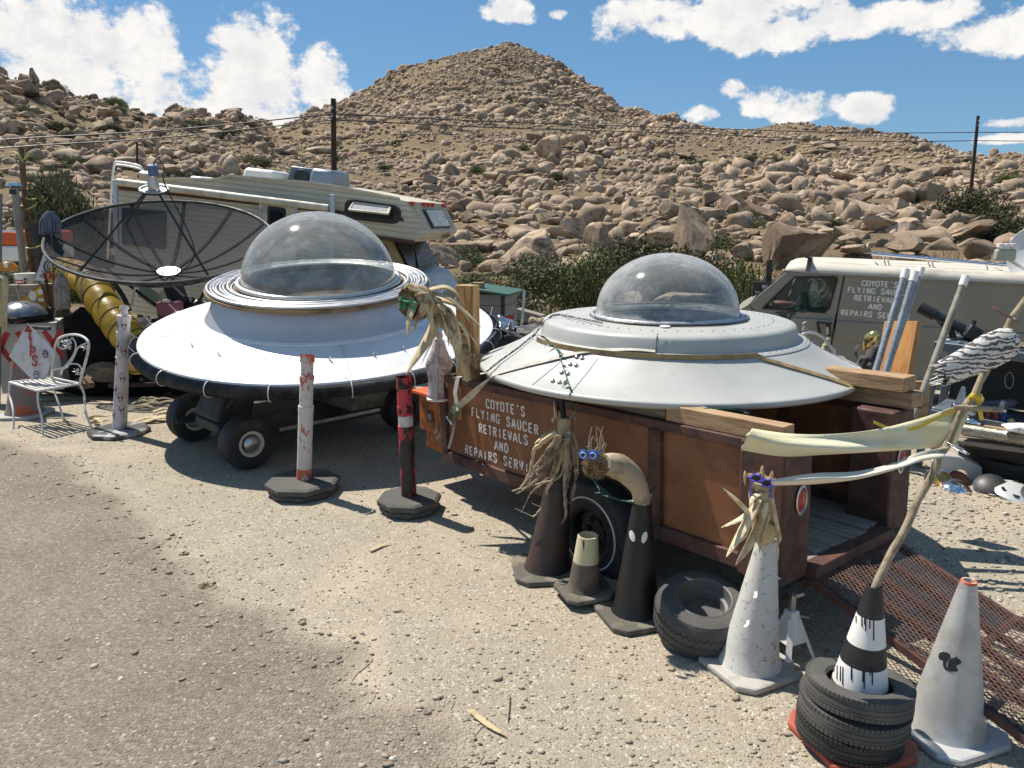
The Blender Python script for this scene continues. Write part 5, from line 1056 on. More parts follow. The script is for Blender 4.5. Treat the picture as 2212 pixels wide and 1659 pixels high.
def jacket():
    Y = 5.78; b = Wy(947, 863, Y); zs = [(863, 27, 0), (850, 25, 0), (820, 24, 1), (800, 26, 1), (788, 31, 3), (775, 27, 2), (755, 17, 1), (738, 12, 1), (733, 7, 1), (726, 8, 2), (718, 5, 3)]; mb = MB(); vs = []; n = 22; k = Y * .98 / F; g = random.Random(3)
    for i, (vy, w, dx) in enumerate(zs):
        c = Wy(947 + dx, vy, Y) - b
        for j in range(n): a = 2 * math.pi * j / n; r = w * k * (1 + .07 * math.sin(3 * a + i * .9) + .04 * math.sin(5 * a - i)); vs.append((c.x + r * math.cos(a), r * .72 * math.sin(a), c.z))
    m = len(zs); fs = [(i * n + j, i * n + (j + 1) % n, (i + 1) * n + (j + 1) % n, (i + 1) * n + j) for i in range(m - 1) for j in range(n)]; mb.add(vs, fs + [tuple(range(n))]); mm = mat('pink_camouflage_cloth', (.50, .46, .46), .9, second=(.34, .27, .28), sscale=11, slo=.5, shi=.53, third=(.55, .16, .26), tscale=9, tlo=.60, thi=.62, bump=.35, bscale=40)
    o = thing('camouflage_jacket', 'small pink camouflage zip jacket standing on the orange toolbox', 'jacket', b); mb.build('cloth', mm, o, ang=180); F_ = [Vector((vs[i * n + 16][0] + .004, vs[i * n + 16][1] - .004, vs[i * n + 16][2])) for i in range(len(zs) - 2)]; MB().tube(F_, .006, 6).build('zip', M['steel'], o); MB().tube([(24 * k * math.cos(t), 24 * k * .75 * math.sin(t), .006) for t in np.linspace(0, 6.283, 24)], .012, 6, False).build('hem', M['white'], o)
    MB().tube([(7.5 * k * math.cos(t) + .004, 6 * k * math.sin(t), (Wy(947, 733, Y) - b).z) for t in np.linspace(0, 6.283, 14)], .006, 6, False).build('neck_tie', M['straw'], o)
jacket()
# ================================================================ BOLLARDS, CONES, TYRES
def mat_chip(name, top, under, scale, lo, hi, rough=.5, stretch=(1, 1, .45), third=None):
    return mat(name, top, rough, second=under, sscale=scale, slo=lo, shi=hi, stretch=stretch, third=third, tscale=scale * 2.4, tlo=.62, thi=.635, bump=.15, bscale=scale * 2)
def octo_base(o, r, m, m2, rot, stack=1):
    for k in range(stack):
        z = k * .055; rr = r * (1 - .06 * (stack - 1 - k)); b = MB(); prof = [(rr * .97, z), (rr, z + .012), (rr, z + .040), (rr * .90, z + .056), (.001, z + .060)]; b.lathe(prof, 8, M=Matrix.Rotation(rot + k * .2, 3, 'Z')); b.build('base', m, o, smooth=False, bevel=.006)
    return stack * .055 + .005
def bollard(label, base, top, r0, sections, mats, base_r, bm, stack=1, rot=.3, faces=False, lit=None):
    p = W(*base); t = Wy(top[0], top[1], p.y); o = thing('bollard', label, 'bollard', p); zt = octo_base(o, base_r, bm, None, rot, stack); ax = t - p; H = ax.length
    at = lambda f: ax * f
    for (f0, f1, ra, rb, mi) in sections:
        MB().tube([at(f0), at((f0 + f1) / 2), at(f1)], [ra, (ra + rb) / 2, rb], 20, caps=(f1 < .999)).build('post' if ra == rb or f1 - f0 > .09 else 'collar', mats[mi], o)
    return o, p, ax
M['pinkwhite'] = mat('grubby_pinkish_white', (.60, .54, .52), .55, second=(.45, .40, .39), sscale=6, third=(.25, .22, .2), tscale=20, tlo=.68, thi=.72)
M['orange_rim'] = mat('orange_rim', (.55, .11, .05), .5, second=(.55, .48, .44), sscale=14, slo=.48, shi=.52)
M['chipwhite'] = mat_chip('chipped_white_paint', (.60, .57, .54), (.50, .14, .10), 14, .575, .59, third=(.06, .05, .05)); M['redchip'] = mat_chip('scuffed_orange_red_paint', (.58, .13, .07), (.55, .5, .46), 9, .5, .54, third=(.08, .06, .06)); M['blackred'] = mat_chip('peeling_black_over_red', (.022, .016, .018), (.50, .04, .06), 7, .50, .535); M['redblack'] = mat_chip('peeling_red_over_black', (.50, .045, .06), (.022, .016, .018), 7, .52, .55)
# white bollard with alien stickers
o, p, ax = bollard('off white bollard with alien stickers beside the iron chair', (258, 936), (269, 660), .06, [(.03, .42, .070, .066, 0), (.42, .60, .066, .060, 0), (.60, .605, .066, .066, 0), (.605, .76, .060, .058, 0), (.76, .80, .066, .066, 0), (.80, .90, .058, .062, 0), (.90, .925, .066, .066, 0), (.925, .975, .034, .030, 0), (.975, 1.0, .046, .040, 0)], [M['pinkwhite']], .30, mat('black_white_smeared_rubber', (.05, .05, .05), .5, second=(.35, .35, .35), sscale=3, slo=.5, shi=.62))
def sticker(o, p, ax, f, ang, r, s=.05):
    c = ax * f; d = Vector((math.cos(ang), math.sin(ang), 0)); t = Vector((-math.sin(ang), math.cos(ang), 0)); n = 14; mb = MB(); q = []
    for k in range(n):
        a = 2 * math.pi * k / n; x = s * .6 * math.cos(a) * (1 - .25 * (math.sin(a) < 0) * -math.sin(a) * -1); x = s * .6 * math.cos(a) * (.75 + .25 * math.sin(a)); y = s * math.sin(a); th = x / r; q.append(c + Vector((math.cos(ang + th), math.sin(ang + th), 0)) * (r + .0015) + Vector((0, 0, y)))
    mb.tube(q + [q[0]], .002, 4, False); st = mb.build('sticker', M['black'], o)
    for sd in (-1, 1):
        e = []; 
        for k in range(8): a = 2 * math.pi * k / 8; x = sd * s * .24 + s * .13 * math.cos(a) - sd * s * .08 * math.sin(a); y = -s * .05 + s * .26 * math.sin(a); th = x / r; e.append(c + Vector((math.cos(ang + th), math.sin(ang + th), 0)) * (r + .002) + Vector((0, 0, y)))
        MB().add(e, [tuple(range(8))]).build('sticker_eye', M['black'], st)
for f, a, r in ((.16, -2.2, .070), (.20, -.9, .070), (.36, -2.1, .068), (.45, -1.0, .067), (.56, -2.3, .063), (.66, -1.0, .061), (.70, -2.2, .061), (.86, -1.1, .061), (.85, -2.4, .061), (.30, -1.2, .069)): sticker(o, p, ax, f, a, r)
S_ = [(.05, .18, .058, .058, 1), (.18, .60, .058, .058, 0), (.60, .64, .0605, .0605, 0), (.64, .82, .052, .052, 0), (.82, .86, .058, .058, 0), (.86, .955, .050, .050, 0), (.955, 1.0, .0575, .0575, 2)]
bollard('tall white bollard with orange chipped rim before the silver saucer', (656, 1062), (664, 768), .058, S_, [M['chipwhite'], M['redchip'], M['orange_rim']], .30, M['rubber_dusty'], 2, .15)
S_ = [(.05, .26, .058, .058, 0), (.26, .58, .058, .058, 0), (.58, .64, .0605, .0605, 0), (.64, .72, .055, .055, 2), (.72, .74, .058, .058, 0), (.74, .79, .0595, .0595, 1), (.79, .92, .055, .055, 1), (.92, .94, .059, .059, 0), (.94, 1.0, .056, .056, 0)]
bollard('peeling red and black bollard standing before the trailer corner', (885, 1100), (872, 814), .058, S_, [M['blackred'], M['redblack'], M['pinkwhite']], .245, M['rubber_dusty'], 2, .1)

CONES = {}
def cone(key, label, base, top, rb, rt, plate, body, platem, prot=0.0, bands=None, zb=0.0, thick=.035, group=None, hole=True, plate_label=None):
    p = W(base[0], base[1], zb); t = Wy(top[0], top[1], p.y); o = thing('traffic_cone', label, 'cone', p, group=group); d = t - p; H = d.z; lean = (d.x, d.y); n = 36
    pl = MB(); h = plate / 2; c = .16 * plate; poly = [(-h + c, -h), (h - c, -h), (h, -h + c), (h, h - c), (h - c, h), (-h + c, h), (-h, h - c), (-h, -h + c)]
    Mz = Matrix.Rotation(prot, 3, 'Z'); pl.prism([tuple((Mz @ Vector((x, y, 0)))[:2]) for x, y in poly], (0, 0, 0), (1, 0, 0), (0, 1, 0), thick); pl.build('base_plate', platem, o, smooth=False, bevel=.012)
    rad = lambda f: rb + (rt - rb) * f
    fl = [(0.0, 1.0, 0)] if not bands else bands
    for f0, f1, mi in fl:
        k = max(2, int((f1 - f0) * 14)); prof = []
        for q in range(k + 1): f = f0 + (f1 - f0) * q / k; prof.append((rad(f) + (.012 * max(0, 1 - f * 26)), thick + (H - thick) * f))
        mb = MB(); vs = []; fs = []
        for r, z in prof:
            for j in range(n): a = 2 * math.pi * j / n; vs.append((r * math.cos(a) + lean[0] * z / H, r * math.sin(a) + lean[1] * z / H, z))
        for i in range(len(prof) - 1):
            for j in range(n): j2 = (j + 1) % n; fs.append((i * n + j, i * n + j2, (i + 1) * n + j2, (i + 1) * n + j))
        if f1 >= 1:
            r, z = prof[-1]; m0 = len(vs)
            for rr, zz in ((r - .008, z), (r - .010, z - .06)):
                for j in range(n): a = 2 * math.pi * j / n; vs.append((rr * math.cos(a) + lean[0] * z / H, rr * math.sin(a) + lean[1] * z / H, zz))
            L0 = (len(prof) - 1) * n
            for A, B in ((L0, m0), (m0, m0 + n)):
                for j in range(n): j2 = (j + 1) % n; fs.append((A + j, A + j2, B + j2, B + j))
        mb.add(vs, fs); mb.build('body' if len(fl) == 1 else 'band', body[mi] if isinstance(body, list) else body, o, ang=60)
    def hit(vx, vy, off=.0025):
        dd = unproj_dir(vx, vy).normalized()
        for s in np.arange(1.5, 9, .002):
            q = CAMP + dd * s - p; f = (q.z - thick) / (H - thick)
            if -.05 < f < 1.05:
                cx, cy = lean[0] * q.z / H, lean[1] * q.z / H; rr = math.hypot(q.x - cx, q.y - cy)
                if rr <= rad(f) + off: return q
        return None
    CONES[key] = dict(o=o, p=p, t=t, H=H, hit=hit, d=d); return o
def decal(key, poly, m, name):
    c = CONES[key]; q = [c['hit'](*v) for v in poly]; q = [v for v in q if v is not None]; ctr = c['hit'](sum(v[0] for v in poly) / len(poly), sum(v[1] for v in poly) / len(poly), .004); MB().add(q + [ctr], [(i, (i + 1) % len(q), len(q)) for i in range(len(q))]).build(name, m, c['o'])
M['cone_black'] = mat('black_painted_cone', (.012, .012, .013), .5, second=(.05, .045, .045), sscale=4, slo=.52, shi=.8, third=(.12, .10, .09), tscale=22, tlo=.72, thi=.78, bump=.08, bscale=12)
M['cone_brown'] = mat('brown_black_cone', (.06, .035, .03), .6, second=(.03, .022, .022), sscale=4, third=(.16, .12, .09), tscale=16, tlo=.68, thi=.74)
M['cone_dirty'] = mat('dirty_brown_cone', (.13, .105, .08), .8, second=(.08, .06, .045), sscale=6, third=(.20, .17, .13), tscale=12, tlo=.58, thi=.75); M['cone_cream'] = mat('yellowed_cream_sleeve', (.58, .52, .33), .6, second=(.48, .40, .22), sscale=5, third=(.35, .17, .05), tscale=9, tlo=.68, thi=.73)
M['cone_peel'] = mat_chip('peeling_white_cone_paint', (.56, .55, .52), (.34, .33, .31), 26, .585, .62, .6, (1, 1, 1), third=(.09, .085, .08)); M['cone_silver'] = mat('silver_sprayed_cone', (.50, .50, .49), .42, .25, second=(.38, .375, .35), sscale=5, third=(.28, .27, .25), tscale=9, tlo=.62, thi=.8)
M['cone_orange'] = mat('faded_orange_cone', (.20, .17, .155), .7, second=(.42, .10, .04), sscale=4, slo=.5, shi=.62, third=(.12, .11, .10), tscale=9, tlo=.6, thi=.75); M['orange'] = mat('dull_orange', (.50, .12, .03), .6); M['red_plate'] = mat('red_orange_rubber_plate', (.42, .09, .05), .75, second=(.3, .09, .06), sscale=6); M['white_plate'] = mat('worn_white_plate', (.42, .40, .36), .7, second=(.28, .26, .23), sscale=6, third=(.30, .08, .05), tscale=6, tlo=.66, thi=.7)
cone('c1', 'tall brown black cone topped with twisted grey roots by the trailer wheel', (1181, 1234), (1222, 915), .135, .032, .42, M['cone_brown'], M['plate'], .1)
cone('c2', 'small dirty cone with cream top between two black cones', (1261, 1279), (1270, 1156), .094, .058, .30, [M['cone_dirty'], M['cone_cream']], M['plate'], .35, [(0, .52, 0), (.52, 1, 1)], zb=.035, thick=.03)
MBp = MB(); MBp.prism([(-.15, -.15), (.15, -.15), (.15, .15), (-.15, .15)], (0, 0, 0), (1, 0, 0), (0, 1, 0), .026); tag(MBp.build('rubber_plate', M['plate'], loc=W(1261, 1279) + Vector((.01, .01, .004)), rot=(0, 0, .2), bevel=.008), 'worn rubber plate lying under the small dirty cone', 'plate')
cone('c3', 'black cone with two white painted eyes beneath the curved palm trunk', (1372, 1329), (1387, 1086), .125, .050, .40, M['cone_black'], M['plate'], .3)
cone('c4', 'peeling white cone holding the dry palm frond with blue glasses', (1617, 1441), (1657, 1165), .140, .046, .40, M['cone_peel'], M['white_plate'], .45)
cone('c5', 'black and white banded cone with paint drips inside the tyre stack', (1838, 1598), (1890, 1266), .150, .030, .42, [M['black'], M['white'], M['rubber_dusty']], M['red_plate'], .3, [(0, .36, 2), (.36, .505, 1), (.505, .635, 0), (.635, .815, 1), (.815, 1.0, 0)])
cone('c6', 'silver sprayed cone with a black squirrel stencil beside the mesh ramp', (2040, 1578), (2093, 1254), .150, .030, .40, [M['cone_silver'], M['orange_rim']], mat('silver_plate', (.55, .55, .54), .45, .3), .35, [(0, .985, 0), (.985, 1.0, 1)])
cone('c7', 'faded orange cone standing behind the white iron chair', (54, 897), (38, 742), .185, .030, .50, [M['cone_orange'], M['orange']], mat('grey_plate', (.36, .35, .34), .7), .1, [(0, .86, 0), (.86, 1, 1)])
# painted marks on the cones
for ex, ey, s in ((1365.5, 1108 + 50, 1), (1392, 1161, -1)):
    poly = [(ex + 6.0 * math.cos(a) - s * 5.0 * math.sin(a) * .55, ey - 12.5 * math.sin(a)) for a in [2 * math.pi * k / 16 for k in range(16)]]; decal('c3', poly, M['white'], 'painted_eye')
k_ = lambda x, y: (1591 + .3056 * x, 1152 + .3056 * y)
sq = [[(1425, 870), (1432, 848), (1455, 838), (1490, 842), (1512, 860), (1510, 885), (1490, 900), (1478, 925), (1480, 950), (1492, 968), (1476, 965), (1462, 945), (1458, 915), (1466, 890), (1450, 896), (1434, 890)],
      [(1488, 968), (1490, 935), (1500, 905), (1520, 885), (1545, 878), (1556, 868), (1562, 884), (1578, 890), (1592, 915), (1574, 928), (1556, 935), (1548, 955), (1566, 968), (1560, 978), (1510, 978)]]
for i, q in enumerate(sq): decal('c6', [k_(*v) for v in q], M['black'], 'squirrel_stencil')
for x, y in ((905, 595), (912, 600), (885, 598), (942, 600), (970, 612), (845, 590), (805, 585)): 
    L = {905: 50, 912: 90, 885: 60, 942: 75, 970: 145, 845: 38, 805: 190}[x]; sl = -.22 if x < 830 else (0.02 if x < 900 else 0); P = [CONES['c5']['hit'](*k_(x + sl * q, y + q), .002) for q in np.linspace(-6, L, 7)]; P = [v for v in P if v]; MB().tube(P, .0028, 5).build('paint_drip', M['black'], CONES['c5']['o'])
for x, y, L in ((735, 945, 95), (752, 950, 120), (812, 950, 82), (905, 960, 140), (962, 955, 115), (712, 940, 90), (690, 935, 40), (895, 960, 90), (945, 955, 50)): P = [CONES['c5']['hit'](*k_(x - .02 * q, y + q), .002) for q in np.linspace(-6, L, 7)]; P = [v for v in P if v]; MB().tube(P, .0028, 5).build('paint_drip', M['black'], CONES['c5']['o'])
g = random.Random(8)
for i in range(5):     # curling flakes of paint
    x, y = g.uniform(1600, 1672), g.uniform(1210, 1345); q = CONES['c4']['hit'](x, y, .003)
    if q is None: continue
    nrm = Vector((q.x, q.y, 0)).normalized(); MB().strip([q, q + nrm * .012 + Vector((0, 0, -.012)), q + nrm * .03 + Vector((g.uniform(-.01, .01), 0, -.02))], Vector((-nrm.y, nrm.x, 0)), g.uniform(.008, .016), .001).build('paint_flake', M['white'], CONES['c4']['o'])
q = CONES['c2']; MB().add([q['hit'](1258, 1166, .002), q['hit'](1263, 1172, .002), q['hit'](1261, 1192, .002), q['hit'](1259, 1180, .002)], [(0, 1, 2, 3)]).build('split', M['black'], q['o'])

# ---- roots and palm pieces set on the cones
def roots():
    c = CONES['c1']; Y = c['p'].y - .03; b = Wy(1222, 905, Y); o = thing('root_bundle', 'tangled grey dry root bundle hanging over the brown black cone', 'root bundle', b); q = lambda x, y, dy=0: Wy(877.8 + .2976 * x, 768 + .2976 * y, Y + dy) - b
    MB().tube(spline([q(1160, 640), q(1150, 560), q(1150, 500), q(1150, 450)], 4), [.056, .060, .060, .050] + [.044] * 9, 9, twist=.3).build('crown', M['straw'], o)
    g = random.Random(6)
    for pts in ([(1095, 460), (1080, 400), (1070, 330)], [(1215, 460), (1240, 410)], [(1060, 480), (1080, 430)], [(1190, 450), (1225, 400)], [(1115, 450), (1105, 395)], [(1065, 560), (1000, 580), (930, 640)]):
        mb = MB(); blade(mb, [q(*p) for p in pts] if len(pts) > 2 else [q(*pts[0]), q((pts[0][0] + pts[1][0]) / 2, (pts[0][1] + pts[1][1]) / 2), q(*pts[1])], .032, th=.3); mb.build('splinter', M['straw'], o)
    paths = [[(1090, 560), (980, 640), (925, 700), (900, 850), (830, 960), (770, 985)], [(1100, 580), (1020, 700), (930, 820), (880, 950), (790, 1005)], [(1120, 590), (1060, 720), (990, 850), (900, 940), (810, 1000)], [(1130, 590), (1100, 720), (1060, 880), (940, 960), (870, 1060), (835, 1145)], [(1140, 590), (1120, 760), (1040, 950), (1000, 1080), (915, 1175)],
             [(1150, 590), (1150, 760), (1110, 880), (900, 950), (790, 975)], [(1170, 590), (1165, 800), (1150, 950), (1160, 1120), (1150, 1180), (1105, 1250)], [(1190, 580), (1215, 720), (1230, 880), (1215, 1000), (1180, 1080)], [(1210, 560), (1240, 700), (1240, 860), (1215, 960), (1165, 1100)], [(1130, 600), (1080, 760), (1050, 860), (980, 920)], [(1160, 600), (1190, 760), (1180, 900), (1160, 1010)], [(1110, 580), (1050, 660), (1000, 790), (910, 870), (860, 930)], [(1180, 560), (1190, 620), (1215, 680), (1255, 705)], [(1145, 600), (1120, 700), (1130, 820), (1090, 900), (1050, 960), (1030, 1040)]]
    for i, pts in enumerate(paths):
        P = spline([q(*p, dy=-.10 - .05 * math.sin(i * 1.3) + .02 * k) for k, p in enumerate(pts)], 6); n = len(P); w = g.uniform(.011, .020); P = [p + Vector((g.uniform(-1, 1), g.uniform(-1, 1), g.uniform(-1, 1))) * .004 for p in P]; MB().tube(P, [w * (1 - .82 * k / (n - 1)) * (1 + .12 * math.sin(k * 1.7)) for k in range(n)], 7).build('root', M['greyroot'] if i % 4 else M['straw'], o)
    t0 = q(1130, 440, .02); MB().tube([t0, q(1105, 225, .03)], .026, 14).build('pipe', M['black'], o); MB().lathe([(.001, .03), (.026, .028), (.03, .018), (.022, 0), (.018, -.03), (.028, -.05), (.026, -.08), (.001, -.085)], 16, c=q(1104, 205, .03)).build('tap_cap', M['chrome'], o)
roots()
def palm_trunk():
    c = CONES['c3']; Y = c['p'].y; b = Wy(1386, 1088, Y); o = thing('palm_trunk_head', 'curved palm trunk with bristly face and blue eyeball glasses on a black cone', 'palm trunk', b); q = lambda x, y, yy: Wy(x, y, yy) - b
    P = spline([q(1387, 1098, Y), q(1384, 1065, Y), q(1374, 1042, Y - .01), q(1352, 1018, Y - .02), q(1328, 1005, Y - .04), q(1304, 1003, Y - .08)], 5); rs = np.interp(np.linspace(0, 1, len(P)), [0, .25, .5, .75, 1], [.045, .048, .062, .070, .052]); MB().tube(P, list(rs), 16).build('trunk', mat('pale_palm_bark', (.42, .34, .235), .8, second=(.24, .17, .10), sscale=6, third=(.58, .52, .42), tscale=5, tlo=.56, thi=.68, bump=.4, bscale=30), o)
    c0 = q(1290, 1003, Y - .10); g = random.Random(2); hd = MB(); hd.lathe([(.056, .03), (.060, 0), (.054, -.035), (.03, -.055), (.001, -.06)], 16, c=c0, M=Vector((1, .55, .05)).to_track_quat('Z', 'Y').to_matrix()); head = hd.build('face', M['fibre'], o); ax = Vector((-.8, -.6, 0)).normalized()
    br = MB()
    for k in range(320):
        d = Vector((g.gauss(0, 1), g.gauss(0, 1), g.gauss(0, 1))).normalized(); d = (d + ax * .7).normalized(); s = c0 + d * .05; L = g.uniform(.02, .038); br.tube([s, s + (d + Vector((0, 0, -.1))).normalized() * L], [.004, .0012], 4)
    tag(br.build('bristles', M['fibre'], head, fix=False), kind='stuff')
    for k in range(26):
        x0 = g.uniform(1272, 1302); mb = MB(); h = g.choice([14, 18, 22, 26, 40, 60]); mb.tube(spline([q(x0, 982, Y - .12), q(x0 + g.uniform(-5, 5), 982 - h * .5, Y - .12), q(x0 + g.uniform(-9, 9), 982 - h, Y - .13)], 3), [.004, .0038, .0035, .003, .0025, .002, .0014], 5); mb.build('bristle', M['straw'], head)
    gl = bpy.data.objects.new('eyeball_glasses', None); COL.objects.link(gl); gl.parent = o; gl.empty_display_size = .02; cen = [q(1260, 982, Y - .20), q(1281, 983, Y - .185)]; vd = Vector((-.35, -.93, .05)).normalized(); mx = vd.to_track_quat('Z', 'Y').to_matrix()
    for e in cen:
        MB().torus(e, .021, .0055, segs=24, rs=8, M=mx).build('frame', M['blue_plastic'], gl); lens = MB().lathe([(.019, .002), (.014, .008), (.001, .011)], 20, c=e, M=mx).build('eyeball', M['white'], gl); MB().torus(e + vd * .0075, .0105, .0032, segs=20, rs=6, M=mx).build('iris', M['blue_plastic'], lens); MB().lathe([(.008, .010), (.001, .0135)], 16, c=e, M=mx).build('pupil', M['black'], lens)
    MB().tube([cen[0] + Vector((.018, 0, .004)), cen[1] + Vector((-.018, 0, .004))], .004, 6).build('bridge', M['blue_plastic'], gl); MB().tube([cen[1] + Vector((.022, .01, .003)), cen[1] + Vector((.055, .06, .006))], .004, 6).build('temple', M['blue_plastic'], gl); MB().box(q(1318, 990, Y - .02), (.05, .02, .012)).build('twig', M['greyroot'], o)
palm_trunk()
def frond_head():
    c = CONES['c4']; Y = c['p'].y - .05; b = Wy(1660, 1172, Y); o = thing('palm_frond_head', 'split cream palm frond with blue violet star glasses on the peeling cone', 'palm frond', b); q = lambda x, y, dy=0: Wy(1481 + .3304 * x, 878 + .3304 * y, Y + dy) - b
    MB().tube(spline([q(520, 900, .05), q(515, 800, .03), q(505, 680), q(495, 590), q(490, 540)], 4), [.034, .040, .046, .052, .056] + [.057] * 12, 12).build('stalk', M['straw'], o)
    for pts, w in (([(480, 600), (400, 760), (330, 880), (265, 985)], .040), ([(520, 620), (470, 800), (400, 930), (328, 1036)], .040), ([(560, 590), (590, 760), (615, 860), (600, 905)], .026), ([(540, 760), (590, 800), (605, 920), (605, 1010)], .013), ([(420, 705), (340, 620), (245, 535)], .026), ([(420, 690), (340, 745), (232, 792)], .018), ([(500, 640), (430, 720), (380, 850), (290, 920)], .022), ([(545, 700), (500, 850), (480, 960)], .020), ([(500, 560), (440, 600), (420, 660)], .016)):
        mb = MB(); blade(mb, [q(x, y, -.05 - .012 * i) for i, (x, y) in enumerate(pts)], w, th=.4); mb.build('split_leaf', mat('cream_frond', (.72, .63, .43), .7, second=(.46, .34, .18), sscale=18, bump=.8, bscale=90) if 'cream_frond' not in bpy.data.materials else bpy.data.materials['cream_frond'], o)
    top = MB(); g = random.Random(3); top.lathe([(.050, 0), (.062, .03), (.066, .07), (.052, .06), (.04, .03), (.001, .025)], 14, c=q(488, 560)); top.v = [tuple(Vector(v) + Vector((g.uniform(-1, 1), g.uniform(-1, 1), g.uniform(-1.4, 1.4))) * .009) for v in top.v]; top.build('bark_crown', M['bark_in'], o)
    for x0, x1, y0, y1 in ((395, 388, 470, 420), (560, 568, 470, 418), (500, 505, 430, 385)): mb = MB(); blade(mb, [q(x0, y0 + 40), q((x0 + x1) / 2, (y0 + y1) / 2 + 10), q(x1, y1)], .020, th=.4); mb.build('bark_flap', M['bark_in'], o)
    gl = bpy.data.objects.new('star_glasses', None); COL.objects.link(gl); gl.parent = o; gl.empty_display_size = .02; X = (q(575, 520, -.09) - q(430, 450, -.09)).normalized(); Z = Vector((0, -.55, .83)); Z = (Z - X * Z.dot(X)).normalized()
    for x, y in ((462, 468), (530, 500)): MB().tube(star(q(x, y, -.08), X, Z, .032, 6, .62), .0042, 6, False).build('star_frame', M['violet_plastic'], gl); MB().lathe([(.02, 0), (.001, .002)], 12, c=q(x, y, -.078), M=Matrix((X, Z, X.cross(Z))).transposed()).build('lens', M['glassdark'], gl)
    MB().tube([q(572, 512, -.08), q(548, 590, -.06)], .004, 6).build('temple', M['violet_plastic'], gl); MB().tube([q(432, 470, -.08), q(425, 590, -.03)], .004, 6).build('temple', M['violet_plastic'], gl)
frond_head()

# ---- loose wheel, tyre stack, jack stand
def tyre_mesh(mb, r, w, ri, c=(0, 0, 0), M_=None, segs=64):
    h = w / 2; prof = [(ri, -h * .55), (ri + .008, -h * .9), (r * .84, -h), (r * .95, -h * .88), (r * .995, -h * .55), (r, -h * .30), (r * .988, -h * .27), (r * .988, -h * .2), (r, -h * .17), (r, h * .17), (r * .988, h * .2), (r * .988, h * .27), (r, h * .30), (r * .995, h * .55), (r * .95, h * .88), (r * .84, h), (ri + .008, h * .9), (ri, h * .55), (ri + .03, h * .3), (ri + .05, 0), (ri + .03, -h * .3)]
    return mb.lathe(prof, segs, c, closed=True, M=M_)
def loose_wheel():
    p = W(1512, 1372); o = thing('loose_wheel', 'fat worn tyre on its rim lying between the black and white cones', 'wheel', p, R(20)); o.rotation_euler = (R(14), R(-6), .3); o.scale = (1.1, 1.1, 1.1); r, w = .225, .22
    h = w / 2; prof = [(.128, h * .75), (.134, h * 1.0), (.16, h * 1.04), (.195, h * .95), (.215, h * .72), (r, h * .45), (r, -h * .45), (.215, -h * .72), (.195, -h * .95), (.16, -h * 1.04), (.13, -h * .9)]
    MB().lathe(prof, 64, c=(0, 0, h + .02)).build('tyre', M['rubber_dusty'], o, ang=30); MB().lathe([(.136, h * 1.0), (.130, h * 1.03), (.122, h * .98), (.112, h * .55), (.098, h * .5), (.090, h * .1), (.001, h * .1)], 48, c=(0, 0, h + .02)).build('rim', mat('dull_grey_rim', (.10, .10, .098), .5), o, ang=30)
    for j, z in enumerate((.45, .05, -.35)):
        pts = [((r + .001) * math.cos(t), (r + .001) * math.sin(t), h + .02 + h * z + .007 * (1 if k % 2 else -1)) for k, t in enumerate(np.linspace(0, 6.283, 91))]; MB().tube(pts, .0022, 4, False).build('tread_groove', M['black'], o)
loose_wheel()
def tyre_stack():
    p = W(1836, 1606); z = .045
    for i, (r, w, ri, tx, ty, dx, lab) in enumerate([(.210, .094, .125, 0, 0, -.012, 'worn small tyre at the bottom of the stack round the banded cone'), (.214, .094, .125, .03, .02, .0, 'worn small tyre in the middle of the stack round the banded cone'), (.208, .090, .125, .10, .08, .012, 'worn small tyre tilted on top of the stack round the banded cone')]):
        o = thing('tyre', lab, 'tyre', (p.x + dx, p.y, z + w / 2)); o.rotation_euler = (tx, ty, i); tyre_mesh(MB(), r, w, ri).build('carcass', M['rubber_dusty'] if i else M['rubber'], o, ang=30)
        t = MB(); n = 70
        for k in range(n): a = 2 * math.pi * k / n; t.box(((r - .008) * math.cos(a), (r - .004) * math.sin(a), w * .36), (.014, .016, .016), Matrix.Rotation(a, 3, 'Z')); t.box(((r - .008) * math.cos(a + .04), (r - .004) * math.sin(a + .04), -w * .36), (.014, .016, .016), Matrix.Rotation(a + .04, 3, 'Z'))
        tag(t.build('tread_blocks', M['rubber_dusty'] if i else M['rubber'], o, smooth=False, fix=False), kind='stuff'); z += w * .90
tyre_stack()
def jack_stand():
    p = W(1702, 1418); o = thing('jack_stand', 'white steel jack stand under the rear trailer corner', 'jack stand', p, R(25)); m = M['white']; H = .22; b = .09
    for sx, sy in ((1, 1), (1, -1), (-1, 1), (-1, -1)): MB().bar((sx * b, sy * b, 0), (sx * .025, sy * .025, H), .028, .012).build('leg', m, o); MB().box((sx * b, sy * b, .004), (.04, .04, .008)).build('foot', m, o)
    for a in range(4):
        Mz = Matrix.Rotation(a * math.pi / 2, 3, 'Z'); q = [Vector((-.055, -.062, .10)), Vector((.055, -.062, .10)), Vector((.026, -.028, H)), Vector((-.026, -.028, H))]; MB().add([Mz @ v for v in q] + [Mz @ (v + Vector((0, .004, 0))) for v in q], [(3, 2, 1, 0), (4, 5, 6, 7), (0, 1, 5, 4), (1, 2, 6, 5), (2, 3, 7, 6), (3, 0, 4, 7)]).build('side_plate', m, o, smooth=False)
    MB().box((0, 0, H + .01), (.055, .055, .05)).build('collar', m, o, bevel=.004); MB().box((0, 0, .27), (.03, .022, .16)).build('ratchet_bar', M['steel'], o, bevel=.003); MB().box((0, 0, .355), (.05, .10, .018)).build('saddle', M['steel'], o, bevel=.004); MB().tube([(.03, 0, .22), (.10, -.02, .20)], .006, 6).build('lever', M['steel'], o)
jack_stand()

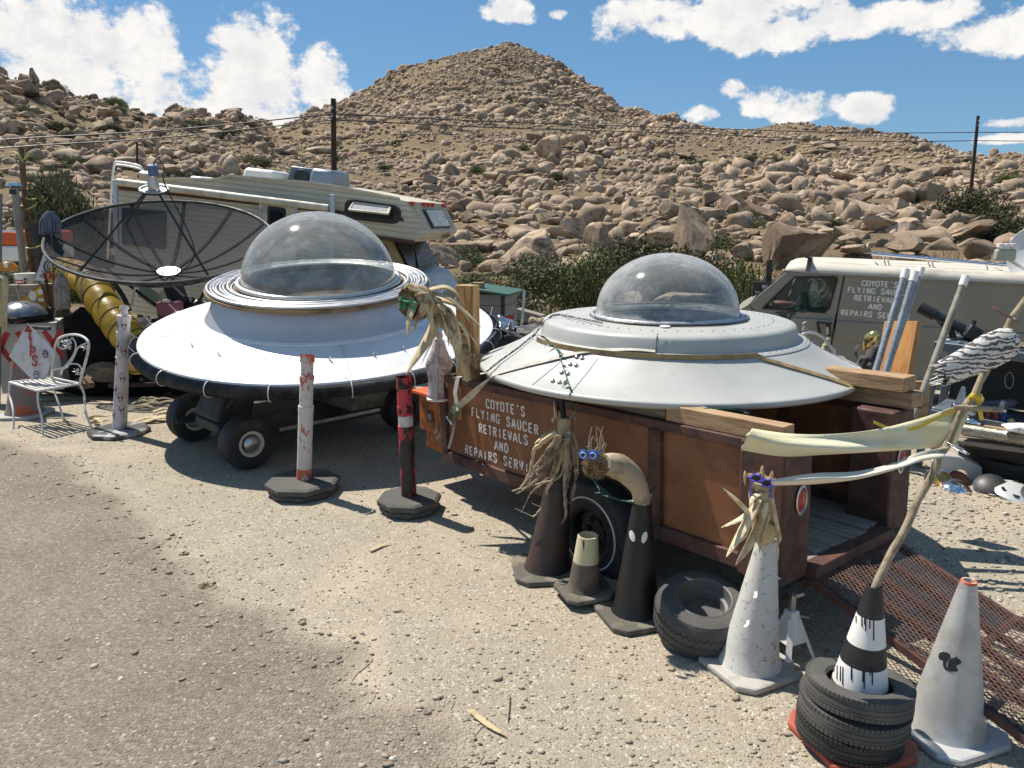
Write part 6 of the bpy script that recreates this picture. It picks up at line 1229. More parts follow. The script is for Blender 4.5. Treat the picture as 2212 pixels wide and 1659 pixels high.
# ---- stick with banners in the banded cone
def banner():
    c = CONES['c5']; b = c['t'] - Vector((0, 0, .12)); M['stick'] = mat('bare_grey_stick', (.34, .28, .19), .8, second=(.2, .16, .10), sscale=8, stretch=(3, 3, 1), bump=.5, bscale=30); o = thing('flag_stick', 'bare crooked stick rising from the banded cone', 'stick', b); Yb = c['t'].y; q = lambda x, y, Y: Wy(x, y, Y) - b
    P = spline([(0, 0, 0), q(1890, 1268, Yb), q(1945, 1160, Yb + .05), q(2005, 1040, Yb + .1), q(2042, 965, Yb + .13), q(2078, 890, Yb + .16), q(2105, 850, Yb + .18), q(2135, 790, Yb + .2), q(2170, 715, Yb + .22), q(2220, 640, Yb + .24), q(2265, 575, Yb + .26)], 5); n = len(P)
    MB().tube([p + Vector((.003 * math.sin(k * 1.3), 0, .002 * math.cos(k))) for k, p in enumerate(P)], [.0165 - .004 * k / n + .0012 * math.sin(k * 2.3) for k in range(n)], 10).build('stick', M['stick'], o); MB().tube([q(2060, 880, Yb + .15), q(2165, 885, Yb + .12)], .012, 8).build('twig', M['stick'], o)
    cm = mat('pale_yellow_cloth', (.70, .66, .47), .85, second=(.66, .60, .36), sscale=3, bump=.25, bscale=12); cl = mat('cream_cloth', (.68, .65, .53), .85, second=(.60, .57, .46), sscale=3, bump=.25, bscale=14)
    def cloth(name, label, top, bot, Yf, m, nu=40, nv=8, wav=.012):
        T_, B_ = spline([Vector((x, y, 0)) for x, y in top], 10), spline([Vector((x, y, 0)) for x, y in bot], 10); g = random.Random(2); vs = []; b0 = None
        rs = lambda P, f: P[min(len(P) - 1, int(f * (len(P) - 1)))].lerp(P[min(len(P) - 1, int(f * (len(P) - 1)) + 1)], f * (len(P) - 1) - int(f * (len(P) - 1)))
        for i in range(nu + 1):
            f = i / nu; a, c_ = rs(T_, f), rs(B_, f)
            for j in range(nv + 1):
                k = j / nv; p = a.lerp(c_, k); Y = Yf(f) + wav * math.sin(k * 7 + f * 9) + wav * .6 * math.sin(f * 23 + k * 3) + .02 * math.sin(k * 4.5 + f * 3); jag = g.uniform(-3, 3) if i == nu else 0; vs.append(Wy(p.x + jag, p.y, Y))
        b0 = vs[0].copy(); vs = [v - b0 for v in vs]; fs = [(i * (nv + 1) + j, (i + 1) * (nv + 1) + j, (i + 1) * (nv + 1) + j + 1, i * (nv + 1) + j + 1) for i in range(nu) for j in range(nv)]; mb = MB().add(vs, fs); ob = mb.build(name, m, loc=b0, ang=180, fix=False); md = ob.modifiers.new('thick', 'SOLIDIFY'); md.thickness = .002; tag(ob, label, 'banner'); return ob
    cloth('cloth_banner', 'wide torn pale yellow cloth banner streaming from the crooked stick', [(2103, 866), (2060, 880), (1980, 906), (1880, 930), (1790, 938), (1700, 936), (1622, 925)], [(2062, 968), (2030, 966), (1960, 972), (1880, 977), (1790, 982), (1690, 986), (1600, 972)], lambda f: Yb + .16 - .02 * f, cm)
    cloth('cloth_banner', 'narrow frayed cream cloth strip tied to the stick below the wide banner', [(2050, 966), (1985, 978), (1930, 1000), (1850, 1018), (1760, 1022), (1665, 1036)], [(2040, 988), (1985, 998), (1930, 1016), (1850, 1036), (1760, 1046), (1672, 1049)], lambda f: Yb + .10 - .02 * f, cl, 40, 4, .006)
    yl = mat('yellow_tape', (.62, .46, .04), .5); pts = [Wy(x, y, Yb + .16) for x, y in ((1887, 911), (1925, 926), (1975, 925), (2020, 905), (2070, 882), (2108, 860))]; mb = MB(); b0 = pts[-1]; mb.strip([p - b0 for p in spline(pts, 6)], Vector((0, .3, 1)), .014, .0015); tag(mb.build('yellow_ribbon', yl, loc=b0), 'bright yellow ribbon tied round the crooked stick above the banner', 'ribbon')
    mb = MB(); c0 = Wy(2107, 858, Yb + .17); mb.tube([(.022 * math.cos(t), .022 * math.sin(t), .010 * math.sin(2 * t)) for t in np.linspace(0, 6.283, 18)], .010, 6, False); mb.strip([Vector((0, -.02, 0)), Vector((.01, -.025, -.05)), Vector((.025, -.02, -.09))], Vector((1, 0, 0)), .018, .002); tag(mb.build('ribbon_knot', yl, loc=c0), 'knotted yellow ribbon round the stick joint', 'ribbon')
    for (x0, y0, x1, y1, lab) in ((2050, 957, 2085, 976, 'bent steel buckle clip fixed to the stick below the wide banner'), (2150, 665, 2190, 690, 'brown steel clip fixed near the upper end of the stick')):
        a, e = Wy(x0, y0, Yb + .12), Wy(x1, y1, Yb + .05); oo = thing('steel_clip', lab, 'clip', a)
        for s in (-1, 1): d = e - a; MB().bar(Vector((0, 0, 0)) + Vector((0, .02 * s, .004 * s)), d + Vector((0, .02 * s, .004 * s)), .022, .003).build('blade', M['rust'] if y0 < 700 else M['steel'], oo, bevel=.001)
        MB().tube([d * .9 + Vector((0, -.02, 0)), d * .9 + Vector((0, .02, 0))], .004, 6).build('pin', M['steel'], oo)
    # striped sock cloth
    sm = bpy.data.materials.new('black_white_zigzag_cloth'); sm.use_nodes = True; t = NT(sm.node_tree); bs = t.n['Principled BSDF']; v = t.node('ShaderNodeTexCoord').outputs['Object']; wv = t.node('ShaderNodeTexWave'); t.l.new(t.scale(v, (.5, 1, 1)), wv.inputs[0]); wv.inputs['Scale'].default_value = 16; wv.inputs['Distortion'].default_value = 9; wv.inputs['Detail'].default_value = 3; wv.inputs['Detail Scale'].default_value = 2.2; wv.bands_direction = 'Z'
    t.put(bs.inputs['Base Color'], t.mix(t.ramp(wv.outputs[0], .54, .62), (.62, .60, .57, 1), (.10, .09, .085, 1))); bs.inputs['Roughness'].default_value = .9
    pts = [(2192, 722), (2170, 742), (2135, 760), (2095, 780), (2060, 796), (2032, 808)]; P = spline([Wy(x, y, Yb + .20 - .012 * i) for i, (x, y) in enumerate(pts)], 5); b0 = P[0]; rr = np.interp(np.linspace(0, 1, len(P)), [0, .15, .4, .7, 1], [.030, .066, .074, .060, .052]); ob = thing('zigzag_cloth', 'black and white zigzag cloth sleeve blowing from the top of the stick', 'cloth', b0)
    MB().tube([p - b0 for p in P], list(rr), 16, caps=False, flat=.55, up=(0, 1, 0)).build('sleeve', sm, ob, ang=180); g = random.Random(4)
    for k in range(16): e = P[-1] - b0; a = k / 16 * 6.283; s = e + Vector((0, .022 * math.cos(a), .040 * math.sin(a))); MB().tube([s, s + Vector((-.02 - g.uniform(0, .02), g.uniform(-.01, .01), g.uniform(-.015, .008)))], [.003, .001], 4).build('fringe', M['white'], ob)
    MB().tube([Wy(2178, 775, Yb + .19) - b0, Wy(2140, 772, Yb + .17) - b0, Wy(2130, 780, Yb + .17) - b0], .012, 6).build('hem', M['white'], ob)
banner()
# bits lying on the gravel
def litter():
    for i, (pts, w, lab, m) in enumerate([([(1018, 1535), (1055, 1565), (1095, 1590)], .016, 'dry straw stick lying at the road edge', 'straw'), ([(800, 1190), (822, 1180), (846, 1172)], .014, 'short dry straw piece lying before the red bollard', 'straw'), ([(1100, 1500), (1098, 1530), (1096, 1560)], .006, 'thin dry twig lying on the gravel below the cones', 'greyroot')]):
        P = [W(x, y, .012) for x, y in pts]; b = P[0]; mb = MB(); blade(mb, [p - b for p in P], w, th=.45); tag(mb.build('dry_stick', M[m], loc=b), lab, 'stick')
    p = W(446, 1267, .0); mb = MB(); g = random.Random(1)
    for k in range(60): a = g.uniform(0, 6.28); s = Vector((math.cos(a), math.sin(a), 0)) * g.uniform(0, .05); mb.add([s + Vector((-.004, 0, 0)), s + Vector((.004, 0, 0)), s + Vector((g.uniform(-.02, .02), g.uniform(-.02, .02), g.uniform(.01, .03)))], [(0, 1, 2)])
    me = mb.build('dry_weed', mat('yellow_weed', (.30, .26, .07), .8), loc=p); tag(me, 'small yellow weed growing at the road edge', 'weed')
litter()
# ================================================================ VAN AND BENCH
M['olive'] = mat('dusty_olive_drab_paint', (.235, .22, .175), .5, second=(.30, .28, .23), sscale=1.6, slo=.45, shi=.8, third=(.09, .085, .07), tscale=7, tlo=.62, thi=.8, bump=.05, bscale=20)
M['roofwhite'] = mat('flaking_white_roof', (.58, .54, .46), .7, second=(.40, .36, .29), sscale=5, slo=.5, shi=.68, bump=.35, bscale=14, stretch=(.35, 1, 1))
def glass_mat(name, tint, haze, col):
    m = bpy.data.materials.new(name); m.use_nodes = True; t = NT(m.node_tree); t.n.clear(); out = t.node('ShaderNodeOutputMaterial'); tr = t.node('ShaderNodeBsdfTransparent'); tr.inputs[0].default_value = c4(tint); gl = t.node('ShaderNodeBsdfGlossy'); gl.inputs[1].default_value = .03; df = t.node('ShaderNodeBsdfDiffuse'); df.inputs[0].default_value = c4(col)
    lw = t.node('ShaderNodeLayerWeight'); lw.inputs[0].default_value = .5; a = t.node('ShaderNodeMixShader'); a.inputs[0].default_value = haze; t.l.new(tr.outputs[0], a.inputs[1]); t.l.new(df.outputs[0], a.inputs[2]); b = t.node('ShaderNodeMixShader'); t.l.new(t.math('ADD', t.math('MULTIPLY', lw.outputs['Fresnel'], .5), .03), b.inputs[0]); t.l.new(a.outputs[0], b.inputs[1]); t.l.new(gl.outputs[0], b.inputs[2]); t.l.new(b.outputs[0], out.inputs[0]); return m
M['vanglass'] = glass_mat('green_tinted_glass', (.80, .90, .86), .07, (.25, .33, .30))
def van():
    P0 = Wy(1824, 593, 9.6); n = Vector((.37, .93, 0)); P1 = Wpl(2212, 613, P0, n); fr = Frame(P0, P1 - P0, (0, 0, 1)); o = fr.root('van', 'olive drab panel van with white roof and stencilled sign', 'van'); WD = 1.95; p = fr.px
    def pl(name, poly, off=0.0, th=.04, m=None, par=None, bev=.008): return MB().prism([p(*v, off=off) for v in poly], (0, off, 0), (1, 0, 0), (0, 0, 1), -th).build(name, m or M['olive'], par or o, smooth=False, bevel=bev)
    rear = p(2212, 613)[0] + 1.3; gz = p(1824, 593)[1]; bz = gz - 1.35
    def raw(name, poly, off, th, m, par=None, bev=.008): return MB().prism(poly, (0, off, 0), (1, 0, 0), (0, 0, 1), -th).build(name, m, par or o, smooth=False, bevel=bev)
    seam = [p(1825, 594), p(1805, 690), p(1797, 742), p(1786, 800)]
    side = raw('side_panel', [p(1826, 594), (rear, 0.0), (rear, bz), (p(1784, 830)[0], bz), p(1798, 742), p(1807, 690)], 0, .04, M['olive'])
    pl('window_header', [(1700, 586), (1745, 586), (1823, 593), (1821, 600), (1807, 599), (1717, 599)]); pl('pillar', [(1617, 657), (1700, 586), (1717, 599), (1649, 665), (1630, 669)]); pl('pillar', [(1807, 599), (1822, 596), (1803, 691), (1781, 675), (1790, 668), (1809, 607)])
    dr = raw('door', [p(1625, 668), p(1649, 665), p(1781, 675), p(1803, 691), p(1794, 742), (p(1783, 830)[0], bz), (p(1625, 800)[0], bz)], 0, .04, M['olive'])
    raw('wing', [p(1616, 658), p(1624, 668), (p(1624, 800)[0], bz), (p(1545, 800)[0], bz), p(1545, 720), p(1575, 682)], 0, .04, M['olive'])
    # pressed steps along the side
    a, b = p(1808, 692), p(1921, 700); raw('belt_step', [p(1808, 692), (rear, b[1] + (b[1] - a[1]) / (b[0] - a[0]) * (rear - b[0])), (rear, b[1] + (b[1] - a[1]) / (b[0] - a[0]) * (rear - b[0]) - .26), p(1799, 733)], -.018, .02, M['olive'], bev=.012); pl('belt_step', [(1640, 681), (1801, 692), (1793, 731), (1640, 718)], -.018, .02, bev=.012)
    pl('window_glass', [(1649, 665), (1717, 599), (1807, 599), (1809, 607), (1790, 668), (1781, 675)], .012, .006, M['vanglass'], dr, 0)
    rim = [p(*v) for v in ((1649, 665), (1717, 599), (1805, 599), (1809, 603), (1791, 666), (1781, 675), (1649, 665))]; MB().tube([(q[0], -.004, q[1]) for q in rim], .012, 6, False).build('window_seal', M['black'], dr); A, Bp = p(1717, 599), p(1695, 668); MB().bar((A[0], .0, A[1]), (Bp[0], .0, Bp[1]), .02, .02).build('quarter_post', M['chrome'], dr)
    MB().bar((p(1650, 667)[0], -.008, p(1650, 667)[1]), (p(1740, 674)[0], -.008, p(1740, 674)[1]), .012, .02).build('chrome_strip', M['chrome'], dr)
    # roof: white cap, rounded
    r0, r1 = p(1700, 586), p(1746, 586); prof = [(0, 0.0, 0), (-.012, .0, .035), (.02, 0, .10), (.10, 0, .155), (.30, 0, .185)]; ys = [-.012, -.012, .02, .10, .30, WD / 2, WD - .3, WD - .1, WD - .02, WD + .012, WD + .012]; zs = [0, .03, .075, .11, .125, .13, .125, .11, .075, .03, 0]; xs = [(r0[0] - .02, .35, r0[1] - gz), (r0[0] + .06, .7, r0[1] - gz), (r1[0], .95, 0), (r1[0] + .3, 1, 0), (rear - .2, 1, 0), (rear, .8, 0)]; vs = []; m = len(ys)
    for x, k, dz in xs:
        for y, z in zip(ys, zs): vs.append((x, y, z * k + dz * .6 + .004))
    fs = [(i * m + j, i * m + j + 1, (i + 1) * m + j + 1, (i + 1) * m + j) for i in range(len(xs) - 1) for j in range(m - 1)] + [tuple(range(m)), tuple((len(xs) - 1) * m + j for j in range(m))]; MB().add(vs, fs).build('roof', M['roofwhite'], o, ang=60)
    MB().bar((r1[0], -.02, -.004), (rear, -.02, -.004), .03, .018).build('gutter', M['olive'], o)
    raw('far_side', [p(1700, 586), (rear, 0), (rear, bz), (p(1545, 800)[0], bz), p(1545, 720), p(1617, 657)], WD - .04, .04, M['olive']); raw('rear_wall', [(rear - .04, 0), (rear, 0), (rear, bz), (rear - .04, bz)], .04, WD - .08, M['olive']); raw('floor', [(p(1545, 800)[0], bz + .05), (rear - .04, bz + .05), (rear - .04, bz), (p(1545, 800)[0], bz)], .04, WD - .08, M['olive'])
    h0, h1 = p(1575, 682), p(1617, 657); raw('bonnet', [h1, (h1[0], h1[1] - .04), (h0[0], h0[1] - .04), (p(1545, 720)[0], p(1545, 720)[1]), h0], .04, WD - .08, M['olive'], bev=.04); q = [Vector((h1[0], .08, h1[1])), Vector((h1[0], WD - .08, h1[1])), Vector((r0[0], WD - .14, r0[1])), Vector((r0[0], .14, r0[1]))]; MB().add(q, [(0, 1, 2, 3)]).build('windscreen', M['vanglass'], o); raw('bulkhead', [p(1830, 600), (p(1830, 600)[0] + .03, p(1830, 600)[1]), (p(1830, 600)[0] + .03, bz), (p(1830, 600)[0], bz)], .05, WD - .1, mat('dark_interior', (.12, .15, .14), .8))
    for txt, a, b, full in (("COYOTE'S", (1862, 617), (1939, 621.5), 1), ('FLYING SAUCER', (1831, 631), (1940, 637.5), 13 / 10.8), ('RETRIEVALS', (1844.5, 648.5), (1932, 655), 10 / 9), ('AND', (1876, 667), (1906, 669.5), 1), ('REPAIRS SERVICE', (1816, 680), (1923, 688), 15 / 10.9)):
        A, Bp = p(*a), p(*b); L = math.hypot(Bp[0] - A[0], Bp[1] - A[1]) * full; mb = MB(); text_strokes(mb, txt, (A[0], 0, A[1]), (Bp[0] - A[0], 0, Bp[1] - A[1]), (0, 0, 1), .066, .22, L / len(txt) / .066 * 1.02, .002, False); mb.build('lettering', M['whiteflat'], side)
    # mirror bracket, roof rack, rail
    def px3(x, y, off): return fr.pt(x, y, off)
    bk = MB(); bk.bar(px3(1764, 696, -.10), px3(1798, 699, -.10), .03, .02); bk.build('mirror_bracket', M['black'], dr); MB().bar(px3(1766, 697, -.08), px3(1771, 725, -.03), .02, .02).build('bracket_arm', M['black'], dr); MB().bar(px3(1789, 700, -.08), px3(1791, 726, -.04), .045, .02).build('bracket_arm', M['black'], dr); MB().tube([px3(1787, 706, -.12), px3(1787, 722, -.12)], .02, 8).build('bracket_lamp', M['steel'], dr)
    pm = mat('purple_brown_rack', (.07, .045, .06), .5); MB().bar(px3(1745, 586, -.05), px3(1751, 556, -.02), .05, .03).build('rack_foot', pm, o); MB().bar(px3(1744, 555, -.08), px3(1750, 555, 1.95), .05, .03).build('rack_bar', pm, o)
    rl = [px3(1884, 549, .25), px3(2010, 560, .25), px3(2160, 574, .25), px3(2400, 590, .25)]; MB().tube(rl, .014, 8).build('roof_rail', M['chrome'], o); MB().tube([v + Vector((0, .5, .0)) for v in rl], .014, 8).build('roof_rail', M['chrome'], o)
    for x, y0, y1 in ((1908, 552, 575), (1916, 553, 575), (2003, 560, 578), (2012, 561, 578), (2130, 571, 588)): MB().tube([px3(x, y0, .25), px3(x + 5, y1, .25)], .010, 6).build('rail_stay', M['chrome'], o)
    for x in (1884, 2010, 2160): MB().tube([px3(x, 549 + (x - 1884) * .09, .25), px3(x, 549 + (x - 1884) * .09, .25) + Vector((0, .5, 0))], .010, 6).build('rail_crossbar', M['chrome'], o)
    for x in (p(1600, 760)[0], rear - 1.0): wheel_parts(o, (x, .10, bz - .02), (0, -1, 0), .34, .2, .19, M['rubber'], M['steel'])
    return fr
VF = van()
def skull_driver():
    b = VF.mat @ VF.pt(1768, 690, .34); o = thing('mask_driver', 'green grey grinning skull mask sitting behind the van window', 'mask', b); Mr = VF.mat.to_3x3(); k = 9.9 / F; sk = mat('grey_green_mask', (.66, .70, .62), .6, second=(.30, .34, .30), sscale=12); c = VF.mat @ VF.pt(1768, 632, .34) - b
    vs, fs = ico(4); q = []
    for v in vs:
        x, y, z = v; w = 1 - .42 * max(0, -z) ** 1.2; r = Vector((x * 20 * k * w, y * 19 * k * w, z * 31 * k * (1 if z > 0 else 1.05)))
        for ex in (-.36, .40):
            d = math.hypot(x - ex, z + .02)
            if y < 0 and d < .3: r.y += (.3 - d) * .10
        if y < 0 and abs(z + .55) < .12 and abs(x) < .38: r.y += .012
        if y < 0 and math.hypot(x, z + .28) < .12: r.y += .015
        q.append(c + Mr @ r)
    MB().add(q, [tuple(f) for f in fs]).build('face', sk, o, ang=180); P = lambda x, z, y=-.9: c + Mr @ Vector((x * 20 * k, y * 19 * k, z * 31 * k))
    for ex in (-.36, .40): MB().lathe([(.001, 0), (5.6 * k, 0), (5.8 * k, -.003)], 16, c=P(ex, -.02, -.90), M=Mr @ Matrix.Rotation(R(90), 3, 'X') @ Matrix.Diagonal((1, .72, 1))).build('eye_hole', M['black'], o)
    mo = MB().lathe([(.001, 0), (6.2 * k, 0)], 16, c=P(.02, -.60, -.82), M=Mr @ Matrix.Rotation(R(90), 3, 'X') @ Matrix.Diagonal((1, .45, 1))).build('mouth', M['black'], o)
    for i in range(6): MB().box(P(-.20 + i * .085, -.555, -.86), (.014, .008, .022), Mr).build('tooth', M['white'], mo, bevel=.003)
    MB().tube([c + Mr @ Vector((0, 0, -.15)), c + Mr @ Vector((0, .02, -.34))], [.07, .10], 10).build('neck', sk, o); MB().tube(spline([c + Mr @ Vector((-.22, 0, -.42)), c + Mr @ Vector((-.15, 0, -.33)), c + Mr @ Vector((0, 0, -.28)), c + Mr @ Vector((.16, 0, -.33)), c + Mr @ Vector((.24, 0, -.44))], 4), .12, 12).build('jacket', mat('dark_blue_jacket', (.03, .04, .07), .9), o)
    mb = thing('steering_wheel', 'dark steering wheel seen through the van window', 'steering wheel', VF.mat @ VF.pt(1712, 660, .42)); MB().torus((0, 0, 0), .17, .014, segs=32, rs=8, M=Mr @ Matrix.Rotation(R(70), 3, 'Y') @ Matrix.Rotation(R(90), 3, 'X') @ Matrix.Rotation(R(90), 3, 'Y')).build('rim', M['black'], mb)
    q0 = VF.mat @ VF.pt(1735, 650, .36); bg = MB(); bg.tube(spline([(0, 0, -.22), (0, 0, -.1), (.0, 0, .06), (.02, 0, .12)], 4), [.10, .12, .115, .10, .09, .085, .08, .07, .06, .05, .045, .04, .03], 12); tag(bg.build('mesh_bag', mat('blue_black_net', (.02, .025, .05), .8, second=(.2, .2, .24), sscale=60, slo=.62, shi=.66), loc=q0), 'dark blue net bag hanging beside the skull mask in the van', 'bag')
skull_driver()
def mast_sign():
    Y = 11.5; b = Wy(1662, 660, Y); o = thing('antenna_mast', 'black stub mast with whip antenna beside the van windscreen', 'antenna', Vector((b.x, b.y, -.35))); q = lambda x, y: Wy(x, y, Y) - Vector(o.location); MB().tube([(0, 0, 0), q(1662, 612)], .03, 8).build('mast', M['black'], o); MB().box(q(1661, 585), (.085, .06, (q(1661, 562) - q(1661, 610)).z)).build('coil', M['black'], o, bevel=.01); MB().tube([q(1661, 562), q(1668, 520)], [.012, .003], 6).build('whip', M['black'], o)
    c = Wy(1652, 628, Y - .1); s = thing('warning_sign', 'small black no trespassing sign beside the van windscreen', 'sign', c); MB().box((0, 0, 0), (.36, .02, .26)).build('plate', M['black'], s, bevel=.006)
    for i, (t, h) in enumerate((('NO', .055), ('TRESPASSING', .034))): mb = MB(); text_strokes(mb, t, (.0, -.0105, .03 - i * .07), (1, 0, 0), (0, 0, 1), h, .17, .78, .001); mb.build('lettering', M['white'], s)
    MB().tube([(0, .02, -.1), (0, .02, -.9)], .02, 6).build('stake', M['rust'], s)
mast_sign()
def small_dish():
    Y = 9.0; c = Wy(2225, 545, Y); o = thing('small_satellite_dish', 'pale grey satellite dish with three receivers on the van roof', 'satellite dish', c - Vector((0, 0, .3))); ax = Vector((-.75, -.62, .22)).normalized(); mx = ax.to_track_quat('Z', 'Y').to_matrix() @ Matrix.Diagonal((.85, 1.05, 1)); z = Vector((0, 0, .3))
    MB().lathe([(.001, -.045), (.12, -.035), (.24, -.005), (.28, .015), (.285, .012), (.24, -.012), (.12, -.045), (.001, -.055)], 40, c=z, M=mx).build('reflector', mat('pale_grey_dish', (.60, .62, .62), .45), o); e = Wy(2172, 541, Y - .25) - c + z; MB().tube([z - Vector((0, 0, .22)), e - Vector((0, 0, .07))], .018, 8).build('arm', M['steel'], o); MB().box(e - Vector((0, 0, .05)), (.22, .08, .13)).build('receiver_box', mat('grey_green_box', (.36, .38, .32), .5), o, bevel=.02)
    for k in (-1, 0, 1): MB().lathe([(.001, .06), (.035, .055), (.038, .02), (.02, 0)], 12, c=e + Vector((.07 * k, -.01, .02))).build('receiver', M['white'], o)
    MB().tube([z - ax * .05, z - ax * .12 - Vector((0, 0, .55))], .025, 8).build('mast', M['steel'], o)
small_dish()
def bench():
    P0 = Wy(2028, 739, 6.4); n = Vector((.66, .75, 0)); P1 = Wpl(2212, 763, P0, n); fr = Frame(P0, P1 - P0, (0, 0, 1)); o = fr.root('steel_workbench', 'blue grey steel workbench crowded with curios in front of the van', 'workbench'); m = mat('blue_grey_steel', (.13, .165, .20), .45, .2, second=(.09, .11, .13), sscale=5, third=(.25, .26, .26), tscale=14, tlo=.68, thi=.74); p = fr.px; L = 2.1; D = .62
    zt = 0.0; zs = p(2009, 884)[1]; x0 = p(2020, 760)[0] - .02
    B = lambda nm, a, b, mm=m, bev=.005: MB().box([(a[i] + b[i]) / 2 for i in range(3)], [abs(b[i] - a[i]) for i in range(3)]).build(nm, mm, o, bevel=bev)
    B('top_rail', (x0, 0, -.075), (L, .03, .0)); B('top', (x0, 0.03, -.02), (L, D, .0)); B('rear_rail', (x0, D - .03, -.075), (L, D, -.021))
    gr = -P0.z / 1 + .0; gl = -(P0.z) + .02
    for y in (0, D - .06): B('leg', (x0, y, gl), (x0 + .06, y + .05, -.076))
    B('leg', (L - .06, 0, gl), (L, .05, -.076)); B('shelf', (x0 + .061, 0.0, zs - .02), (L - .061, D - .07, zs)); B('shelf_lip', (x0 + .061, -.012, zs - .07), (L - .061, .0, zs + .002)); B('back_sheet', (x0 + .061, D - .005, zs), (L - .061, D + .005, -.076), mat('dark_back_sheet', (.03, .032, .035), .7))
    def item(name, label, cat, vx, vy, off, fn, group=None): q = fr.pt(vx, vy, off); q.z = zs + .001 if name not in ('hanging_ring',) and vy > 780 else q.z; it = thing(name, label, cat, fr.mat @ q, group=group); fn(it); return it
    item('metal_cone', 'small silver cone standing on the bench shelf', 'cone ornament', 2080, 862, .22, lambda t: MB().lathe([(.065, 0), (.06, .02), (.018, .20), (.001, .205)], 24).build('body', M['steel'], t))
    item('blue_ball', 'dark blue ball on the bench shelf before the silver cone', 'ball', 2066, 866, .12, lambda t: MB().lathe([(.035 * math.cos(a), .035 + .035 * math.sin(a)) for a in np.linspace(-1.57, 1.57, 14)], 20).build('body', mat('dark_blue_gloss', (.015, .04, .16), .2), t))
    def fig(col):
        def f(t):
            MB().lathe([(.022, 0), (.026, .012), (.018, .035), (.022, .05), (.012, .064)], 14).build('body', col, t); MB().lathe([(.015 * math.cos(a), .078 + .016 * math.sin(a)) for a in np.linspace(-1.57, 1.57, 9)], 12).build('head', M['white'], t)
            for s in (-1, 1): MB().tube([(s * .018, 0, .055), (s * .032, -.008, .035)], .006, 6).build('arm', col, t)
        return f
    rf = mat('red_toy_paint', (.30, .05, .035), .5, second=(.5, .35, .25), sscale=40, slo=.6, shi=.65)
    for vx, vy, off in ((2118, 878, .10), (2137, 884, .09), (2155, 886, .08)): item('red_figurine', 'little red figurine standing in a row on the bench shelf', 'figurine', vx, vy, off, fig(rf), 'red figurines on the bench')
    item('blue_figurine', 'little blue figurine beside the row of red figurines', 'figurine', 2171, 890, .08, fig(mat('blue_toy_paint', (.02, .07, .22), .5)))
    def sculpt(t):
        vs, fs = ico(3); q = rock_shape(vs, 77, 5, .35) * np.array([.03, .025, .11]); q[:, 2] += .10; MB().add(q.tolist(), [tuple(f) for f in fs]).build('body', mat('white_plaster', (.55, .54, .52), .7), t)
    item('plaster_piece', 'white knobbly plaster piece standing behind the figurines', 'ornament', 2166, 888, .16, sculpt); item('clear_bottle', 'pale upright bottle beside the silver cone on the bench', 'bottle', 2106, 870, .20, lambda t: MB().lathe([(.032, 0), (.034, .10), (.016, .15), (.018, .19), (.001, .19)], 18).build('body', mat('pale_dusty_glass', (.34, .34, .31), .3), t))
    def cloth(t):
        vs, fs = ico(3); q = rock_shape(vs, 88, 4, .3) * np.array([.20, .11, .10]); q[:, 2] += .07; MB().add(q.tolist(), [tuple(f) for f in fs]).build('fold', mat('grey_violet_cloth', (.17, .165, .20), .9), t)
    item('grey_cloth', 'crumpled grey violet cloth heaped at the back of the bench shelf', 'cloth', 2150, 876, .34, cloth)
    item('shell', 'small cream shell lying beside the blue figurine', 'shell', 2187, 896, .07, lambda t: MB().lathe([(.001, 0), (.03, .004), (.026, .02), (.001, .032)], 12).build('body', M['straw'], t)); item('hanging_ring', 'pale plastic ring hanging under the bench top', 'ring', 2180, 822, .2, lambda t: MB().torus((0, 0, 0), .06, .004, segs=28, rs=6, M=Matrix.Rotation(R(80), 3, 'X') @ Matrix.Diagonal((.6, 1.1, 1))).build('hoop', M['galv'], t))
    # things on the bench top
    tp = lambda vx, vy, off: fr.mat @ fr.pt(vx, vy, off)
    a, b = tp(1986, 664, .25), tp(2092, 716, .30); s = thing('telescope', 'old black telescope lying on a low stand on the bench top', 'telescope', tp(2060, 736, .28)); z = Vector(s.location); MB().tube([a - z, lerp(a, b, .33) - z], .052, 20, caps=False).build('dew_tube', M['black'], s); MB().tube([lerp(a, b, .30) - z, b - z], .042, 20).build('tube', mat('black_enamel', (.02, .022, .027), .35), s); MB().tube([lerp(a, b, .02) - z, lerp(a, b, .03) - z], .046, 20).build('lens', M['glassdark'], s); MB().box(b - z + Vector((.02, -.02, -.01)), (.13, .09, .12), Matrix.Rotation(.5, 3, 'Y')).build('focuser', M['black'], s, bevel=.015); MB().tube([b - z + Vector((.02, -.02, .04)), b - z + Vector((.03, -.02, .10))], .018, 10).build('eyepiece', M['black'], s)
    MB().tube([lerp(a, b, .62) - z - Vector((0, 0, .04)), Vector((0, 0, .02))], .026, 8).build('stand', M['black'], s); MB().box((0, 0, .015), (.20, .14, .03)).build('stand_base', M['black'], s, bevel=.01); MB().tube([lerp(a, b, .35) - z - Vector((0, 0, .03)), lerp(a, b, .75) - z - Vector((0, 0, .10))], .014, 8).build('brace', M['black'], s)
    for vx, lab in ((2045, 'small white switch lying on the bench top edge'), (2075, 'small grey lighter lying on the bench top edge')): q = tp(vx, 742, .08); q = fr.mat @ Vector((fr.px(vx, 738, .08)[0], .08, .012)); tag(MB().box((0, 0, 0), (.05, .03, .022)).build('trinket', M['white'] if vx < 2060 else M['steel'], loc=q, bevel=.005), lab, 'trinket')
    tag(MB().add(*[(lambda q, f: (q.tolist(), [tuple(x) for x in f]))(rock_shape(ico(2)[0], 9) * np.array([.10, .07, .05]), ico(2)[1])][0]).build('rock', M['granite'], loc=fr.mat @ Vector((fr.px(2210, 745, .15)[0], .15, .03))), 'small brown rock on the bench top by the zigzag cloth', 'rock')
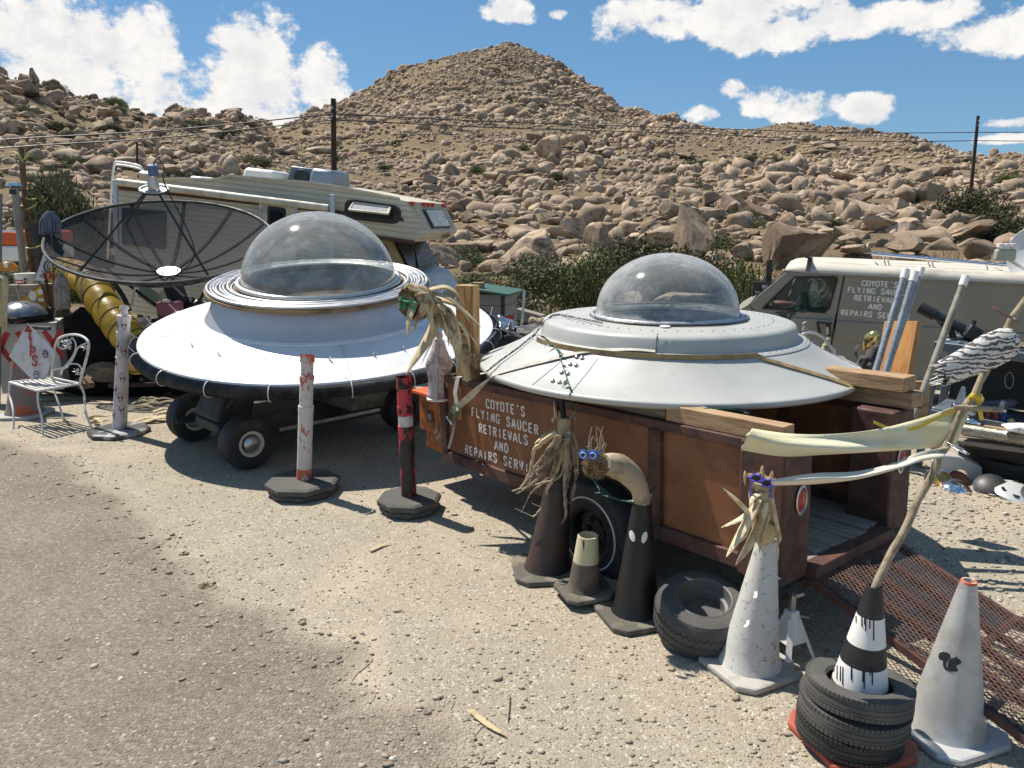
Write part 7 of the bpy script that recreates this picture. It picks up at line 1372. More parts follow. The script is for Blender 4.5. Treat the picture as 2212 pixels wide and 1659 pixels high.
    # lower boards, foil duct
    lumber('raw plank laid along the ground frame below the bench shelf', tp(2075, 915, -.02), tp(2330, 950, -.02), .16, .03); lumber('grey board under the foil duct in front of the bench', tp(2060, 950, -.05), tp(2340, 985, -.05), .14, .04, M['woodgrey'])
    a, b = tp(2078, 927, -.10), tp(2320, 966, -.10); P = [lerp(a, b, k / 220) for k in range(221)]; mb = MB(); z = a; mb.tube([q - z for q in P], [.056 if k % 2 else .050 for k in range(221)], 18); tag(mb.build('foil_duct', mat('crinkled_silver_foil', (.72, .71, .68), .28, .85, second=(.6, .58, .5), sscale=9, bump=.4, bscale=30), loc=z, ang=20), 'silver foil ventilation duct lying in front of the bench', 'duct')
    pnl = MB(); q = [tp(2070, 950, .1), tp(2330, 985, .1), tp(2330, 1030, .1), tp(2070, 1000, .1)]; z = q[0]; pnl.add([v - z for v in q] + [v - z + fr.n * .03 for v in q], [(3, 2, 1, 0), (4, 5, 6, 7), (0, 1, 5, 4), (1, 2, 6, 5), (2, 3, 7, 6), (3, 0, 4, 7)]); pn = pnl.build('dark_panel', M['black'], loc=z, smooth=False); tag(pn, 'black perforated panel standing below the foil duct', 'panel')
    for r in range(4):
        for c_ in range(14): q = tp(2092 + c_ * 6.2 + (r % 2) * 3, 953 + r * 4.2 + c_ * .8, .094) - z; MB().lathe([(.001, 0), (.0055, 0)], 6, c=q, M=Matrix.Rotation(R(90), 3, 'X')).build('hole', M['woodgrey'], pn)
    # shiny dish on the plank and crumpled white plastic
    hubcap('blue silver domed hubcap lying on the raw plank', tp(2101, 910, -.03), .075, Vector((.1, -.1, 1)), M['chrome'], .045); q = tp(2212, 925, -.12); vs, fs = ico(3); k = rock_shape(vs, 55, 5, .4) * np.array([.16, .12, .06]); tag(MB().add(k.tolist(), [tuple(f) for f in fs]).build('plastic_cover', M['white'], loc=q), 'crumpled white plastic cover lying on the foil duct end', 'cover')
    return fr
def hubcap(label, pos, r, ax, m, h=.03, name='hubcap', holes=0):
    o = thing(name, label, 'hubcap', pos); mx = Vector(ax).normalized().to_track_quat('Z', 'Y').to_matrix(); MB().lathe([(r, 0), (r * .98, h * .25), (r * .82, h * .55), (r * .55, h * .85), (r * .25, h), (.001, h * 1.02), (.001, h * .9), (r * .5, h * .7), (r * .9, h * .1)], 36, M=mx).build('dish', m, o); MB().torus((0, 0, 0), r, r * .035, segs=36, rs=6, M=mx).build('rim', M['chrome'], o)
    for k in range(holes): a = 2 * math.pi * k / holes; MB().lathe([(.001, 0), (r * .17, 0)], 12, c=mx @ Vector((r * .62 * math.cos(a), r * .62 * math.sin(a), h * .80)), M=mx).build('slot', M['black'], o)
    return o
BF = bench()
hubcap('round silver hubcap lying on the gravel below the bench', W(2064, 1052, .02), .105, (-.1, -.3, 1), M['chrome'], .045); hubcap('copper coloured pan lying on the gravel behind the silver hubcap', W(2068, 1034, .04), .105, (.1, -.55, 1), mat('dull_copper', (.42, .16, .09), .4, .6, second=(.3, .12, .07), sscale=8), -.03); hubcap('brass rimmed pan leaning beside the copper pan', W(2026, 1036, .05), .10, (-.3, -.7, .8), mat('dull_brass', (.48, .33, .10), .35, .7, second=(.4, .2, .08), sscale=8), -.03)
hubcap('black hubcap propped against the white fender', W(2138, 1050, .05), .115, (-.45, -.5, .8), M['black'], .035); hubcap('white slotted wheel cover lying beside the black hubcap', W(2192, 1064, .03), .15, (.0, -.35, 1), mat('white_wheel_cover', (.66, .66, .66), .35, .3), .05, holes=6); hubcap('dark hubcap lying at the end of the foil duct', W(2240, 1072, .03), .13, (.1, -.3, 1), M['cart'], .04)
def fender():
    O = W(2070, 1045); Y = O.y + .05; q = [(2016, 1000), (2022, 990), (2045, 985), (2072, 988), (2098, 997), (2122, 1010), (2122, 1024), (2111, 1037), (2100, 1046), (2088, 1040), (2094, 1030), (2090, 1020), (2075, 1015), (2058, 1018), (2046, 1028), (2030, 1030), (2018, 1018)]; P = [Wy(x, y, Y + .06 * (x - 2070) / 50) for x, y in q]; b = P[8]; mb = MB(); m = len(P); mb.add([p - b for p in P] + [p - b + Vector((.02, .10, .015)) for p in P], [tuple(range(m - 1, -1, -1)), tuple(range(m, 2 * m))] + [(i, (i + 1) % m, (i + 1) % m + m, i + m) for i in range(m)]); tag(mb.build('car_fender', mat('dull_white_fender', (.50, .49, .46), .5), loc=b, smooth=False, bevel=.008), 'dull white car fender standing on the gravel behind the pans', 'fender')
    p = W(2180, 1030); o = thing('tyre', 'flat black tyre lying under the bench beside the white fender', 'tyre', p + Vector((.05, .1, .09))); tyre_mesh(MB(), .33, .17, .2).build('carcass', M['rubber'], o, ang=30)
fender()

# ---- figures between grey saucer and van
def gold_skull():
    Y = 6.7; b = Wy(1862, 850, Y); o = thing('skull_figure', 'gold animal skull mask on a ragged dark grey robe behind the grey saucer', 'figure', b); c = Wy(1880, 735, Y - .05) - b; k = Y * .98 / F; ax = Vector((-.42, -.75, -.35)).normalized(); up = Vector((.45, 0, .9)); up = (up - ax * up.dot(ax)).normalized(); rt = up.cross(ax).normalized() * -1; vs, fs = ico(4); q = []
    for v in vs:
        x, y, z = v; s = 1 - .50 * max(0, -z) ** .9; r = rt * (x * 15 * k * s) + up * (z * 26 * k) + ax * (-y * 15 * k * (s if y < 0 else 1) + (max(0, -z) * 6 * k if y < 0 else 0))
        for ex in (-.48, .48):
            d = math.hypot(x - ex, z - .08)
            if y < 0 and d < .32: r -= ax * ((.32 - d) * .09)
        q.append(c + r)
    hd = MB().add(q, [tuple(f) for f in fs]).build('skull', mat('polished_gold', (.72, .58, .26), .22, .9, second=(.5, .33, .10), sscale=8), o, ang=180); mz = Matrix((rt, up, ax)).transposed()
    for ex in (-.44, .44): MB().lathe([(.001, .0), (4.6 * k, 0)], 18, c=c + rt * (ex * 15 * k) + up * (.08 * 26 * k) + ax * (13.0 * k), M=mz @ Matrix.Diagonal((.8, 1.15, 1))).build('eye_hole', mat('grey_mesh_eye', (.12, .12, .10), .8) if ex < 0 else bpy.data.materials['grey_mesh_eye'], hd)
    MB().lathe([(.001, 0), (3 * k, 0)], 3, c=c - up * (.52 * 26 * k) + ax * (15.5 * k), M=mz @ Matrix.Diagonal((.7, 1.3, 1)) @ Matrix.Rotation(R(90), 3, 'Z')).build('nose_hole', M['black'], hd)
    cl = mat('ragged_charcoal_cloth', (.055, .05, .058), .9, second=(.10, .095, .10), sscale=6, bump=.6, bscale=18); P = spline([Wy(1868, 770, Y + .02) - b, Wy(1862, 795, Y + .03) - b, Wy(1850, 830, Y + .05) - b, Wy(1845, 880, Y + .08) - b], 5); MB().tube(P, list(np.interp(np.linspace(0, 1, len(P)), [0, .3, .7, 1], [.055, .07, .13, .17])), 14, flat=.7).build('robe', cl, o, ang=180); P = spline([Wy(1890, 745, Y + .08) - b, Wy(1880, 775, Y + .09) - b, Wy(1866, 810, Y + .1) - b], 5); MB().tube(P, [.055, .06, .065, .07, .07, .07, .07, .065, .06, .055, .05], 12, flat=.6).build('hood', mat('grey_hood', (.10, .095, .09), .9), o, ang=180)
    for pts in ([(1856, 745), (1848, 760), (1852, 775)], [(1875, 790), (1890, 770), (1892, 755)], [(1862, 775), (1850, 790), (1846, 800)]): mb = MB(); blade(mb, [Wy(x, y, Y - .06) - b for x, y in pts], .035, th=.3); mb.build('rag', cl, o)
gold_skull()
def perch():
    Y = 7.4; b = Wy(1694, 780, Y); o = thing('seat_stand', 'worn bicycle saddle perched on dark branching iron stand beside the van', 'seat stand', b); q = lambda x, y, d=0: Wy(1645.8 + .1488 * x, 548.6 + .1488 * y, Y + d) - b
    c = q(330, 715); MB().lathe([(.001, .022), (.12, .018), (.14, .004), (.12, -.012), (.001, -.015)], 24, c=c, M=Matrix.Rotation(R(4), 3, 'Y') @ Matrix.Diagonal((.78, .5, 1))).build('saddle', M['rust'], o, ang=60)
    for pts in ([(320, 740), (320, 800), (300, 880)], [(300, 870), (240, 850), (185, 840)], [(320, 880), (400, 850), (490, 870)], [(280, 880), (220, 1030), (205, 1080)], [(290, 880), (340, 1030), (360, 1160)], [(340, 880), (390, 1060), (395, 1180)], [(440, 870), (400, 950), (390, 1090)]): MB().tube(spline([q(*v) for v in pts], 4), .014, 7).build('iron_branch', M['rubber_dusty'], o)
perch()
def cholla():
    m = bpy.data.materials.new('pitted_cactus_wood'); m.use_nodes = True; t = NT(m.node_tree); bs = t.n['Principled BSDF']; v = t.node('ShaderNodeTexCoord').outputs['Object']; d = t.voro(t.scale(v, (1, 1, .55)), 62); f = t.ramp(d, .18, .34); t.put(bs.inputs['Base Color'], t.mix(f, (.035, .028, .02, 1), (.42, .38, .31, 1))); bs.inputs['Roughness'].default_value = .9; bp = t.node('ShaderNodeBump'); bp.inputs['Strength'].default_value = 1; bp.inputs['Distance'].default_value = .02; t.l.new(f, bp.inputs['Height']); t.l.new(bp.outputs[0], bs.inputs['Normal']); Y = 6.75; q = lambda x, y: Wy(1645.8 + .1488 * x, 548.6 + .1488 * y, Y)
    for i, (pts, r, lab) in enumerate([([(620, 990), (640, 1100), (650, 1250), (640, 1420), (640, 1560)], .032, 'tallest pitted cactus wood stick behind the grey saucer rim'), ([(690, 1180), (720, 1300), (720, 1450), (715, 1580)], .028, 'pitted cactus wood stick beside the tallest one'), ([(970, 1220), (930, 1350), (850, 1450), (790, 1510)], .032, 'slanted pitted cactus wood stick below the bent conduit'), ([(1040, 1380), (1010, 1480), (930, 1560), (900, 1600)], .036, 'short thick pitted cactus wood piece behind the saucer edge'), ([(1120, 1500), (1040, 1560), (960, 1600)], .030, 'lowest pitted cactus wood piece lying at the conduit foot')]):
        P = spline([q(*v) for v in pts], 5); b = P[-1]; n = len(P); MBx = MB().tube([p - b for p in P], [r * (.5 + .6 * min(1, 3 * k / n)) * (1 + .15 * math.sin(k * 1.8)) for k in range(n)], 12); tag(MBx.build('cactus_wood', m, loc=b), lab, 'cactus wood')
    P = spline([Wy(x, y, 6.6) for x, y in ((1714, 738), (1730, 724), (1755, 719), (1778, 730), (1800, 758), (1818, 795), (1824, 812))], 12); b = P[-1]; n = len(P); tag(MB().tube([p - b for p in P], [.013 if k % 2 else .0115 for k in range(n)], 10).build('bent_conduit', M['conduit'], loc=b), 'bent silver conduit arching over the cactus wood', 'conduit')
    vs, fs = ico(3); k = rock_shape(vs, 33, 4, .2) * np.array([.08, .07, .09]); tag(MB().add(k.tolist(), [tuple(f) for f in fs]).build('pale_skull', mat('bleached_bone', (.46, .44, .39), .8), loc=q(1150, 1560)), 'small bleached skull lump beside the gold skull figure', 'skull')
cholla()
# ================================================================ LEFT-HAND CLUTTER
def lc(x, y, Y): return Wy(.2728 * x, 576 + .2728 * y, Y)       # pixels of one enlarged view
def lu(x, y, Y): return Wy(.2728 * x, 301.7 + .2728 * y, Y)
M['iron'] = mat('white_painted_iron', (.62, .61, .58), .55, second=(.40, .38, .35), sscale=14, slo=.55, shi=.7)
def chair():
    A, B, C, D = W(30, 926), W(93, 943), W(198, 926), W(137, 907); ctr = (A + B + C + D) / 4; o = thing('garden_chair', 'white wrought iron garden chair with leaf scroll back', 'chair', ctr); L = lambda p: Vector(p) - ctr; hs = .445
    sc = [lc(75, 918, A.y - .03), lc(300, 985, B.y - .02), lc(630, 928, C.y - .02), lc(410, 882, D.y - .02)]; sc = [Vector((p.x, p.y, hs)) for p in (W(20.5, 826, hs), W(82, 845, hs), W(172, 829, hs), W(112, 816, hs))]
    fr = [L(p) for p in sc]; 
    for i in range(4): MB().bar(fr[i], fr[(i + 1) % 4], .022, .022).build('seat_rail', M['iron'], o, bevel=.004)
    for k in range(1, 9):
        f = k / 9; a, b = fr[0].lerp(fr[3], f), fr[1].lerp(fr[2], f); MB().strip(spline([a, a.lerp(b, .5) - Vector((0, 0, .02)), b], 4), (fr[3] - fr[0]).normalized(), .026, .004).build('seat_slat', M['iron'], o)
    for s, e, w in ((fr[0], A, -.03), (fr[1], B, .0), (fr[2], C, .03), (fr[3], D, 0)): e = L(e); d = (e - Vector((0, 0, 0))); out = Vector((s.x, s.y, 0)).normalized(); MB().tube(spline([s, s - Vector((0, 0, .12)) + out * .03, s.lerp(e, .6) - out * .015, e + Vector((0, 0, .02)), e + out * .03], 5), .011, 8).build('leg', M['iron'], o)
    yb = lambda f: lerp(D.y, C.y, f); q = lambda x, y: L(lc(x, y, lerp(D.y, C.y, (x - 405) / 230) - .02))
    MB().tube(spline([fr[3], q(412, 830), q(425, 700), q(440, 610), q(480, 560), q(570, 538), q(650, 552), q(700, 600), q(695, 680), q(665, 800), q(640, 890), fr[2]], 5), .013, 8).build('back_frame', M['iron'], o)
    for pts in ([(470, 590), (460, 630), (500, 650), (530, 630), (540, 600)], [(570, 560), (600, 610), (590, 680), (540, 760), (480, 830)], [(690, 600), (620, 640), (590, 700), (540, 780), (430, 815), (425, 800), (440, 800)], [(490, 850), (500, 800), (560, 770), (620, 775), (645, 810), (640, 850)], [(480, 855), (490, 820), (540, 790)]): MB().tube(spline([q(*v) for v in pts], 5), .008, 6).build('scroll', M['iron'], o)
    g = random.Random(2)
    for cx, cy in ((515, 605), (545, 590), (675, 640), (610, 830), (540, 630)):
        c = q(cx, cy)
        for k in range(5): a = k * 1.256 + g.random(); d = Vector((math.cos(a), 0, math.sin(a))) * .042; mb = MB(); blade(mb, [c, c + d * .6 + Vector((0, -.008, 0)), c + d], .020, th=.2); mb.build('leaf', M['iron'], o)
chair()
def cabinet():
    a, b = W(10, 852), Vector(Wy(136, 820, 9.55)); a = Wy(4, 850, 9.3); ang = math.atan2(b.y - a.y, b.x - a.x); w = math.hypot(b.x - a.x, b.y - a.y); o = thing('metal_cabinet', 'white metal cabinet marked with red crosses behind the garden chair', 'cabinet', (a.x, a.y, 0), ang); H = .85; m = mat('greyish_white_cabinet', (.56, .55, .52), .5, second=(.44, .43, .40), sscale=3); MB().box((w / 2, .25, H / 2 + .01), (w, .5, H)).build('body', m, o, bevel=.012); MB().box((w / 2, .25, H + .018), (w + .02, .52, .02)).build('top', m, o, bevel=.006)
    tx = MB(); text_strokes(tx, 'XXX', (w * .56, -.002, .42), (1, 0, 0), (0, 0, 1), .36, .17, .80, .003, True); tx.build('lettering', M['red'], o)
    zt = H + .028; return a, ang, w, zt
CA, CANG, CW, CZ = cabinet()
def on_cab(x, y, z=0.0): d = Matrix.Rotation(CANG, 3, 'Z') @ Vector((x, y, 0)); return Vector((CA.x + d.x, CA.y + d.y, CZ + z))
def wok():
    p = on_cab(.30, .14); o = thing('wok_saucer', 'dark blue steel bowl upside down on a blue tube stand upon the cabinet', 'model saucer', p); r = .285; zc = (Wy(56, 678, p.y) - p).z; bm = mat('dark_blue_steel', (.17, .20, .25), .3, .5, second=(.22, .24, .27), sscale=6)
    MB().lathe([(r, 0), (r + .008, -.008), (r * .98, .02), (r * .86, .075), (r * .65, .118), (r * .38, .142), (r * .36, .15), (.001, .152)], 48, c=(0, 0, zc)).build('bowl', bm, o, ang=50); MB().tube([(0, 0, 0), (0, 0, zc)], .035, 14).build('stand', mat('blue_tube', (.02, .07, .22), .5), o)
    for k in range(5):
        a = -2.6 + k * .55; P = [(rr * math.cos(a + da), rr * math.sin(a + da), zc + zz) for rr, zz, da in ((.275, .03, 0), (.25, .062, .03), (.18, .118, .22), (.11, .145, .25))]; MB().tube(P, .003, 5).build('gold_line', mat('gold_line', (.45, .40, .14), .5) if k == 0 else bpy.data.materials['gold_line'], o)
    MB().tube([(0, 0, zc + .15), (-.05, 0, zc + .5)], .004, 5).build('whip', M['steel'], o)
wok()
def left_things():
    p = on_cab(.42, .30); o = thing('tyre', 'small black tyre lying on the white cabinet behind the blue bowl', 'tyre', p + Vector((0, 0, .085))); tyre_mesh(MB(), .21, .16, .11, segs=48).build('carcass', M['rubber'], o, ang=30)
    p = on_cab(.18, .05, .02); o = thing('pistol_toy', 'grey painted spray gun lying on the cabinet edge', 'spray gun', p); MB().tube([(-.08, 0, .02), (.22, -.02, .03)], .018, 8).build('barrel', M['rust'], o); MB().tube([(.05, -.01, .02), (.02, -.03, -.01)], .02, 8).build('grip', M['cart'], o)
    # kite-shaped tips sign on the orange cone
    Y = 8.05; q = [lc(215, 448, Y), lc(432, 665, Y - .1), lc(360, 893, Y - .1), lc(252, 893, Y - .05), lc(70, 708, Y)]; b = q[3]; o = thing('tips_sign', 'white kite shaped sign reading tips on the orange cone', 'sign', b); mb = MB(); mb.add([v - b for v in q] + [v - b + Vector((0, .006, 0)) for v in q], [(4, 3, 2, 1, 0), (5, 6, 7, 8, 9)] + [(i, (i + 1) % 5, (i + 1) % 5 + 5, i + 5) for i in range(5)]); pl = mb.build('board', mat('dirty_white_board', (.66, .64, .62), .6, second=(.55, .45, .45), sscale=4), o, smooth=False); n = (q[1] - q[0]).cross(q[4] - q[0]).normalized(); n = n if n.y < 0 else -n
    def onb(x, y): d = unproj_dir(.2728 * x, 576 + .2728 * y); return CAMP + d * ((q[0] - CAMP).dot(n) / d.dot(n)) - b + n * .004
    for ch, x, y, w in (('T', 232, 580, .10), ('I', 240, 640, .09), ('P', 255, 715, .10), ('S', 272, 785, .10)): tx = MB(); U = (onb(x + 30, y + 4) - onb(x, y)).normalized(); text_strokes(tx, ch, onb(x - 18, y - 4), U, n.cross(U) * -1 if (n.cross(U)).z < 0 else n.cross(U), .105, .2, .7, .001, False); tx.build('lettering', M['red'], pl)
    for x, y in ((360, 692), (290, 855)): MB().torus(onb(x, y), .038, .005, segs=20, rs=4, M=n.to_track_quat('Z', 'Y').to_matrix() @ Matrix.Diagonal((.8, 1, 1))).build('face_outline', M['black'], pl); [MB().lathe([(.001, 0), (.012, 0)], 8, c=onb(x + s * 7, y - 3) + n * .001, M=n.to_track_quat('Z', 'Y').to_matrix() @ Matrix.Diagonal((.6, 1, 1))).build('face_eye', M['black'], pl) for s in (-1, 1)]
    for (x, y) in ((212, 480),): MB().add([onb(x - 20, y + 35), onb(x + 18, y + 40), onb(x + 28, y), onb(x + 5, y - 25)], [(0, 1, 2, 3)]).build('red_smear', M['red'], pl)
    MB().tube([lc(215, 448, Y + .02) - b, lc(240, 480, Y + .02) - b, lc(395, 490, Y - .02) - b], .02, 8).build('stub', M['cart'], o)
    # standing corrugated pipe
    p = Wy(101, 560, 11.5); p.z = -.36; o = thing('corrugated_pipe', 'tall black corrugated plastic pipe standing on end beside the dish', 'pipe', p); H = (Wy(101, 476, 11.5) - p).z; prof = []
    for k in range(44): z = H * k / 43; prof.append((.245 if k % 2 else .215, z))
    prof += [(.21, H), (.20, H - .3)]; MB().lathe(prof, 40).build('wall', M['hose'], o, ang=60)
    def mop(label, top, bot, w, Y, col, col2, hand, n, seed):
        b = Wy(hand[2], hand[3], Y + .05); o = thing('mop', label, 'mop', b); q = lambda x, y, d=0: Wy(x, y, Y + d) - b; MB().tube([q(hand[2], hand[3], .05), q(hand[0], hand[1], .03)], .014, 8).build('handle', M['woodgrey'], o); g = random.Random(seed); m = mat('mop_yarn_%d' % seed, col, .95, second=col2, sscale=14); k = Y * .98 / F
        for i in range(n):
            a = g.uniform(0, 6.28); rr = w * k * math.sqrt(g.random()); hx = math.cos(a) * rr; hy = math.sin(a) * rr * .7; t = q(*top); e = q(*bot); e = Vector((e.x + hx, e.y + hy, e.z * g.uniform(.9, 1.05) if e.z < 0 else e.z - g.uniform(-.02, .03))); P = spline([t + Vector((hx * .2, hy * .2, g.uniform(-.01, .02))), t.lerp(e, .35) + Vector((hx * .55, hy * .55, .0)), e], 4); MB().tube(P, g.uniform(.010, .017), 5).build('yarn', m, o)
    mop('blue grey string mop hung head up over the dish edge', (109, 459), (108, 502), 22, 10.0, (.16, .17, .23), (.09, .10, .14), (109, 470, 118, 640), 46, 1); mop('pale grey string mop standing below the dish edge', (131, 593), (134, 664), 16, 9.7, (.36, .33, .30), (.22, .20, .18), (128, 640, 108, 720), 50, 2)
    # zone sign and yellow sign
    q = [lu(340, 915, 9.9), lu(418, 975, 9.9), lu(345, 1125, 9.8), lu(278, 1110, 9.8)]; b = q[3]; o = thing('zone_sign', 'white cartoon zone sign tilted under the dish edge', 'sign', b); mb = MB(); mb.add([v - b for v in q] + [v - b + Vector((0, .01, 0)) for v in q], [(3, 2, 1, 0), (4, 5, 6, 7), (0, 1, 5, 4), (1, 2, 6, 5), (2, 3, 7, 6), (3, 0, 4, 7)]); pl = mb.build('board', M['white'], o, smooth=False); U = (q[2] - q[3]).normalized(); Wv = (q[0] - q[3]).normalized(); tx = MB(); text_strokes(tx, 'ZONE', Vector((0, -.004, 0)) + U * .045 + Wv * .05, U, Wv, .085, .18, .75, .002, False); tx.build('lettering', M['red'], pl)
    c = U * .13 + Wv * .22 + Vector((0, -.006, 0)); mx = Matrix((U, Wv, U.cross(Wv))).transposed(); MB().torus(c, .075, .008, segs=24, rs=4, M=mx @ Matrix.Diagonal((1, 1.1, 1))).build('drawing', M['black'], pl); MB().torus(c, .05, .006, segs=24, rs=4, M=mx @ Matrix.Diagonal((.7, 1, 1))).build('drawing', M['black'], pl); MB().strip([c + Wv * .13 - U * .06, c + Wv * .15, c + Wv * .13 + U * .05], Wv, .02, .002).build('drawing', M['black'], pl); MB().tube([U * .12 + Vector((0, .03, .1)), U * .15 + Vector((0, .05, -.9))], .02, 6).build('stake', M['rust'], o)
    q = [lu(140, 1280, 9.75), lu(325, 1143, 9.8), lu(388, 1345, 9.75), lu(250, 1430, 9.7)]; b = q[0]; o = thing('yellow_sign', 'yellow diamond warning sign with white patches behind the blue bowl', 'sign', b); mb = MB(); mb.add([v - b for v in q] + [v - b + Vector((0, .006, 0)) for v in q], [(3, 2, 1, 0), (4, 5, 6, 7), (0, 1, 5, 4), (1, 2, 6, 5), (2, 3, 7, 6), (3, 0, 4, 7)]); pl = mb.build('board', mat('worn_yellow_sign', (.58, .33, .02), .5, second=(.45, .25, .02), sscale=5), o, smooth=False)
    for i in range(4): MB().tube([q[i] - b + Vector((0, -.004, 0)), q[(i + 1) % 4] - b + Vector((0, -.004, 0))], .006, 5).build('border', M['rust'], pl)
    for x, y, rx, ry in ((258, 1238, 30, 42), (318, 1205, 22, 24), (325, 1268, 26, 16)): c = lu(x, y, 9.74) - b; MB().lathe([(.001, 0), (1, 0)], 12, c=c, M=Matrix.Rotation(R(90), 3, 'X') @ Matrix.Diagonal((rx * .2728 * 9.7 / F, ry * .2728 * 9.7 / F, 1))).build('white_patch', M['white'], pl)
    # bucket, post with lamp, stalk, grey panel
    p = Wy(60, 613, 10.3); o = thing('alien_bucket', 'white tub with red band and black alien face beside the zone sign', 'tub', p); k = 10.3 / F; MB().lathe([(20 * k, 0), (22 * k, 6 * k), (23 * k, 21 * k), (24 * k, 22 * k), (21 * k, 21 * k)], 28).build('wall', M['white'], o); MB().lathe([(20.6 * k, 1 * k), (22.6 * k, 10 * k)], 28, a0=3.2, a1=5.1).build('red_band', M['red'], o)
    c = Vector((8 * k, -21.5 * k, 8 * k)); f = MB().lathe([(.001, 0), (5 * k, 0)], 14, c=c, M=Matrix.Rotation(R(90), 3, 'X') @ Matrix.Diagonal((.85, 1.2, 1))).build('alien_face', M['black'], o); [MB().lathe([(.001, 0), (1.6 * k, 0)], 8, c=c + Vector((s * 2 * k, -.003, 0)), M=Matrix.Rotation(R(90), 3, 'X') @ Matrix.Diagonal((.8, 1.3, 1))).build('alien_eye', M['white'], f) for s in (-1, 1)]
    MB().box((0, .1, -.35), (.5, .4, .68)).build('crate', M['woodgrey'], o)
    b = Wy(52, 600, 10.8); t = Wy(31, 402, 10.8); b.z = t.z - 3; b = t + (b - t) * 1; b = Vector((lerp(t.x, Wy(52, 600, 10.8).x, 1.55), t.y, -.35)); o = thing('lamp_post', 'grey steel post with a small round lamp on top beside the yucca stalk', 'post', b); MB().tube([(0, 0, 0), t - b], .048, 14).build('shaft', mat('dull_grey_post', (.28, .26, .22), .6, second=(.2, .18, .15), sscale=5), o); MB().lathe([(.001, .05), (.07, .04), (.10, .0), (.04, -.03)], 20, c=t - b).build('lamp_hood', M['chrome'], o); MB().box(t - b + Vector((0, -.05, -.08)), (.07, .05, .06)).build('lamp_box', M['black'], o)
    t, b = Wy(46, 318, 11.0), Wy(62, 610, 11.0); b = Vector((b.x, b.y, -.35)); o = thing('yucca_stalk', 'bare brown yucca stalk with a few curled yellow leaves', 'yucca stalk', b); P = spline([(0, 0, 0), (t - b) * .35 + Vector((.02, 0, 0)), (t - b) * .7 - Vector((.02, 0, 0)), t - b], 6); MB().tube(P, [.045 - .012 * k / len(P) + .005 * math.sin(k * 2.1) for k in range(len(P))], 10).build('stalk', mat('brown_stalk', (.15, .10, .055), .9, second=(.07, .045, .025), sscale=9, bump=.5), o)
    for pts in ([(55, 535), (75, 535), (92, 528)], [(50, 350), (35, 330), (18, 328)], [(52, 345), (60, 335), (62, 325)], [(58, 452), (72, 446), (82, 436)], [(56, 428), (66, 430), (80, 429)], [(50, 445), (35, 440), (22, 430)]): mb = MB(); blade(mb, [Wy(x, y, 10.95) - b for x, y in pts], .028, th=.3); mb.build('curled_leaf', mat('yellow_leaf', (.55, .47, .18), .7) if 'yellow_leaf' not in bpy.data.materials else bpy.data.materials['yellow_leaf'], o)
    p = Wy(0, 580, 9.2); q = Wy(13, 408, 9.2); mb = MB().box((0, 0, 0), (.5, .05, q.z + .1)); tag(mb.build('grey_board', mat('plain_grey_board', (.20, .20, .20), .7), loc=(q.x - .50, 9.2, (q.z + .1) / 2 - .1), rot=(0, .15, 0), bevel=.006), 'tall plain grey board standing at the yellow palm leaves', 'board')
    o = thing('palm_leaf_heap', 'heap of drooping dry yellow palm leaves below the grey board', 'palm leaves', Wy(5, 720, 8.9)); b = Vector(o.location); g = random.Random(5)
    for k in range(14): x0 = g.uniform(-55, -8); mb = MB(); blade(mb, [Wy(x0, 585 + g.uniform(0, 12), 8.9) - b, Wy(x0 + g.uniform(8, 22), 600 + g.uniform(0, 15), 8.8) - b, Wy(x0 + g.uniform(14, 30), 650 + g.uniform(0, 20), 8.75) - b, Wy(x0 + g.uniform(14, 34), 705 + g.uniform(0, 15), 8.7) - b], .035, th=.3); mb.build('leaf', M['straw'] if k % 2 else bpy.data.materials['yellow_leaf'], o)
    mb = MB(); mb.prism([(-.4, 0), (.10, 0), (.16, .045), (.10, .09), (-.4, .09)], (0, 0, 0), (1, 0, 0), (0, 0, 1), .012); tag(mb.build('arrow_board', mat('orange_arrow_board', (.58, .20, .02), .5), loc=Wy(12, 585, 8.8), smooth=False), 'orange arrow shaped board above the yellow palm leaves', 'sign'); tag(MB().lathe([(.03 * math.cos(a), .036 * math.sin(a)) for a in np.linspace(-1.57, 1.57, 12)], 16).build('egg', M['white'], loc=Wy(14, 572, 8.8)), 'white egg stuck on the orange arrow board', 'egg')
    # pickup seen behind the posts
    Y = 14.0; b = Wy(40, 590, Y); o = thing('pickup_truck', 'orange and white pickup truck parked behind the yucca stalk', 'truck', (b.x - 1.0, Y, -.35)); zz = lambda y: Wy(40, y, Y).z + .35; MB().box((-1.2, .9, (zz(500) + zz(530)) / 2), (4.6, 1.7, zz(500) - zz(530))).build('upper_body', mat('orange_truck_paint', (.62, .10, .02), .35), o, bevel=.05); MB().box((-1.2, .9, (zz(531) + zz(565)) / 2), (4.58, 1.68, zz(531) - zz(565))).build('lower_body', M['white'], o, bevel=.04); MB().box((-1.9, .9, zz(500) + .28), (1.5, 1.5, .55), taper=.8).build('cab', M['white'], o, bevel=.08); MB().box((-1.9, .12, zz(500) + .28), (1.0, .02, .36)).build('side_window', M['glassdark'], o); MB().bar((-3.5, .03, zz(499)), (1.1, .03, zz(499)), .03, .04).build('chrome_strip', M['white'], o)
    for x in (-.1, -2.7): wheel_parts(o, (x, .18, .36), (0, -1, 0), .36, .22, .2, M['rubber'], M['steel'])
    # green growth beyond
    for i, (vx, vy, w, h) in enumerate([(20, 505, 90, 60), (95, 500, 120, 46), (160, 505, 90, 50)]): bush_px('low bright green bush beyond the orange pickup', vx, vy, w, h, 'green', i, 20, group='green bushes beyond the pickup')
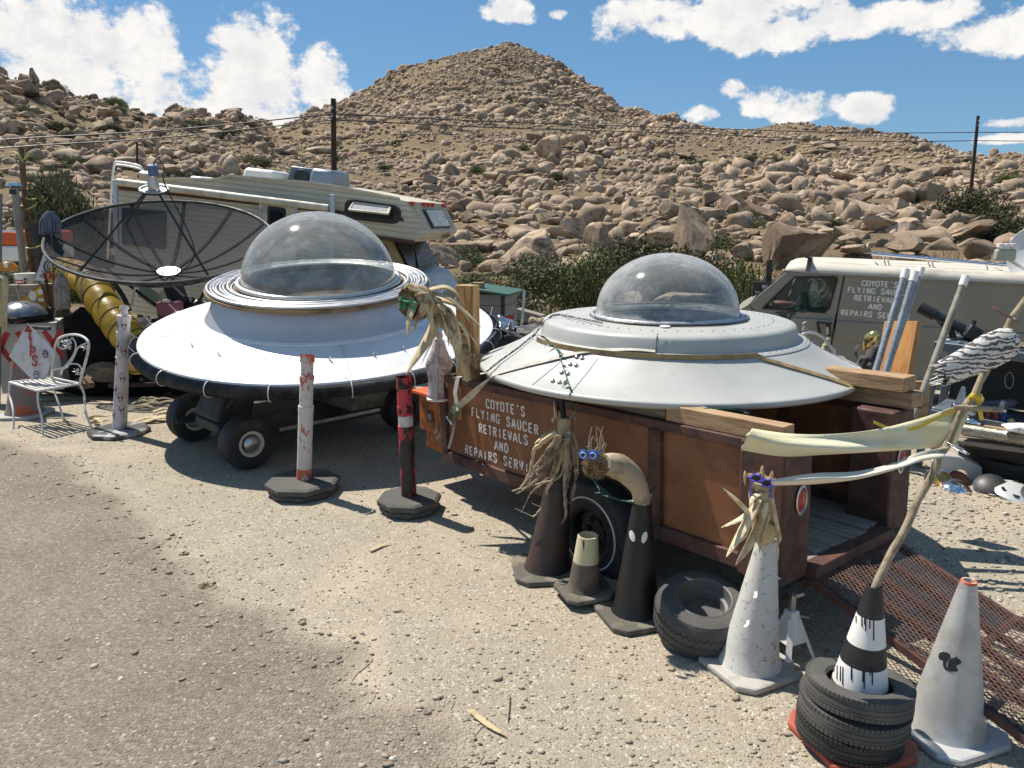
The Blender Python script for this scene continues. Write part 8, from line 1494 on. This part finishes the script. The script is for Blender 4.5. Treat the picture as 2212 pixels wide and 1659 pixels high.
    # yellow duct and hoses
    cl = [Wy(x, y, Y) for x, y, Y in ((120, 585, 11.2), (150, 590, 10.8), (188, 606, 10.3), (222, 655, 9.9), (258, 705, 9.6), (290, 745, 9.5), (315, 790, 9.6))]; P = spline(cl, 12); b = P[-1]; n = len(P); o = thing('ventilation_duct', 'large crumpled yellow ventilation duct sagging under the dish', 'duct', b); g = random.Random(3); rr = [.20 + .005 * math.cos(k * math.pi / 3) + g.uniform(-.004, .004) for k in range(n)]; MB().tube([p - b for p in P], rr, 26, caps=False).build('fabric', mat('yellow_vinyl', (.56, .36, .025), .4, second=(.42, .26, .02), sscale=5, bump=.5, bscale=9, third=(.55, .42, .12), tscale=6, tlo=.62, thi=.75), o, ang=180)
    for k in range(3, n, 6): T_ = (P[min(k + 1, n - 1)] - P[k - 1]).normalized(); mx = (T_ + Vector((.12, 0, .1))).normalized().to_track_quat('Z', 'Y').to_matrix(); MB().torus(P[k] - b, rr[k] + .002, .007, segs=40, rs=6, M=mx).build('hoop', M['rust'], o)
    P = spline([Wy(x, y, 9.5) for x, y in ((243, 608), (258, 628), (270, 648), (280, 672))], 20); b = P[-1]; tag(MB().tube([p - b for p in P], [.034 if k % 2 else .027 for k in range(len(P))], 12).build('ribbed_hose', M['hose'], loc=b), 'short black ribbed hose lying over the yellow duct', 'hose')
    vs, fs = ico(4); q = rock_shape(vs, 61, 4, .35); o = MB().add((q * np.array([1.7, .8, 1.25])).tolist(), [tuple(f) for f in fs]).build('black_tarp', mat('black_tarpaulin', (.008, .008, .009), .9, var=.3), loc=(-5.75, 10.75, .25)); tag(o, 'heap under black tarpaulin behind the white cabinet and chair', 'tarpaulin')
    q = rock_shape(vs, 62, 4, .3); tag(MB().add((q * np.array([1.2, .5, .6])).tolist(), [tuple(f) for f in fs]).build('black_tarp', bpy.data.materials['black_tarpaulin'], loc=(-4.3, 10.0, .15)), 'low heap under black tarpaulin below the yellow duct', 'tarpaulin')
    for i, (x, y, w, h, sd) in enumerate(((405, 662, .34, .22, 71), (430, 668, .26, .20, 72))): q = rock_shape(vs, sd, 3, .3) * np.array([w, w * .7, h]); tag(MB().add(q.tolist(), [tuple(f) for f in fs]).build('rubbish_bag', mat('shiny_black_bag', (.015, .015, .017), .35) if i == 0 else bpy.data.materials['shiny_black_bag'], loc=Wy(x, y, 10.6)), ('shiny black rubbish bag beside the dish post', 'smaller shiny black rubbish bag touching the silver saucer')[i], 'bag')
    p = Wy(368, 668, 10.2); o = thing('pink_case', 'pink plastic case standing behind the silver saucer', 'case', p); MB().box((0, 0, 0), (.30, .2, .22)).build('body', mat('pink_plastic', (.42, .15, .19), .5), o, bevel=.03); MB().box((0, -.1, .12), (.10, .04, .04)).build('handle', M['white'], o, bevel=.01); MB().box((0, 0, -.45), (.4, .3, .68)).build('stand', M['cart'], o)
    for i, pts in enumerate(([(300, 622), (325, 640), (345, 652)], [(335, 650), (360, 632), (385, 606)])): P = [Wy(x, y, 10.9) for x, y in pts]; b = P[0]; mb = MB(); mb.strip([v - b for v in spline(P, 5)], Vector((.1, .3, 1)), .22 if i == 0 else .16, .02); tag(mb.build('pale_green_panel', mat('pale_green_panel_%d' % i, (.42, .50, .34), .5), loc=b), ('pale green curved panel left of the dish post', 'pale green curved panel right of the dish post')[i], 'panel')
    for i, (a, b_) in enumerate((((292, 618), (284, 660)), ((398, 640), (372, 615)), ((330, 700), (372, 720)))): A, B = Wy(*a, 9.9), Wy(*b_, 9.9); tag(MB().tube([(0, 0, 0), B - A], .014, 8).build('thin_rod', M['steel'], loc=A), ('thin steel rod standing beside the yellow duct', 'thin steel rod leaning by the black bags', 'thin steel rod lying behind the saucer edge')[i], 'rod')
    # stones, husks, plank on the ground
    for i, (x, y, s, lab) in enumerate(((225, 800, .27, 'grey lump of rock lying behind the white bollard'), (318, 795, .14, 'pale rock lying beside the rusty bar'), (180, 815, .16, 'dark rock lying beside the chair back legs'), (205, 785, .15, 'small grey rock behind the larger lump'), (240, 788, .14, 'brown rock against the larger lump'), (270, 790, .12, 'tan rock lying near the saucer hose'))): p = W(x, y + 25); q = rock_shape(ico(3)[0], 500 + i, 6, .15) * s; o_ = MB().add(q.tolist(), [tuple(f) for f in ico(3)[1]]).build('rock', mat_granite('grey_rock_%d' % i, 1.6) if i == 0 else bpy.data.materials['grey_rock_0'], loc=(p.x, p.y, s * .35)); tag(o_, lab, 'rock')
    bpy.data.materials['grey_rock_0'].node_tree.nodes['Principled BSDF'].inputs['Roughness'].default_value = .9
    A, B = W(235, 838), W(430, 832); tag(MB().bar(Vector((0, 0, .03)), B - A + Vector((0, 0, .03)), .07, .05).build('rusty_bar', M['rust'], loc=A, bevel=.006), 'long rusty steel bar lying on the ground behind the bollard', 'bar')
    g = random.Random(11)
    for i in range(14): x, y = g.uniform(285, 385), g.uniform(862, 912); A = W(x, y, .02); a = g.uniform(-.5, .5); d = Vector((math.cos(a), math.sin(a), 0)) * g.uniform(.12, .34); mb = MB(); blade(mb, [Vector((0, 0, 0)), d * .5 + Vector((0, 0, .03)), d], g.uniform(.02, .04), th=.35); tag(mb.build('palm_husk', M['straw'], loc=A), 'dry yellow palm husk lying on the gravel by the cart wheel', 'palm husk', 'palm husks by the cart wheel')
    for i, (x, y) in enumerate(((205, 912), (196, 906))): A = W(x, y, .02); mb = MB(); blade(mb, [Vector((0, 0, 0)), Vector((.06, -.05, .05)), Vector((.16, -.12 + i * .2, .01))], .03, th=.3); tag(mb.build('palm_husk', M['straw'], loc=A), 'curled dry palm husk lying beside the white bollard base', 'palm husk', 'palm husks by the white bollard')
left_things()

# ================================================================ BETWEEN THE SAUCERS
def between():
    p = Wy(1045, 700, 11.0); k = 11 / F; o = thing('grey_shed', 'small grey clapboard box shed with green roof behind the pine post', 'shed', (p.x, 11.0, -.35), R(-18)); H = (Wy(1045, 632, 11.0).z + .35)
    for i in range(9): MB().box((0, .3, .06 + i * H / 9), (.62 + (i % 2) * .004, .62, H / 9 - .006)).build('clapboard', mat('grey_clapboard', (.20, .195, .19), .8) if i == 0 else bpy.data.materials['grey_clapboard'], o, bevel=.004)
    MB().box((.30, -.012, H / 2), (.05, .03, H)).build('corner_trim', M['black'], o); MB().box((.02, .28, H + .03), (.80, .78, .035), Matrix.Rotation(R(7), 3, 'Y')).build('roof', mat('green_roof', (.035, .10, .075), .6), o, bevel=.008); MB().box((-.12, .1, H + .09), (.16, .12, .09)).build('brick', M['wood'], o)
    # fallen timber beyond
    P0, P1 = Wy(1062, 652, 14.5), Wy(1108, 685, 14.2); lumber('dark sloping timber beam behind the grey shed', P0, P1, .16, .14, M['woodgrey']); P0, P1 = Wy(1117, 676, 14.6), Wy(1172, 692, 14.4); lumber('pale weathered board lying in the dry grass', P0, P1, .25, .2, M['woodgrey'], 'board')
    P = spline([Wy(1145, 697, 14.2), Wy(1180, 698, 14.1), Wy(1220, 703, 14.0), Wy(1270, 707, 13.9)], 6); b = P[0]; tag(MB().tube([q - b for q in P], [.10 + .015 * math.sin(k * 1.4) for k in range(len(P))], 10).build('log', M['greyroot'], loc=b), 'long grey log lying below the green shrub', 'log')
    # rod with clamp
    A, B = Wy(1118, 742, 8.6), Wy(1133, 628, 8.8); o = thing('clamp_rod', 'upright steel rod with grey clamp behind the grey saucer', 'rod', A - Vector((0, 0, .5))); z = Vector(o.location); MB().tube([(0, 0, 0), B - z], .016, 10).build('rod', M['steel'], o); MB().box(A - z + Vector((0, -.02, .12)), (.08, .07, .16)).build('clamp', M['grille'], o, bevel=.015); MB().tube([A - z + Vector((-.10, -.04, .10)), A - z + Vector((-.07, -.04, .26))], .025, 8).build('clamp_jaw', M['steel'], o); MB().tube([A - z + Vector((0, 0, -.1)), A - z + Vector((0, 0, .04))], .03, 10).build('socket', M['black'], o)
    # black tarps, tyres and silver cloth
    vs, fs = ico(4)
    for i, (x, y, sx, sy, sz, sd, m, lab) in enumerate(((1105, 735, .42, .35, .30, 81, 'cart', 'crumpled dark grey tarpaulin between the two saucers'), (1160, 735, .36, .3, .30, 82, 'cart', 'bulging dark grey tarpaulin beside the grey saucer'), (1085, 705, .22, .22, .16, 83, 'steel', 'crumpled silver cloth on the heap between the saucers'), (1080, 745, .34, .30, .34, 84, 'black', 'round black bag pressed against the saucer hose'))): q = rock_shape(vs, sd, 4, .32) * np.array([sx, sy, sz]); tag(MB().add(q.tolist(), [tuple(f) for f in fs]).build('tarpaulin' if i != 2 else 'silver_cloth', M[m], loc=Wy(x, y, 8.3 + .2 * i), ang=180), lab, 'tarpaulin' if i != 2 else 'cloth')
    P = spline([Wy(1075, 690, 8.9), Wy(1095, 687, 8.9), Wy(1110, 686, 8.9)], 4); b = P[0]; tag(MB().strip([q - b for q in P], Vector((0, .2, 1)), .05, .004).build('red_ribbon', M['red'], loc=b), 'red ribbon lying on the silver cloth', 'ribbon')
    p = Wy(1120, 770, 7.4); p.z = .62; o = thing('tyre', 'knobbly dark tyre standing behind the silver saucer edge', 'tyre', (Wy(1100, 720, 8.2).x, 8.6, .33)); o.rotation_euler = (R(80), 0, R(20)); tyre_mesh(MB(), .36, .22, .2).build('carcass', M['rubber_dusty'], o, ang=30)
between()
